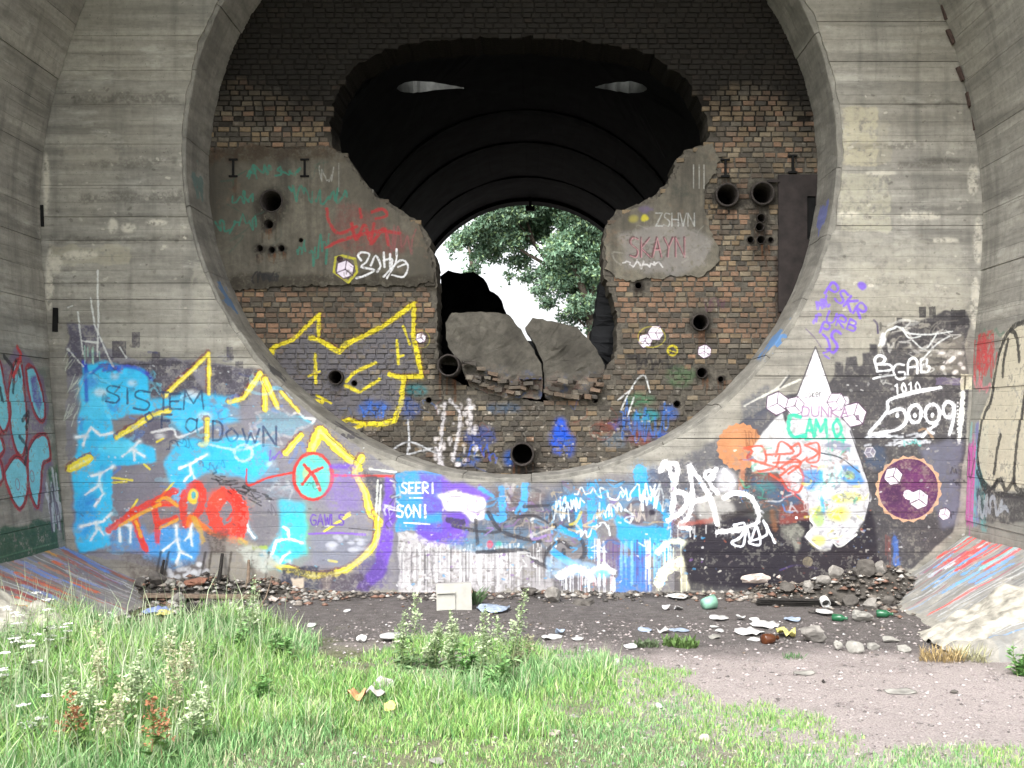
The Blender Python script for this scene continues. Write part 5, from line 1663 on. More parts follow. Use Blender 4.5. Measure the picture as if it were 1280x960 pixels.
for a0, a1, ac, sd in boxes:
    bound = [(q * RT, 22.0) for q in angs if a0 - .001 <= q <= a1 + .001]   # shares every corner with the cells around it
    bound += [(q * RT, 25.4) for q in reversed(angs) if a0 - .001 <= q <= a1 + .001]
    hole = []
    for k in range(40):
        t = 2 * pi * k / 40
        u, v = .46 * cos(t), .40 * sin(t)
        tail = (u * sd > 0)                                # toward the crown the concrete has broken away to a point
        if tail:
            f = abs(u) / .46
            v *= (1 - .75 * f) if sd < 0 else (1 - .55 * f)
            u *= 2.3 if sd < 0 else 1.6
        v += 1.42 * u * sd
        u += .03 * mnoise.noise(Vector((k * .7, sd, 2)))
        hole.append((ac * RT + u, 23.1 + v + .03 * mnoise.noise(Vector((k * .7, sd, 5)))))
    V, T = fill_loops([bound, hole])
    mb.raw([tp(u / RT, v) for u, v in V], T)
    sm = MB()
    lo = [Vector(tp(u / RT, v)) for u, v in hole]
    hi = [p + Vector((0, 0, 1.1)) for p in lo]
    n = len(lo)
    sm.raw(lo + hi, [(i, (i + 1) % n, n + (i + 1) % n, n + i) for i in range(n)])
    shafts.append(sm)
lining = build('lining', mb, M_SOOT_SHADE, tun)
M_RIB = plain('soot streaked rib', (.023, .025, .028), .85, .5, 2.5, .5, .2)
for k, yy in enumerate((18.2, 20.9, 27.0, 30.2, 34.6)):           # formwork ribs along the lining
    rm = MB()
    for i in range(64):
        a, b = 2 * pi * i / 64, 2 * pi * (i + 1) / 64
        for (y0_, r0, y1_, r1) in ((yy, RT + .03, yy, RT - .035), (yy, RT - .035, yy + .4, RT - .035), (yy + .4, RT - .035, yy + .4, RT + .03)):
            rm.face([tp(a, y0_, r0), tp(b, y0_, r0), tp(b, y1_, r1), tp(a, y1_, r1)])
    build('rib', rm, M_RIB, tun)
for sm in shafts:
    build('light_shaft', sm, M_SHAFT, tun)
mb = MB()                                                  # a thick ring closes the far mouth
for i in range(72):
    a, b = 2 * pi * i / 72, 2 * pi * (i + 1) / 72
    for (r0, y0_, r1, y1_) in ((RT - .12, 38.0, RT - .12, 38.7), (RT - .12, 38.0, RT + .3, 38.0), (RT - .12, 38.7, RT + .6, 38.7)):
        mb.face([tp(a, y0_, r0), tp(b, y0_, r0), tp(b, y1_, r1), tp(a, y1_, r1)])
build('mouth_ring', mb, M_SOOT_SHADE, tun)
c = P(663, 257, 37.9)
mb = MB()
mb.tube([c + Vector((0, 0, .35)), c + Vector((0, 0, -.05))], .05)
mb.box(c.x - .16, c.y - .1, c.z - .2, c.x + .16, c.y + .1, c.z - .02, None, .03)
build('hanging_bracket', mb, M_IRON, tun)


def relief_body(name, outline, Y, depth, bulge, mat, label, cat, seed, step=4, lean=0.0, amp=.05, group=None, scale_px=None):
    """a broken lump: outline measured at depth Y, rounded front face, thickness `depth`"""
    S = F / Y
    lp = rough_line(outline, step, step * .35, seed, True, .25)
    V, T = fill_loops([lp])
    bm = bmesh.new()
    vv = [bm.verts.new((x, y, 0)) for x, y in V]
    for t in T:
        try:
            bm.faces.new([vv[i] for i in t])
        except ValueError:
            pass
    for _ in range(3):
        lng = [e for e in bm.edges if e.calc_length() > step * 2.2]
        if not lng:
            break
        bmesh.ops.subdivide_edges(bm, edges=lng, cuts=1, use_grid_fill=False)
        bmesh.ops.triangulate(bm, faces=bm.faces)
    bm.verts.index_update()
    lp_np = np.array(lp)
    top, bot = min(p[1] for p in lp), max(p[1] for p in lp)
    F_, B_ = [], []
    for v in bm.verts:
        x, y = v.co.x, v.co.y
        d = float(np.min(np.hypot(lp_np[:, 0] - x, lp_np[:, 1] - y)))
        e = 1 - math.exp(-d / (4.0 * step))
        n = mnoise.noise(Vector((x * .05, y * .05, seed))) * amp * 1.6 + mnoise.noise(Vector((x * .2, y * .2, seed + 3))) * amp * .6
        yy = Y - bulge * e + lean * (bot - y) / max(1, bot - top) + n * (.3 + .7 * e)
        X, Z = (x - VX) / S, CAM_Z + (VY - y) / S
        F_.append((X, yy, Z))
        B_.append((X, Y + depth * (.75 + .25 * e) + lean, Z))
    fs = [tuple(v.index for v in f.verts) for f in bm.faces]
    be = [(e.verts[0].index, e.verts[1].index) for e in bm.edges if e.is_boundary]
    bm.free()
    mb = MB()
    n = len(F_)
    mb.raw(F_ + B_, fs + [tuple(i + n for i in reversed(f)) for f in fs] + [(a, b, b + n, a + n) for a, b in be])
    xs = [p[0] for p in F_]
    o = build(name, mb, mat, None, (sum(xs) / n, Y, min(p[2] for p in F_)))
    props(o, label, cat, group)
    return o


def slab_material():
    m = NT('broken brick rubble with paint')
    f = m.noise(9, 8, .7)
    b = m.noise(1.6, 4)
    c = m.mix(m.ramp(b, [(.35, 0), (.65, 1)]), (.06, .055, .046), (.13, .12, .10))
    c = m.mix(m.ramp(f, [(.34, .6), (.6, 0)]), c, (.04, .037, .032))
    z = m.xyz()[2]
    low = m.ramp(m.math('ADD', z, m.math('MULTIPLY', m.noise(3, 4), .5)), [(3.2 / 5, 1), (3.45 / 5, 0)])
    # faint sprayed tags near the broken foot
    zz = m.math('ADD', m.math('MULTIPLY', m.math('SUBTRACT', z, 2.85), 1.6), m.math('MULTIPLY', m.math('SUBTRACT', m.noise(4, 4), .5), 1.4))
    band_ = m.ramp(zz, [(0, .5), (.4, 0)])
    hue = m.ramp(m.noise(6, 5, .7), [(.38, (.06, .09, .2)), (.46, (.12, .11, .1)), (.54, (.25, .2, .16)), (.6, (.16, .07, .06)), (.66, (.3, .29, .28))])
    c = m.mix(band_, c, hue)
    m.bump(f, .45, .03)
    return m.done(c, .92, .2)


M_SLAB = slab_material()
slab_a = relief_body('fallen_slab', [(554, 402), (562, 389), (600, 387), (634, 390), (650, 410), (664, 432), (677, 455), (679, 482), (676, 499), (655, 497), (638, 499), (610, 492), (586, 482), (572, 450), (558, 432)], 15.0, .6, .05, M_SLAB, 'larger fallen slab of masonry with blue scribble, beside the pipe mouth', 'slab', 4.0, 5,   .30, .055)
slab_b = relief_body('fallen_slab', [(656, 408), (666, 394), (690, 399), (722, 406), (745, 432), (757, 456), (754, 492), (738, 506), (715, 503), (694, 506), (681, 497), (679, 452), (669, 430)], 15.1, .5, .05, M_SLAB, 'smaller fallen slab of masonry under the tree trunk in the hole', 'slab', 7.0, 5, .34, .055)
relief_body('dark_backing', [(536, 540), (545, 452), (575, 440), (610, 428), (650, 424), (690, 428), (735, 432), (744, 400), (750, 352), (758, 340), (775, 352), (785, 400), (785, 540)], 16.1, .9, .1, M_SOOT_SHADE, 'added black backing that darkens the gaps behind the fallen slabs', 'rubble', 15.0, 6, .1, .12)  # added mass: closes sky gaps and darkens the edge of the hole
relief_body('wall_stump', [(548, 560), (550, 345), (560, 338), (575, 341), (590, 340), (606, 347), (612, 362), (624, 370), (630, 384), (636, 400), (640, 430), (650, 560)], 33.0, 1.2, .3, M_SOOT_SHADE, 'black stump of a broken wall standing far inside the tunnel', 'rubble', 11.0, 6, 0, .15)  # unlit silhouette, its darkness put into the near-black colour

for sl_, edge_, n_ in ((slab_a, [(584, 470), (610, 484), (640, 491), (672, 490)], 26), (slab_b, [(684, 490), (712, 496), (738, 496), (750, 480)], 20)):
    for i in range(n_):                                    # snapped brick ends along the broken foot of each slab
        t = (i + random.random()) / n_ * (len(edge_) - 1.001)
        k = int(t)
        px = edge_[k][0] + (edge_[k + 1][0] - edge_[k][0]) * (t - k)
        py = edge_[k][1] + (edge_[k + 1][1] - edge_[k][1]) * (t - k) - random.choice((0, 0, 6, 12, 18))
        c = P(px, py, 14.93 + random.uniform(-.02, .05))
        mb = MB()
        q = random.choice([(.16, .13, .10), (.11, .095, .08), (.2, .14, .1), (.24, .21, .17), (.09, .08, .07)])
        mb.col = (*q, 1)
        M = Matrix.Translation(c) @ Matrix.Rotation(random.uniform(-.1, .25), 4, 'Y') @ Matrix.Rotation(random.uniform(-.3, .3), 4, 'Z')
        w = random.uniform(.045, .09)
        mb.box(-w, -.05, -.026, w, .10, .026, M, .012)
        build('brick', mb, M_BRICK, sl_, colors=True)

# ------------------------------------------------------------------ ground
def ground_material():
    m = NT('trodden dirt with gravel')
    f = m.noise(7, 8, .7)
    g = m.noise(60, 4, .7)
    c = m.mix(m.ramp(f, [(.3, 0), (.7, 1)]), (.125, .113, .108), (.26, .236, .228))
    c = m.mix(m.ramp(g, [(.42, .5), (.58, 0)]), c, (.055, .047, .044))
    pk = m.mix(m.ramp(g, [(.35, 0), (.62, 1)]), (.30, .255, .245), (.55, .485, .465))
    y = m.xyz()[1]
    x = m.xyz()[0]
    # pale pinkish gravel lies where the dirt comes out from under the vault
    e = m.math('ADD', m.math('MULTIPLY', m.math('SUBTRACT', 10.9, y), .8), m.math('MULTIPLY', m.math('SUBTRACT', m.noise(.9, 5), .5), 2.2))
    c = m.mix(m.ramp(e, [(.0, 0), (.9, 1)]), c, pk)
    e3 = m.math('ADD', m.math('SUBTRACT', m.math('SUBTRACT', 9.3, y), m.math('MULTIPLY', x, .95)), m.math('MULTIPLY', m.math('SUBTRACT', m.noise(1.6, 6), .5), 3.0))
    c = m.mix(m.ramp(e3, [(.0, 0), (1.0, .8)]), c, m.mix(m.ramp(f, [(.35, 0), (.65, 1)]), (.11, .14, .055), (.22, .23, .11)))      # moss and roots under the grass
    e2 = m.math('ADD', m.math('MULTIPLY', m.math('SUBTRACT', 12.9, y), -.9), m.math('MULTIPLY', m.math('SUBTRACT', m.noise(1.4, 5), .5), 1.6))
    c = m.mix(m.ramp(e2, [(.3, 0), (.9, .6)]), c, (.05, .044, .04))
    c = m.mix(m.ramp(m.noise(2.2, 6, .6), [(.60, 0), (.72, .4)]), c, (.09, .078, .072))          # damp and trodden places
    m.bump(m.math('ADD', f, m.math('MULTIPLY', g, .6)), 1.0, .05)
    return m.done(c, .95, .15)


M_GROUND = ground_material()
gx = np.concatenate([[-900, -300, -90, -40, -20, -12], np.arange(-9.5, 9.6, .11), [12, 20, 40, 90, 300, 900]])
gy = np.concatenate([[-300, -90, -30, -10, -3, 1], np.arange(4.5, 15.2, .11), [17, 22, 30, 45, 80, 200, 600, 1500]])
Xg, Yg = np.meshgrid(gx, gy)
Zg = np.array([[ground_z(x, y) for x in gx] for y in gy])
idx = np.arange(Xg.size).reshape(Xg.shape)
quads = np.stack([idx[:-1, :-1], idx[:-1, 1:], idx[1:, 1:], idx[1:, :-1]], -1).reshape(-1, 4)
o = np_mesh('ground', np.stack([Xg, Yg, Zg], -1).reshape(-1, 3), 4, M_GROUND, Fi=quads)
o.data.polygons.foreach_set('use_smooth', [True] * len(o.data.polygons))
props(o, kind='structure')

HEAPS = [(4.55, 13.95, 1.15, .85, .34), (3.6, 13.95, .8, .5, .16), (-4.75, 13.95, 1.0, .75, .22), (-3.9, 13.95, .9, .5, .16)]


def heap_z(x, y):
    z = 0
    for hx, hy, rx, ry, h in HEAPS:
        d = ((x - hx) / rx) ** 2 + ((y - hy) / ry) ** 2
        z = max(z, h * max(0, 1 - d) ** .9)
    return z * (1 + .5 * mnoise.noise(Vector((x * 2.4, y * 2.4, 5.0)))) + (.04 * mnoise.noise(Vector((x * 7, y * 7, 2.0))) if z > .03 else 0)


M_HEAP = plain('earth and masonry dust', (.075, .068, .06), .95, .5, 8, 1.0, .1)
for lb_, xa, xb in (('dark heap of earth and rubble in the corner under the purple disc', 2.7, 5.7), ('dark heap of earth and rubble in the corner under the cyan paint', -5.7, -3.0)):
    mb = MB()
    nx_, ny_ = 44, 18
    vs_ = []
    for i in range(nx_ + 1):
        for j in range(ny_ + 1):
            x, y = xa + (xb - xa) * i / nx_, 12.95 + 1.02 * j / ny_
            vs_.append((x, y, ground_z(x, y) + heap_z(x, y) - .035))
    mb.raw(vs_, [(i * (ny_ + 1) + j, i * (ny_ + 1) + j + 1, (i + 1) * (ny_ + 1) + j + 1, (i + 1) * (ny_ + 1) + j) for i in range(nx_) for j in range(ny_)])
    props(build('rubble_heap', mb, M_HEAP, None, ((xa + xb) / 2, 13.5, 0), smooth=True), lb_, 'rubble')

M_PEB = NT('pebbles')
M_PEB = M_PEB.done(M_PEB.attr(), .9, .2)


def tiny_stones(name, pts, smin, smax, pal, rng):
    n = len(pts)
    base = np.array([(1, 0, 0), (0, 1, 0), (-1, 0, 0), (0, -1, 0), (0, 0, .8), (0, 0, -.5)], 'f4')
    tri = np.array([(0, 1, 4), (1, 2, 4), (2, 3, 4), (3, 0, 4), (1, 0, 5), (2, 1, 5), (3, 2, 5), (0, 3, 5)])
    s = (smin + (smax - smin) * rng.random((n, 1, 1)) ** 2.2).astype('f4')
    v = base[None] * (1 + .5 * (rng.random((n, 6, 3)) - .5)) * s * np.array([1, 1, .6])
    a = rng.random(n) * 2 * pi
    ca, sa = np.cos(a)[:, None], np.sin(a)[:, None]
    x, y = v[..., 0] * ca - v[..., 1] * sa, v[..., 0] * sa + v[..., 1] * ca
    v = np.stack([x, y, v[..., 2]], -1) + np.asarray(pts, 'f4')[:, None, :]
    cc = np.asarray(pal)[rng.integers(0, len(pal), n)] * (.75 + .5 * rng.random((n, 1)))
    Fi = (tri[None] + 6 * np.arange(n)[:, None, None]).reshape(-1)
    return props(np_mesh(name, v.reshape(-1, 3), 3, M_PEB, np.repeat(cc, 6, 0), Fi=Fi), kind='stuff')


rg = np.random.default_rng(5)
pts = []
while len(pts) < 9000:
    x, y = rg.uniform(-5, 6.5), rg.uniform(6.6, 12.0)
    pts.append((x, y, ground_z(x, y) + .002))
for _ in range(420):
    x, y = rg.uniform(-4.5, 5.2), rg.uniform(6.8, 13.4)
    pts.append((x, y, ground_z(x, y) + .004))
tiny_stones('gravel', pts, .005, .030, [(.40, .35, .34), (.45, .40, .39), (.3, .26, .25), (.22, .2, .19), (.36, .33, .32), (.15, .135, .13)], rg)
pts = []
while len(pts) < 2600:                                     # broken masonry crumbs along the foot of the wall and in the corners
    x = rg.uniform(-5.4, 5.0)
    y = 13.96 - abs(rg.normal(0, .32 + .5 * min(1, max(0, (abs(x + .2) - 2.6) / 2))))
    if y > 11.2:
        if abs(x) < 2.6 and rg.random() > .22:
            continue
        pts.append((x, y, ground_z(x, y) + heap_z(x, y) + .012))
tiny_stones('rubble', pts, .012, .075, [(.16, .14, .12), (.1, .09, .08), (.25, .22, .19), (.2, .12, .09), (.07, .065, .06), (.4, .38, .35)], rg)
pts = []
while len(pts) < 330:
    x, y = rg.uniform(-5, 4.6), rg.uniform(10.3, 13.6)
    pts.append((x, y, ground_z(x, y) + .006))
tiny_stones('litter', pts, .008, .03, [(.55, .55, .55), (.36, .33, .31), (.3, .28, .26), (.1, .09, .08), (.25, .2, .16), (.14, .12, .1)], rg)

# ------------------------------------------------------------------ grass
M_GRASS = NT('grass blades')
tcol = M_GRASS.attr()
M_GRASS.b.inputs['Transmission Weight'].default_value = 0
M_GRASS = M_GRASS.done(tcol, .6, .25)
EDGE = [G(*p) for p in ((-260, 765), (0, 768), (60, 775), (110, 792), (150, 806), (230, 800), (280, 783), (360, 790), (392, 822), (440, 836), (470, 826), (500, 800), (560, 793), (630, 800), (670, 818), (730, 822), (800, 830), (850, 846), (905, 872), (950, 886), (1010, 892), (1050, 910), (1110, 936), (1200, 940), (1280, 932), (1400, 930))]
GPOLY = [(p.x, p.y) for p in EDGE] + [(9.0, 5.2), (-9.0, 5.2)]


def blades(n, tall, rng):
    V, Cc = [], []
    got = 0
    while got < n:
        x, y = rng.uniform(-6.5, 6.5), rng.uniform(5.3, 12.6)
        nb = mnoise.noise(Vector((x * 1.1, y * 1.1, 0.5)))
        nb2 = mnoise.noise(Vector((x * 3.1, y * 3.1, 4.5)))
        if not inside(GPOLY, x + nb2 * .3, y + nb * .35):
            continue
        # tall on one side, trodden short on the other
        t = max(0, min(1, (-x - 1.5) * .55 + nb * .5))
        if 7.6 < y < 10.8 and -3.4 < x < .7:
            t = max(t, .36 + .6 * nb)
        h = (.06 + .24 * t) * rng.uniform(.5, 1.35)
        bare = mnoise.noise(Vector((x * 1.9, y * 1.9, 12.0)))
        if t < .25 and bare > .22 and rng.random() < .6:
            continue
        patch = mnoise.noise(Vector((x * .8, y * .8, 21.0)))
        for _ in range(5):
            xx, yy = x + rng.normal(0, .03), y + rng.normal(0, .03)
            hh = h * rng.uniform(.6, 1.2)
            w = rng.uniform(.0022, .0055) * (.8 + .5 * t)
            if rng.random() < .07:                          # a broad leaf low among the blades
                w, hh = w * 3.4, hh * .62
            a = rng.uniform(0, 2 * pi)
            ln = hh * rng.uniform(.1, .75)
            b = rng.uniform(0, 2 * pi)
            z = ground_z(xx, yy) - .01
            wx_, wy_ = w * cos(a), w * sin(a)
            lx, ly = ln * cos(b), ln * sin(b)
            p = [(xx - wx_, yy - wy_, z), (xx + wx_, yy + wy_, z), (xx - wx_ * .8 + lx * .35, yy - wy_ * .8 + ly * .35, z + hh * .6), (xx + wx_ * .8 + lx * .35, yy + wy_ * .8 + ly * .35, z + hh * .6), (xx + lx, yy + ly, z + hh * rng.uniform(.85, 1))]
            V += p
            k = rng.random()
            dry = .07 + (.10 if t < .3 else .04) + .2 * max(0, nb2)
            if k < dry:
                q = (.46, .46, .28) if rng.random() < .5 else (.36, .42, .25)
            elif k < .55:
                q = (.22, .42, .11) if patch > -.05 else (.19, .37, .14)
            elif k < .85:
                q = (.33, .50, .16) if patch > -.1 else (.28, .45, .19)
            else:
                q = (.10, .25, .08)
            s_ = rng.uniform(.8, 1.25)
            Cc += [(q[0] * s_, q[1] * s_, q[2] * s_)] * 5
            if t > .4 and rng.random() < .04:              # a taller seeding stalk
                for q_ in range(-5, 0):
                    vx, vy, vz = V[q_]
                    V[q_] = (xx + (vx - xx) * .8, yy + (vy - yy) * .8, z + (vz - z) * 1.9)
                    Cc[q_] = (.44 * s_, .50 * s_, .33 * s_)
            got += 1
    n = len(V) // 5
    Fi = (np.array([(0, 1, 3), (0, 3, 2), (2, 3, 4)])[None] + 5 * np.arange(n)[:, None, None]).reshape(-1)
    return V, Cc, Fi


V, Cc, Fi = blades(190000, 1, np.random.default_rng(3))
props(np_mesh('grass', V, 3, M_GRASS, Cc, Fi=Fi), kind='stuff')

# ------------------------------------------------------------------ single plants
M_LEAF = NT('weed leaves')
M_LEAF = M_LEAF.done(M_LEAF.attr(), .6, .25)


def shade(c, rng, v=.25):
    s_ = rng.uniform(1 - v, 1 + v)
    return (c[0] * s_, c[1] * s_, c[2] * s_, 1)


def leaf(mb, p, d, l, w, rng):
    d = Vector(d).normalized()
    s = d.cross(Vector((rng.uniform(-.4, .4), rng.uniform(-.4, .4), 1))).normalized() * w
    m1 = p + d * l * .5
    mb.face([p, m1 + s, p + d * l + Vector((0, 0, -.15 * l)), m1 - s])


def weed(name, label, group, px, py, hpx, style, seed, cat='plant'):
    """an upright weed: stem, side shoots, leaves and flower spikes or umbels"""
    g0 = G(px, py)
    z0 = ground_z(g0.x, g0.y)
    H = hpx * g0.y / F
    rng = random.Random(seed)
    root = empty(name, (g0.x, g0.y, z0), label, cat, group)
    sm, lm, fm = MB(), MB(), MB()
    green, stemc, flow = {'mugwort': ((.21, .32, .15), (.25, .30, .14), (.44, .52, .32)), 'yarrow': ((.20, .31, .14), (.24, .28, .13), (.74, .74, .70)), 'dock': ((.17, .28, .09), (.30, .20, .11), (.40, .19, .10)), 'dry': ((.27, .37, .17), (.42, .42, .25), (.46, .46, .29)), 'nettle': ((.17, .33, .11), (.2, .28, .1), (.24, .36, .15))}[style]
    nst = {'mugwort': 3, 'yarrow': 6, 'dock': 2, 'dry': 3, 'nettle': 5}[style]
    for s in range(nst):
        a = rng.uniform(0, 2 * pi)
        lean = rng.uniform(.03, .22)
        h = H * (1 if s == 0 else rng.uniform(.5, .92))
        b0 = Vector((g0.x + rng.uniform(-.06, .06), g0.y + rng.uniform(-.06, .06), z0 - .02))
        top = b0 + Vector((cos(a) * lean * h, sin(a) * lean * h, h))
        mid = b0.lerp(top, .55) + Vector((rng.uniform(-.03, .03), rng.uniform(-.03, .03), 0))
        path = [b0, b0.lerp(mid, .5), mid, mid.lerp(top, .55), top]
        sm.col = shade(stemc, rng)
        sm.tube(path, [.006, .005, .004, .003, .0015], 4, False)
        nl = {'mugwort': 44, 'yarrow': 34, 'dock': 20, 'dry': 12, 'nettle': 40}[style]
        for i in range(nl):
            t = (i + rng.random()) / nl
            t = t * (.95 if style == 'mugwort' else .8)
            k = min(3, int(t * 4))
            p = path[k].lerp(path[k + 1], t * 4 - k)
            aa = rng.uniform(0, 2 * pi)
            L = {'mugwort': .10, 'yarrow': .085, 'dock': .14, 'dry': .08, 'nettle': .095}[style] * (1.25 - .8 * t) * rng.uniform(.6, 1.3)
            lm.col = shade(green, rng, .35)
            leaf(lm, p, (cos(aa), sin(aa), rng.uniform(-.1, .9)), L, L * (.16 if style in ('dry', 'mugwort') else .24), rng)
        if style in ('mugwort', 'dock', 'dry'):
            for i in range(44 if style == 'mugwort' else 34):
                t = .5 + .5 * ((i % 30) / 30) if style != 'dock' else .45 + .55 * (i % 30) / 30
                t = min(t, .999)
                k = min(3, int(t * 4))
                p = path[k].lerp(path[k + 1], t * 4 - k)
                aa = rng.uniform(0, 2 * pi)
                sp = (.05 if i % 3 else .11) * (1.12 - t) + .01
                q = p + Vector((cos(aa) * sp, sin(aa) * sp, rng.uniform(.0, .06)))
                fm.col = shade(flow, rng, .3)
                for _ in range(3):
                    e = q + Vector((rng.uniform(-.012, .012), rng.uniform(-.012, .012), rng.uniform(-.012, .016)))
                    leaf(fm, e, (rng.uniform(-1, 1), rng.uniform(-1, 1), rng.uniform(0, 1.2)), .032, .011, rng)
        if style == 'yarrow':
            for i in range(26):
                aa, rr = rng.uniform(0, 2 * pi), .042 * sqrt(rng.random())
                q = top + Vector((cos(aa) * rr, sin(aa) * rr, .012 - rr * .2))
                fm.col = shade(flow, rng, .15)
                for _ in range(2):
                    leaf(fm, q, (rng.uniform(-1, 1), rng.uniform(-1, 1), .15), .018, .009, rng)
    build('stem', sm, M_LEAF, root, colors=True)
    props(build('leaves', lm, M_LEAF, root, colors=True), kind='stuff')
    if fm.v:
        props(build('flowers', fm, M_LEAF, root, colors=True), kind='stuff')
    return root


WEEDS = {'mugwort': ('plumed_weed', 'plumed weeds in the grass'), 'yarrow': ('flowering_weed', 'white-flowered weeds'), 'dock': ('seeding_weed', 'weeds in seed'), 'dry': ('dry_weed', 'dry weeds in the tall grass'), 'nettle': ('leafy_weed', 'leafy weeds in the grass')}
for i, (px, py, h, st, lb) in enumerate((
        (508, 838, 92, 'mugwort', 'plumed weed standing apart beside the white tray, in front of the whitewashed wall'),
        (560, 842, 74, 'mugwort', 'plumed weed standing straight below the cream plastic box'),
        (603, 850, 86, 'mugwort', 'plumed weed between the one below the cream box and the tallest'),
        (540, 836, 54, 'mugwort', 'shortest plumed weed, between the white tray and the cream box'),
        (632, 852, 112, 'mugwort', 'tallest plumed weed, in front of the grey boulder at the wall foot'),
        (655, 848, 48, 'dry', 'short straw-coloured weed leaning over the dirt beside the tallest plumed weed'),
        (585, 846, 58, 'nettle', 'dark leafy weed between the plumed weeds before the cream box'),
        (622, 862, 52, 'nettle', 'bushy green weed at the foot of the tallest plumed weed'),
        (18, 850, 108, 'yarrow', 'tall white-flowered weed before the lower edge of the striped footing'),
        (58, 846, 96, 'yarrow', 'white-flowered weed in front of the orange stripes of the footing'),
        (6, 905, 112, 'yarrow', 'white-flowered weed at the outer edge of the tall grass, half way up'),
        (78, 838, 60, 'yarrow', 'shortest white-flowered weed, nearest the dirt and the white rag'),
        (36, 885, 116, 'yarrow', 'white-flowered weed behind the one with rust-red seed heads'),
        (42, 948, 80, 'yarrow', 'white-flowered weed closest to the camera, beside the rust-red seed heads'),
        (86, 952, 76, 'dock', 'weed with rust-red seed heads among the tall grass'),
        (198, 965, 92, 'dock', 'weed with an orange-brown seed spike next to straw-coloured stalks'),
        (120, 900, 130, 'dry', 'tallest straw-coloured weed, reaching up to the white rag on the dirt'),
        (214, 915, 112, 'dry', 'straw-coloured weed below the yellow packet'),
        (240, 880, 76, 'dry', 'straw-coloured weed leaning below the black burnt lump'),
        (140, 955, 104, 'dry', 'straw-coloured weed beside the orange-brown seed spike'),
        (170, 925, 112, 'mugwort', 'grey-green plumed weed in the middle of the tall grass'),
        (205, 850, 62, 'mugwort', 'grey-green plumed weed at the dirt edge below the blue packet'),
        (98, 930, 92, 'mugwort', 'grey-green plumed weed behind the rust-red seed heads'),
        (255, 945, 84, 'mugwort', 'grey-green plumed weed near the camera beside the orange-brown spike'),
        (312, 812, 88, 'mugwort', 'plumed weed with a tall pale stalk before the burnt patch of wall'),
        (294, 824, 60, 'nettle', 'leafy weed at the foot of the tall pale stalk'), (348, 830, 52, 'nettle', 'leafy weed topping the green clump before the navy square'), (268, 838, 46, 'nettle', 'low leafy weed below the white ball of rag'),
        (62, 905, 70, 'nettle', 'leafy weed among the white-flowered weeds'), (150, 890, 62, 'nettle', 'leafy weed at the foot of the tallest straw-coloured weed'),
        (330, 885, 50, 'nettle', 'leafy weed in the open grass below the green clump'),
        (1278, 846, 46, 'nettle', 'green bush at the crumbled end of the red-striped footing'))):
    n_, g_ = WEEDS[st]
    weed(n_, lb, g_, px, py, h, st, 100 + i)


def tuft(label, px, py, wpx, hpx, col, seed, n=120, name='grass_tuft', cat='plant'):
    g0 = G(px, py)
    rng = random.Random(seed)
    mb = MB()
    w, h = wpx * g0.y / F / 2, hpx * g0.y / F
    for i in range(n):
        a, r_ = rng.uniform(0, 2 * pi), sqrt(rng.random())
        x, y = g0.x + cos(a) * r_ * w, g0.y + sin(a) * r_ * w * .6
        mb.col = shade(col, rng, .35)
        leaf(mb, Vector((x, y, ground_z(x, y) - .01)), (rng.uniform(-.7, .7), rng.uniform(-.7, .7), 1), h * rng.uniform(.4, 1.5), .005 if name != 'low_weed' else .016, rng)
    o = build(name, mb, M_LEAF, None, (g0.x, g0.y, 0), colors=True)
    props(o, label, cat)


tuft('larger green weed tuft lying flat on the dirt before the plastic scraps', 850, 808, 44, 14, (.10, .17, .05), 1, 170, 'low_weed')
tuft('smaller grey-green weed tuft on the dirt, next to the larger one', 808, 810, 34, 10, (.11, .15, .08), 2, 110, 'low_weed')
tuft('little green tuft alone on the pink gravel below the big stone', 991, 826, 26, 9, (.10, .19, .08), 3, 70)
tuft('orange-brown dry tuft at the foot of the crumbled footing', 1178, 828, 58, 20, (.36, .27, .13), 4, 260, 'dry_tuft')
tuft('yellowish dry tuft against the crumbled footing, beside the orange one', 1212, 826, 44, 24, (.38, .37, .22), 5, 130, 'dry_tuft')
tuft('small green weed at the toe of the orange-striped footing', 160, 788, 18, 18, (.1, .2, .06), 6, 60, 'low_weed')
tuft('small fern-like weed behind the cream plastic box', 593, 756, 16, 26, (.12, .2, .09), 7, 50, 'low_weed')

# ------------------------------------------------------------------ stones and litter
def stone_mat(name, col):
    return plain(name, col, .92, .35, 9, .8, .2)


MS = {'pale': stone_mat('pale stone', (.28, .27, .245)), 'grey': stone_mat('grey stone', (.24, .225, .205)), 'dark': stone_mat('dark stone', (.11, .10, .09)), 'pink': stone_mat('pinkish foam', (.48, .41, .37)), 'white': plain('dirty white plastic', (.56, .555, .54), .5, .3, 9, .1, .4), 'cloth': plain('dirty white cloth', (.50, .47, .43), .9, .2, 16, .4), 'brown': plain('brown bottle glass', (.09, .03, .012), .15, .2, 10, 0, .5), 'green': plain('green bottle glass', (.02, .11, .05), .15, .2, 10, 0, .5), 'pgreen': plain('pale green glass', (.25, .48, .36), .25, .2, 10, 0, .5), 'yellow': plain('yellow wrapper', (.62, .56, .18), .5, .3, 20, .3), 'blue': plain('blue plastic film', (.25, .32, .6), .4, .3, 20, .3), 'black': plain('charred wood', (.025, .022, .02), .9, .4, 20, .6), 'cream': plain('cream enamelled plastic', (.42, .41, .37), .45, .1, 8, .05, .4), 'orange': plain('orange wrapper', (.6, .33, .16), .5, .3, 20, .3), 'wood': plain('weathered wood', (.2, .15, .11), .9, .4, 18, .6), 'brickred': plain('broken brick', (.25, .12, .08), .9, .3, 20, .6), 'bluegrey': plain('blue grey rag', (.3, .36, .46), .9, .3, 16, .4)}


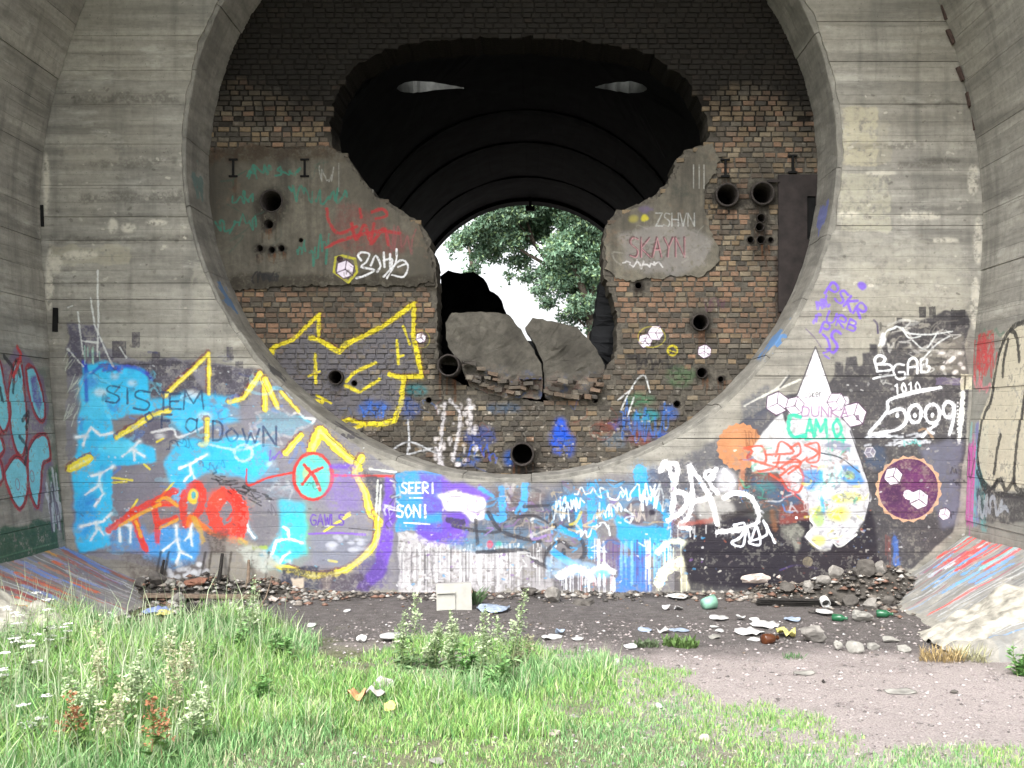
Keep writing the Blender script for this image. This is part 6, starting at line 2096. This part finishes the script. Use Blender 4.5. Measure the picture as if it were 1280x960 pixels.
def rock(name, label, px, py, wpx, hpx, mat, seed, dpx=None, sub=3, cat='stone', rough=.35, zoff=0.0, group=None, Y=None):
    """an uneven lump resting on the ground; (px, py): middle of its foot in the photograph"""
    g0 = G(px, py) if Y is None else Vector(((px - VX) * Y / F, Y, 0))
    if Y is not None:
        zoff += CAM_Z + (VY - py) * Y / F
    s = g0.y / F
    w, h, d = wpx * s / 2 * .84, hpx * s * .84, (dpx or wpx) * s / 2 * .84
    bm = bmesh.new()
    bmesh.ops.create_icosphere(bm, subdivisions=sub, radius=1)
    z0 = (ground_z(g0.x, g0.y) if Y is None else 0) + zoff
    r7 = random.Random(seed)
    cuts = [(Vector((r7.gauss(0, 1), r7.gauss(0, 1), r7.gauss(.2, .9))).normalized(), r7.uniform(.52, .8)) for _ in range(10)]
    for v in bm.verts:
        c = v.co.copy()
        k = 1 + rough * mnoise.noise(c * 1.1 + Vector((seed, 0, 0))) + rough * .45 * mnoise.noise(c * 2.9 + Vector((0, seed, 0)))
        c = c * k
        for ax, lim in cuts:
            e = c.dot(ax) - lim
            if e > 0:
                c -= ax * e * .95
        c *= 1 + .09 * mnoise.noise(v.co * 6.5 + Vector((seed, seed, 0))) + .05 * mnoise.noise(v.co * 13 + Vector((seed, 0, 0)))
        v.co = Vector((c.x * w, c.y * d, max(-.1, c.z * .5 + .42) * h))
    me = bpy.data.meshes.new(name)
    bm.to_mesh(me)
    bm.free()
    me.materials.append(MS[mat])
    o = link(name, me, None, (g0.x, g0.y, z0))
    o.rotation_euler = (0, 0, 0)
    return props(o, label, cat, group)


def scrap(name, label, px, py, wpx, dpx, mat, seed, lift=.02, cat='litter', edge=False, zoff=0.0):
    """a crumpled thin sheet or shallow dish lying on the ground, with thickness"""
    g0 = G(px, py)
    s = g0.y / F
    w = wpx * s / 2
    d = dpx * s * g0.y / CAM_Z * .5
    d = min(d, w * 1.3)
    mb = MB()
    n, m_ = 20, 5
    top = []
    for j in range(m_ + 1):
        for i in range(n):
            t = 2 * pi * i / n
            r_ = j / m_ * (1 + .28 * mnoise.noise(Vector((cos(t) * 1.3, sin(t) * 1.3, seed))))
            x, y = cos(t) * r_ * w, sin(t) * r_ * d
            z = lift * (.5 + mnoise.noise(Vector((x * 14, y * 14, seed))) * (0.2 if edge else 1.0)) + .006
            if edge:
                z += lift * 1.1 * max(0, (j / m_ - .55)) ** .7
            top.append((g0.x + x, g0.y + y, ground_z(g0.x, g0.y) + max(.004, z) + zoff))
    bot = [(x, y, z - .005) for x, y, z in top]
    N_ = len(top)
    fs = []
    for j in range(m_):
        for i in range(n):
            q = (i + 1) % n
            a, b, c, e = j * n + i, j * n + q, (j + 1) * n + q, (j + 1) * n + i
            fs += [(a, b, c, e), (a + N_, e + N_, c + N_, b + N_)]
    fs += [(m_ * n + i, m_ * n + (i + 1) % n, N_ + m_ * n + (i + 1) % n, N_ + m_ * n + i) for i in range(n)]
    mb.raw(top + bot, fs)
    o = build(name, mb, MS[mat], None, (g0.x, g0.y, ground_z(g0.x, g0.y)), smooth=True)
    return props(o, label, cat)


rock('boulder', 'pale grey boulder leaning on the foot of the wall behind the cream box', 690, 752, 34, 26, 'grey', 2.1)
rock('boulder', 'low dark lump of masonry beside the boulder at the foot of the wall', 662, 744, 30, 16, 'dark', 3.3)
rock('stone', 'pale smooth stone in front of the rubble, beside a green bottle', 1077, 777, 36, 20, 'pale', 4.6, rough=.2)
rock('stone', 'big grey stone with a lit top, behind the brown bottle', 1014, 803, 46, 26, 'grey', 5.2)
rock('stone', 'round pale stone with a cracked top on the gravel edge', 1069, 815, 28, 24, 'pale', 6.1)
rock('stone', 'small pale stone just beside the round cracked one', 1046, 813, 15, 16, 'pale', 7.7)
rock('stone', 'pale stone behind the round cracked one, nearer the footing', 1090, 809, 20, 14, 'pale', 8.2)
rock('stone', 'long flat pale stone at the toe of the red-striped footing', 1112, 800, 34, 10, 'pale', 9.4, 20)
rock('stone', 'pale stone at the crumbled corner of the red-striped footing', 1130, 812, 26, 14, 'pale', 10.1)
rock('foam_lump', 'crumbling pinkish foam lump at the foot of the black wall', 944, 732, 50, 24, 'pink', 11.5, 24, rough=.6, cat='foam', Y=13.72)
rock('stone', 'little pinkish lump beside the foam at the foot of the wall', 974, 724, 8, 8, 'pink', 12.4, Y=13.8)
for i, (px, py, w, h, mt, lb) in enumerate((
        (1045, 722, 26, 26, 'grey', 'brownish masonry chunk on top of the corner rubble'), (1080, 735, 30, 28, 'dark', 'dark masonry chunk in the corner rubble under the purple disc'), (1100, 728, 24, 22, 'grey', 'grey masonry chunk highest against the striped footing'), (1062, 752, 28, 22, 'dark', 'dark chunk in the middle of the corner rubble'), (1088, 756, 24, 24, 'grey', 'upright grey chunk at the front of the corner rubble'), (1030, 742, 22, 16, 'grey', 'flat chunk at the end of the corner rubble nearest the foam'), (1110, 750, 20, 18, 'dark', 'dark chunk lodged against the toe of the striped footing'), (1048, 736, 18, 16, 'dark', 'small dark chunk behind the brownish one'), (1072, 716, 18, 18, 'dark', 'small dark chunk touching the wall under the white gnome'),
        (196, 742, 30, 24, 'dark', 'dark masonry chunk in the rubble beside the orange-striped footing'), (222, 748, 26, 18, 'grey', 'grey chunk under the cyan paint'), (176, 736, 20, 18, 'dark', 'small dark chunk on the orange-striped footing'), (246, 742, 34, 16, 'brickred', 'reddish slab of broken brick under the cyan paint'), (212, 730, 18, 14, 'pale', 'pale chunk resting on the rubble below the red letters'), (290, 760, 22, 16, 'grey', 'grey chunk in front of the burnt wall patch'), (262, 752, 26, 14, 'dark', 'dark flat chunk in front of the reddish slab'), (318, 752, 20, 12, 'grey', 'low grey chunk between the burnt patch and dark paint'), (730, 748, 40, 12, 'dark', 'long low kerb-like lump below the cyan drips'), (775, 744, 30, 9, 'dark', 'low dark lump below the violet drips'), (900, 740, 28, 10, 'dark', 'dark lump under the cream arch'), (985, 736, 30, 14, 'dark', 'dark lump beside the pinkish foam'), (1010, 728, 22, 16, 'grey', 'grey lump under the beige painted dot'))):
    gq = G(px, py + 6)
    yy = min(13.55, gq.y) if py > 745 else 13.62
    xx = (px - VX) * yy / F
    zz = ground_z(xx, yy) + heap_z(xx, yy) - .03
    rock('masonry_chunk', lb, px, VY - (zz - CAM_Z) * F / yy, w, h * 1.15, mt, 20.3 + i * 1.37, cat='rubble', group='broken masonry along the foot of the wall', Y=yy)
for i, (px, py, w, h, mt, lb) in enumerate(((668, 918, 22, 12, 'pink', 'pinkish stone in the short grass, one of two side by side'), (692, 922, 24, 12, 'pink', 'pinkish stone in the short grass with a whitish end'), (880, 922, 16, 14, 'pink', 'lone pinkish stone in the trodden grass'), (770, 838, 11, 14, 'white', 'small white lump at the edge of the grass'), (824, 884, 12, 9, 'white', 'white pebble in the grass on the way to the gravel'), (718, 895, 14, 8, 'pale', 'pale stone in the middle of the short grass'), (1192, 866, 14, 6, 'dark', 'dark clod on the pink gravel'), (1029, 856, 6, 7, 'black', 'black pebble on the pink gravel'), (545, 955, 30, 8, 'pale', 'flat pale stone at the very front of the grass'))):
    rock('stone', lb, px, py, w, h, mt, 60.7 + i * 1.9, group='stones in the grass and gravel')

# cream plastic box with a ledge
g0 = G(568, 764)
a_ = .06
M = Matrix.Translation((g0.x, g0.y, 0)) @ Matrix.Rotation(a_, 4, 'Z') @ Matrix.Rotation(radians(-6), 4, 'X') @ Matrix.Rotation(radians(-2), 4, 'Y')
s_ = g0.y / F
box = empty('plastic_box', (g0.x, g0.y, 0), 'cream plastic box standing on its side at the foot of the whitewashed wall', 'box')
mb = MB()
w, h, d = 22 * s_, 34 * s_, .3
t_ = .015
mb.box(-w, 0, 0, w, t_, h, M)
mb.box(-w, t_ + .001, 0, -w + t_, d, h, M)
mb.box(w - t_, t_ + .001, 0, w, d, h, M)
mb.box(-w + t_ + .001, t_ + .001, h - t_, w - t_ - .001, d, h, M)
mb.box(-w + t_ + .001, t_ + .001, 0, w - t_ - .001, d, t_, M)
build('shell', mb, MS['cream'], box)
mb = MB()
mb.box(-w + .01, -.05, h * .66, w * .08, -.001, h * .71, M)
build('ledge', mb, MS['cream'], box)
mb = MB()
mb.box(-w + .012, -.022, .02, w * .06, -.001, h * .62, M)
build('front_panel', mb, MS['cream'], box)
scrap('rag', 'blue-grey rag lying beside the cream plastic box', 615, 764, 42, 12, 'bluegrey', 1.5, .05)


def bottle(label, px, py, lpx, mat, rot, name='bottle', rr=.24):
    g0 = G(px, py)
    L = lpx * g0.y / F
    r_ = L * rr
    root = empty(name, (g0.x, g0.y, ground_z(g0.x, g0.y)), label, 'bottle', 'bottles lying on the dirt')
    M = Matrix.Translation((g0.x, g0.y, ground_z(g0.x, g0.y) + r_ * .95)) @ Matrix.Rotation(rot, 4, 'Z') @ Matrix.Rotation(pi / 2, 4, 'Y') @ Matrix.Translation((0, 0, -L / 2))
    mb = MB()
    mb.lathe([(.001, 0), (r_ * .85, 0), (r_, L * .04), (r_, L * .58), (r_ * .8, L * .68), (r_ * .4, L * .78), (r_ * .36, L * .96)], M)
    b = build('body', mb, MS[mat], root, smooth=True)
    mb = MB()
    mb.lathe([(r_ * .44, L * .93), (r_ * .44, L), (.001, L)], M, 14)
    build('neck_ring', mb, MS[mat], root)
    return root


bottle('brown glass bottle lying on the dirt among white plastic scraps', 963, 804, 24, 'brown', .5, rr=.28)
bottle('dark green bottle lying before the pale smooth stone', 1050, 776, 19, 'green', -.5)
bottle('green bottle half hidden behind the pale smooth stone', 1106, 774, 20, 'green', -.25)
scrap('yellow_wrapper', 'yellow and white wrapper beside the brown bottle', 983, 797, 24, 12, 'yellow', 2.2, .09)
# pale green glass, on its side
g0 = G(884, 762)
r_ = 9 * g0.y / F
mb = MB()
M = Matrix.Translation((g0.x, g0.y, r_ * .9)) @ Matrix.Rotation(.4, 4, 'Z') @ Matrix.Rotation(pi / 2 - .15, 4, 'Y')
mb.lathe([(.001, -.06), (r_ * .72, -.06), (r_, .1), (r_ * .93, .1), (r_ * .66, -.045), (.001, -.045)], M)
props(build('drinking_cup', mb, MS['pgreen'], None, (g0.x, g0.y, 0), smooth=True), 'pale green cup lying on the dirt under the cream arch', 'cup')
# charred plank with a white tin
g0 = G(1000, 758)
mb = MB()
M = Matrix.Translation((g0.x, g0.y, .05)) @ Matrix.Rotation(-.12, 4, 'Z')
for k in range(4):
    mb.box(-.55 + k * .01, -.07, -.04 + k * .02, .5 - k * .03, .07, -.025 + k * .02, M, .012)
props(build('charred_plank', mb, MS['black'], None, (g0.x, g0.y, 0)), 'charred black plank lying along the foot of the corner rubble', 'plank')
g0 = G(1031, 760)
r_ = 6 * g0.y / F
mb = MB()
M = Matrix.Translation((g0.x, g0.y, r_ + .02)) @ Matrix.Rotation(pi / 2 + .3, 4, 'X')
mb.lathe([(.001, -.05), (r_, -.05), (r_, .06), (r_ * .82, .06), (r_ * .82, -.03), (.001, -.03)], M, 16)
props(build('tin', mb, MS['white'], None, (g0.x, g0.y, 0)), 'open white tin lying at the end of the charred plank', 'tin')
# burnt sticks leaning on the wall and lying planks
for (xa, ya, xb, yb, w, mt, lb) in ((193, 728, 205, 700, .03, 'black', 'charred stick leaning against the cyan paint, nearest the footing'), (268, 742, 278, 692, .035, 'black', 'long charred stick leaning on the bare patch of wall'), (306, 744, 311, 700, .03, 'wood', 'brown stick leaning on the bare patch of wall')):
    A, B = P(xa, ya + 8, 13.72), P(xb, yb, 13.93)
    A.z = -.02
    mb = MB()
    mb.tube([A, A.lerp(B, .5) + Vector((.02, 0, .01)), B], [w, w * .85, w * .6], 6)
    props(build('stick', mb, MS[mt], None, A), lb, 'stick')
g0 = G(255, 752)
mb = MB()
M = Matrix.Translation((g0.x, g0.y, .075)) @ Matrix.Rotation(.1, 4, 'Z') @ Matrix.Rotation(.03, 4, 'Y')
mb.box(-.75, -.06, -.02, .7, .06, .02, M, .012)
props(build('plank', mb, MS['wood'], None, (g0.x, g0.y, 0)), 'weathered plank lying on the rubble below the red letters', 'plank')
A, B = P(318, 772, 12.3), P(340, 722, 12.5)
mb = MB()
mb.tube([(A.x, A.y, 0), A.lerp(B, .5) + Vector((.03, 0, 0)), B], [.012, .009, .005], 5)
props(build('twig', mb, MS['wood'], None, (A.x, A.y, 0)), 'thin reddish twig sticking up before the navy square', 'twig')

for i, (px, py, w, d, mt, lift, ed, lb) in enumerate((
        (847, 748, 27, 11, 'white', .03, True, 'clean white oval plate under the cream arch'), (832, 762, 11, 10, 'white', .06, False, 'crumpled white paper near the oval plate'), (848, 762, 12, 8, 'white', .05, False, 'twisted white scrap just below the oval plate'),
        (898, 773, 24, 6, 'white', .02, False, 'flat white foam strip by itself behind the scraps'), (926, 775, 12, 10, 'white', .06, False, 'white curled cup scrap behind the long foam sheet'), (893, 784, 11, 5, 'white', .02, False, 'small white foam chip, higher of two'), (899, 790, 12, 5, 'white', .02, False, 'small white foam chip, lower of two'), (955, 783, 36, 8, 'white', .03, False, 'long white foam sheet behind the brown bottle'), (936, 793, 40, 9, 'white', .035, False, 'longest white foam sheet touching the brown bottle'), (944, 800, 22, 4, 'white', .015, False, 'thin white strip in front of the longest foam sheet'), (943, 776, 14, 5, 'white', .02, False, 'narrow white scrap beside the curled cup scrap'), (1030, 769, 22, 8, 'white', .03, True, 'white oval dish just before the white tin'), (990, 776, 20, 8, 'bluegrey', .03, False, 'bluish film scrap beyond the long foam sheet'),
        (829, 791, 14, 9, 'white', .05, False, 'white crumpled ball of paper near the weed tufts'), (850, 788, 26, 4, 'bluegrey', .015, False, 'bluish strip lying behind the larger weed tuft'), (806, 790, 18, 7, 'bluegrey', .03, False, 'grey-blue film behind the smaller weed tuft'), (788, 812, 18, 6, 'white', .02, False, 'white strip beside the smaller weed tuft'), (893, 797, 14, 6, 'pale', .03, False, 'beige scrap below the small foam chips'), (964, 756, 12, 10, 'white', .06, False, 'white lump of paper in front of the pinkish foam'),
        (690, 800, 24, 6, 'white', .03, False, 'curved white strip on the dirt behind the grass'), (700, 796, 12, 8, 'bluegrey', .06, False, 'bluish twist of film at the end of the curved strip'), (722, 804, 15, 4, 'white', .02, False, 'short white strip near the curved one'),
        (488, 799, 30, 8, 'white', .04, True, 'shallow white tray on the dirt left of the plumed weeds'), (452, 800, 12, 10, 'white', .06, False, 'small white crumple beside the shallow tray'), (434, 765, 9, 4, 'white', .02, False, 'white chip on the dark dirt below the yellow cat chin'), (390, 780, 12, 4, 'white', .02, False, 'white chip before the dark paint'), (342, 752, 12, 8, 'pink', .05, False, 'pinkish scrap beside the reddish twig'),
        (195, 766, 34, 9, 'blue', .05, False, 'blue plastic packet lying on the rubble'), (207, 768, 26, 7, 'yellow', .05, False, 'yellow plastic packet lying across the blue one'), (132, 774, 26, 12, 'white', .06, False, 'white rag lying behind the tall grass'), (143, 782, 16, 8, 'pink', .05, False, 'pinkish rag beside the white one'), (150, 792, 16, 6, 'black', .05, False, 'black rag lying among the white scraps'), (162, 794, 14, 5, 'white', .03, False, 'white scrap before the black rag'), (178, 786, 8, 8, 'white', .06, False, 'little white scrap apart from the rags'), (292, 776, 30, 6, 'bluegrey', .05, False, 'bluish film behind the white ball'),
        (1125, 866, 42, 8, 'pale', .012, False, 'flat pale slab flush with the pink gravel'), (1005, 846, 26, 5, 'pale', .012, False, 'whitish patch of paper on the pink gravel'), (668, 834, 20, 12, 'white', .05, False, 'clear crumpled bag at the edge of the grass'), (727, 858, 20, 10, 'bluegrey', .05, False, 'glassy film lying in the short grass'))):
    scrap('scrap', lb, px, py, w, d, mt, 3.1 + i * 1.7, lift, 'litter', ed)['group'] = 'scraps of litter on the ground'
rock('ball', 'white ball of rag behind the tall grass, before the burnt patch', 281, 782, 17, 17, 'white', 31.2, rough=.25, cat='rag')
rock('burnt_lump', 'black burnt lump beside the yellow packet', 241, 766, 24, 18, 'black', 33.8, cat='rubble')
rock('bag', 'rumpled off-white bag lying in the green grass', 480, 864, 38, 22, 'cloth', 35.1, 20, rough=.3, cat='bag', zoff=.03)
scrap('wrapper', 'orange and white torn wrapper in the grass below the bag', 446, 886, 24, 14, 'orange', 7.7, .1, zoff=.08)
scrap('wrapper', 'second torn wrapper, paler, beside the orange one', 470, 884, 26, 12, 'cloth', 9.7, .1, zoff=.08)
scrap('wrapper', 'small yellowish wrapper in the grass below the pale one', 487, 896, 14, 8, 'yellow', 10.7, .06, zoff=.06)

# ------------------------------------------------------------------ the trees beyond the tunnel
M_BARK = plain('grey brown bark', (.12, .10, .08), .95, .4, 6, .8, .1)


def tree(label, x, y, limbs, clumps, cols, seed, leaf_s=.15, dens=520):
    root = empty('leafy_tree', (x, y, 0), label, 'tree')
    rng = np.random.default_rng(seed)
    mb = MB()
    for path, r0, r1 in limbs:
        n = len(path)
        mb.tube(path, [r0 + (r1 - r0) * i / (n - 1) for i in range(n)], 9)
    build('trunk', mb, M_BARK, root, smooth=True)
    V, Cc = [], []
    for (c, r, tone) in clumps:
        n = int(dens * r[0] * r[2])
        sub = rng.normal(0, 1, (max(5, n // 45), 3))
        sub /= np.linalg.norm(sub, axis=1)[:, None]
        sub *= rng.uniform(.35, 1.05, (len(sub), 1))
        k = rng.integers(0, len(sub), n)
        p = sub[k] * np.array(r) + rng.normal(0, .17, (n, 3)) * np.array([1.1, 1.1, .8]) + np.array(c)
        d = rng.normal(0, 1, (n, 3)) + np.array([0, 0, -.5])
        d /= np.linalg.norm(d, axis=1)[:, None]
        e = np.cross(d, rng.normal(0, 1, (n, 3)))
        e /= np.linalg.norm(e, axis=1)[:, None]
        L = leaf_s * rng.uniform(.6, 1.4, (n, 1))
        q = np.stack([p - d * L, p + e * L * .45, p + d * L, p - e * L * .45], 1)
        V.append(q.reshape(-1, 3))
        base = np.array(cols)[rng.integers(0, len(cols), n)] * tone * rng.uniform(.7, 1.3, (n, 1))
        Cc.append(np.repeat(base, 4, 0))
    V = np.concatenate(V) - np.array([x, y, 0])
    props(np_mesh('crown', V, 4, M_LEAF, np.concatenate(Cc), root), kind='stuff')
    return root


TY = 52.0


def tq(px, py, dy=0.0):
    return P(px, py, TY + dy)


def tl(rows, seed):
    rng = random.Random(seed)
    s = TY / F
    return [(tuple(tq(px, py, rng.uniform(-1.6, 1.6))), (rx * s, min(1.7, rx * s), ry * s), tn) for px, py, rx, ry, tn in rows]


fork = tq(738, 400)
limbs = [([Vector((tq(744, 500).x + .1, TY, -.2)), tq(743, 470), tq(741, 430), fork], .34, .24), ([fork, tq(728, 360, -.4), tq(712, 320, -.6), tq(700, 280)], .22, .08), ([fork, tq(741, 350), tq(745, 300), tq(740, 250)], .22, .09),
         ([tq(728, 360, -.4), tq(690, 335, .3), tq(668, 305, .3), tq(655, 265)], .16, .06), ([tq(690, 335, .3), tq(660, 318), tq(625, 295), tq(590, 290)], .1, .03), ([tq(668, 305, .3), tq(640, 270), tq(610, 262)], .08, .03), ([tq(741, 420), tq(720, 395), tq(700, 388)], .06, .02)]
tree('broad leafy tree with forked trunk seen through the far mouth of the tunnel', fork.x, TY, limbs,
     tl([(722, 305, 34, 30, 1.5), (706, 335, 30, 26, 1.4), (735, 335, 24, 28, 1.25), (715, 360, 26, 18, 1.1), (745, 375, 16, 26, .9), (696, 312, 20, 18, 1.3), (742, 280, 24, 22, .8), (700, 268, 30, 14, .75), (660, 262, 34, 14, .8), (625, 270, 26, 14, .85), (668, 290, 24, 16, .8), (640, 300, 26, 14, 1.0), (612, 310, 22, 16, 1.1), (596, 290, 22, 14, .95), (580, 302, 14, 9, 1.0), (566, 306, 8, 6, 1.0), (596, 322, 12, 8, 1.1), (652, 325, 18, 12, .9), (662, 345, 12, 8, .8), (637, 346, 5, 5, .9), (684, 378, 12, 9, .9), (676, 360, 14, 8, .8), (730, 398, 16, 9, .8), (752, 330, 10, 40, .7), (640, 245, 60, 12, .7), (720, 245, 50, 14, .75), (592, 338, 10, 5, 1.0), (745, 415, 10, 12, .7), (700, 395, 8, 6, .9), (650, 285, 30, 18, .9), (735, 315, 30, 30, 1.2), (690, 345, 22, 18, 1.1), (690, 255, 40, 14, 1.0), (650, 258, 40, 14, 1.0), (610, 285, 22, 12, 1.1), (742, 300, 20, 24, 1.2), (675, 275, 30, 14, 1.0), (720, 270, 30, 16, 1.1), (750, 290, 14, 26, 1.0), (725, 380, 20, 14, .9), (748, 355, 14, 20, .9)], 3),
     [(.15, .25, .17), (.20, .32, .21), (.10, .18, .11), (.25, .37, .25), (.18, .26, .12)], 9, .105, 2400)
b0 = P(590, 330, 64)
tree('paler tree standing farther off beyond the tunnel mouth', b0.x, 64.0, [([Vector((b0.x, 64, -.2)), Vector((b0.x + .2, 64, 6)), b0, P(585, 300, 64)], .3, .08)],
     [(tuple(P(px, py, 64 + .5)), (rx * .05, 1.5, ry * .05), tn) for px, py, rx, ry, tn in ((580, 296, 20, 14, 1), (604, 300, 18, 16, 1), (566, 314, 7, 6, 1), (590, 345, 12, 6, 1), (600, 335, 8, 8, 1))], [(.12, .2, .13), (.16, .25, .17)], 12, .16, 260)
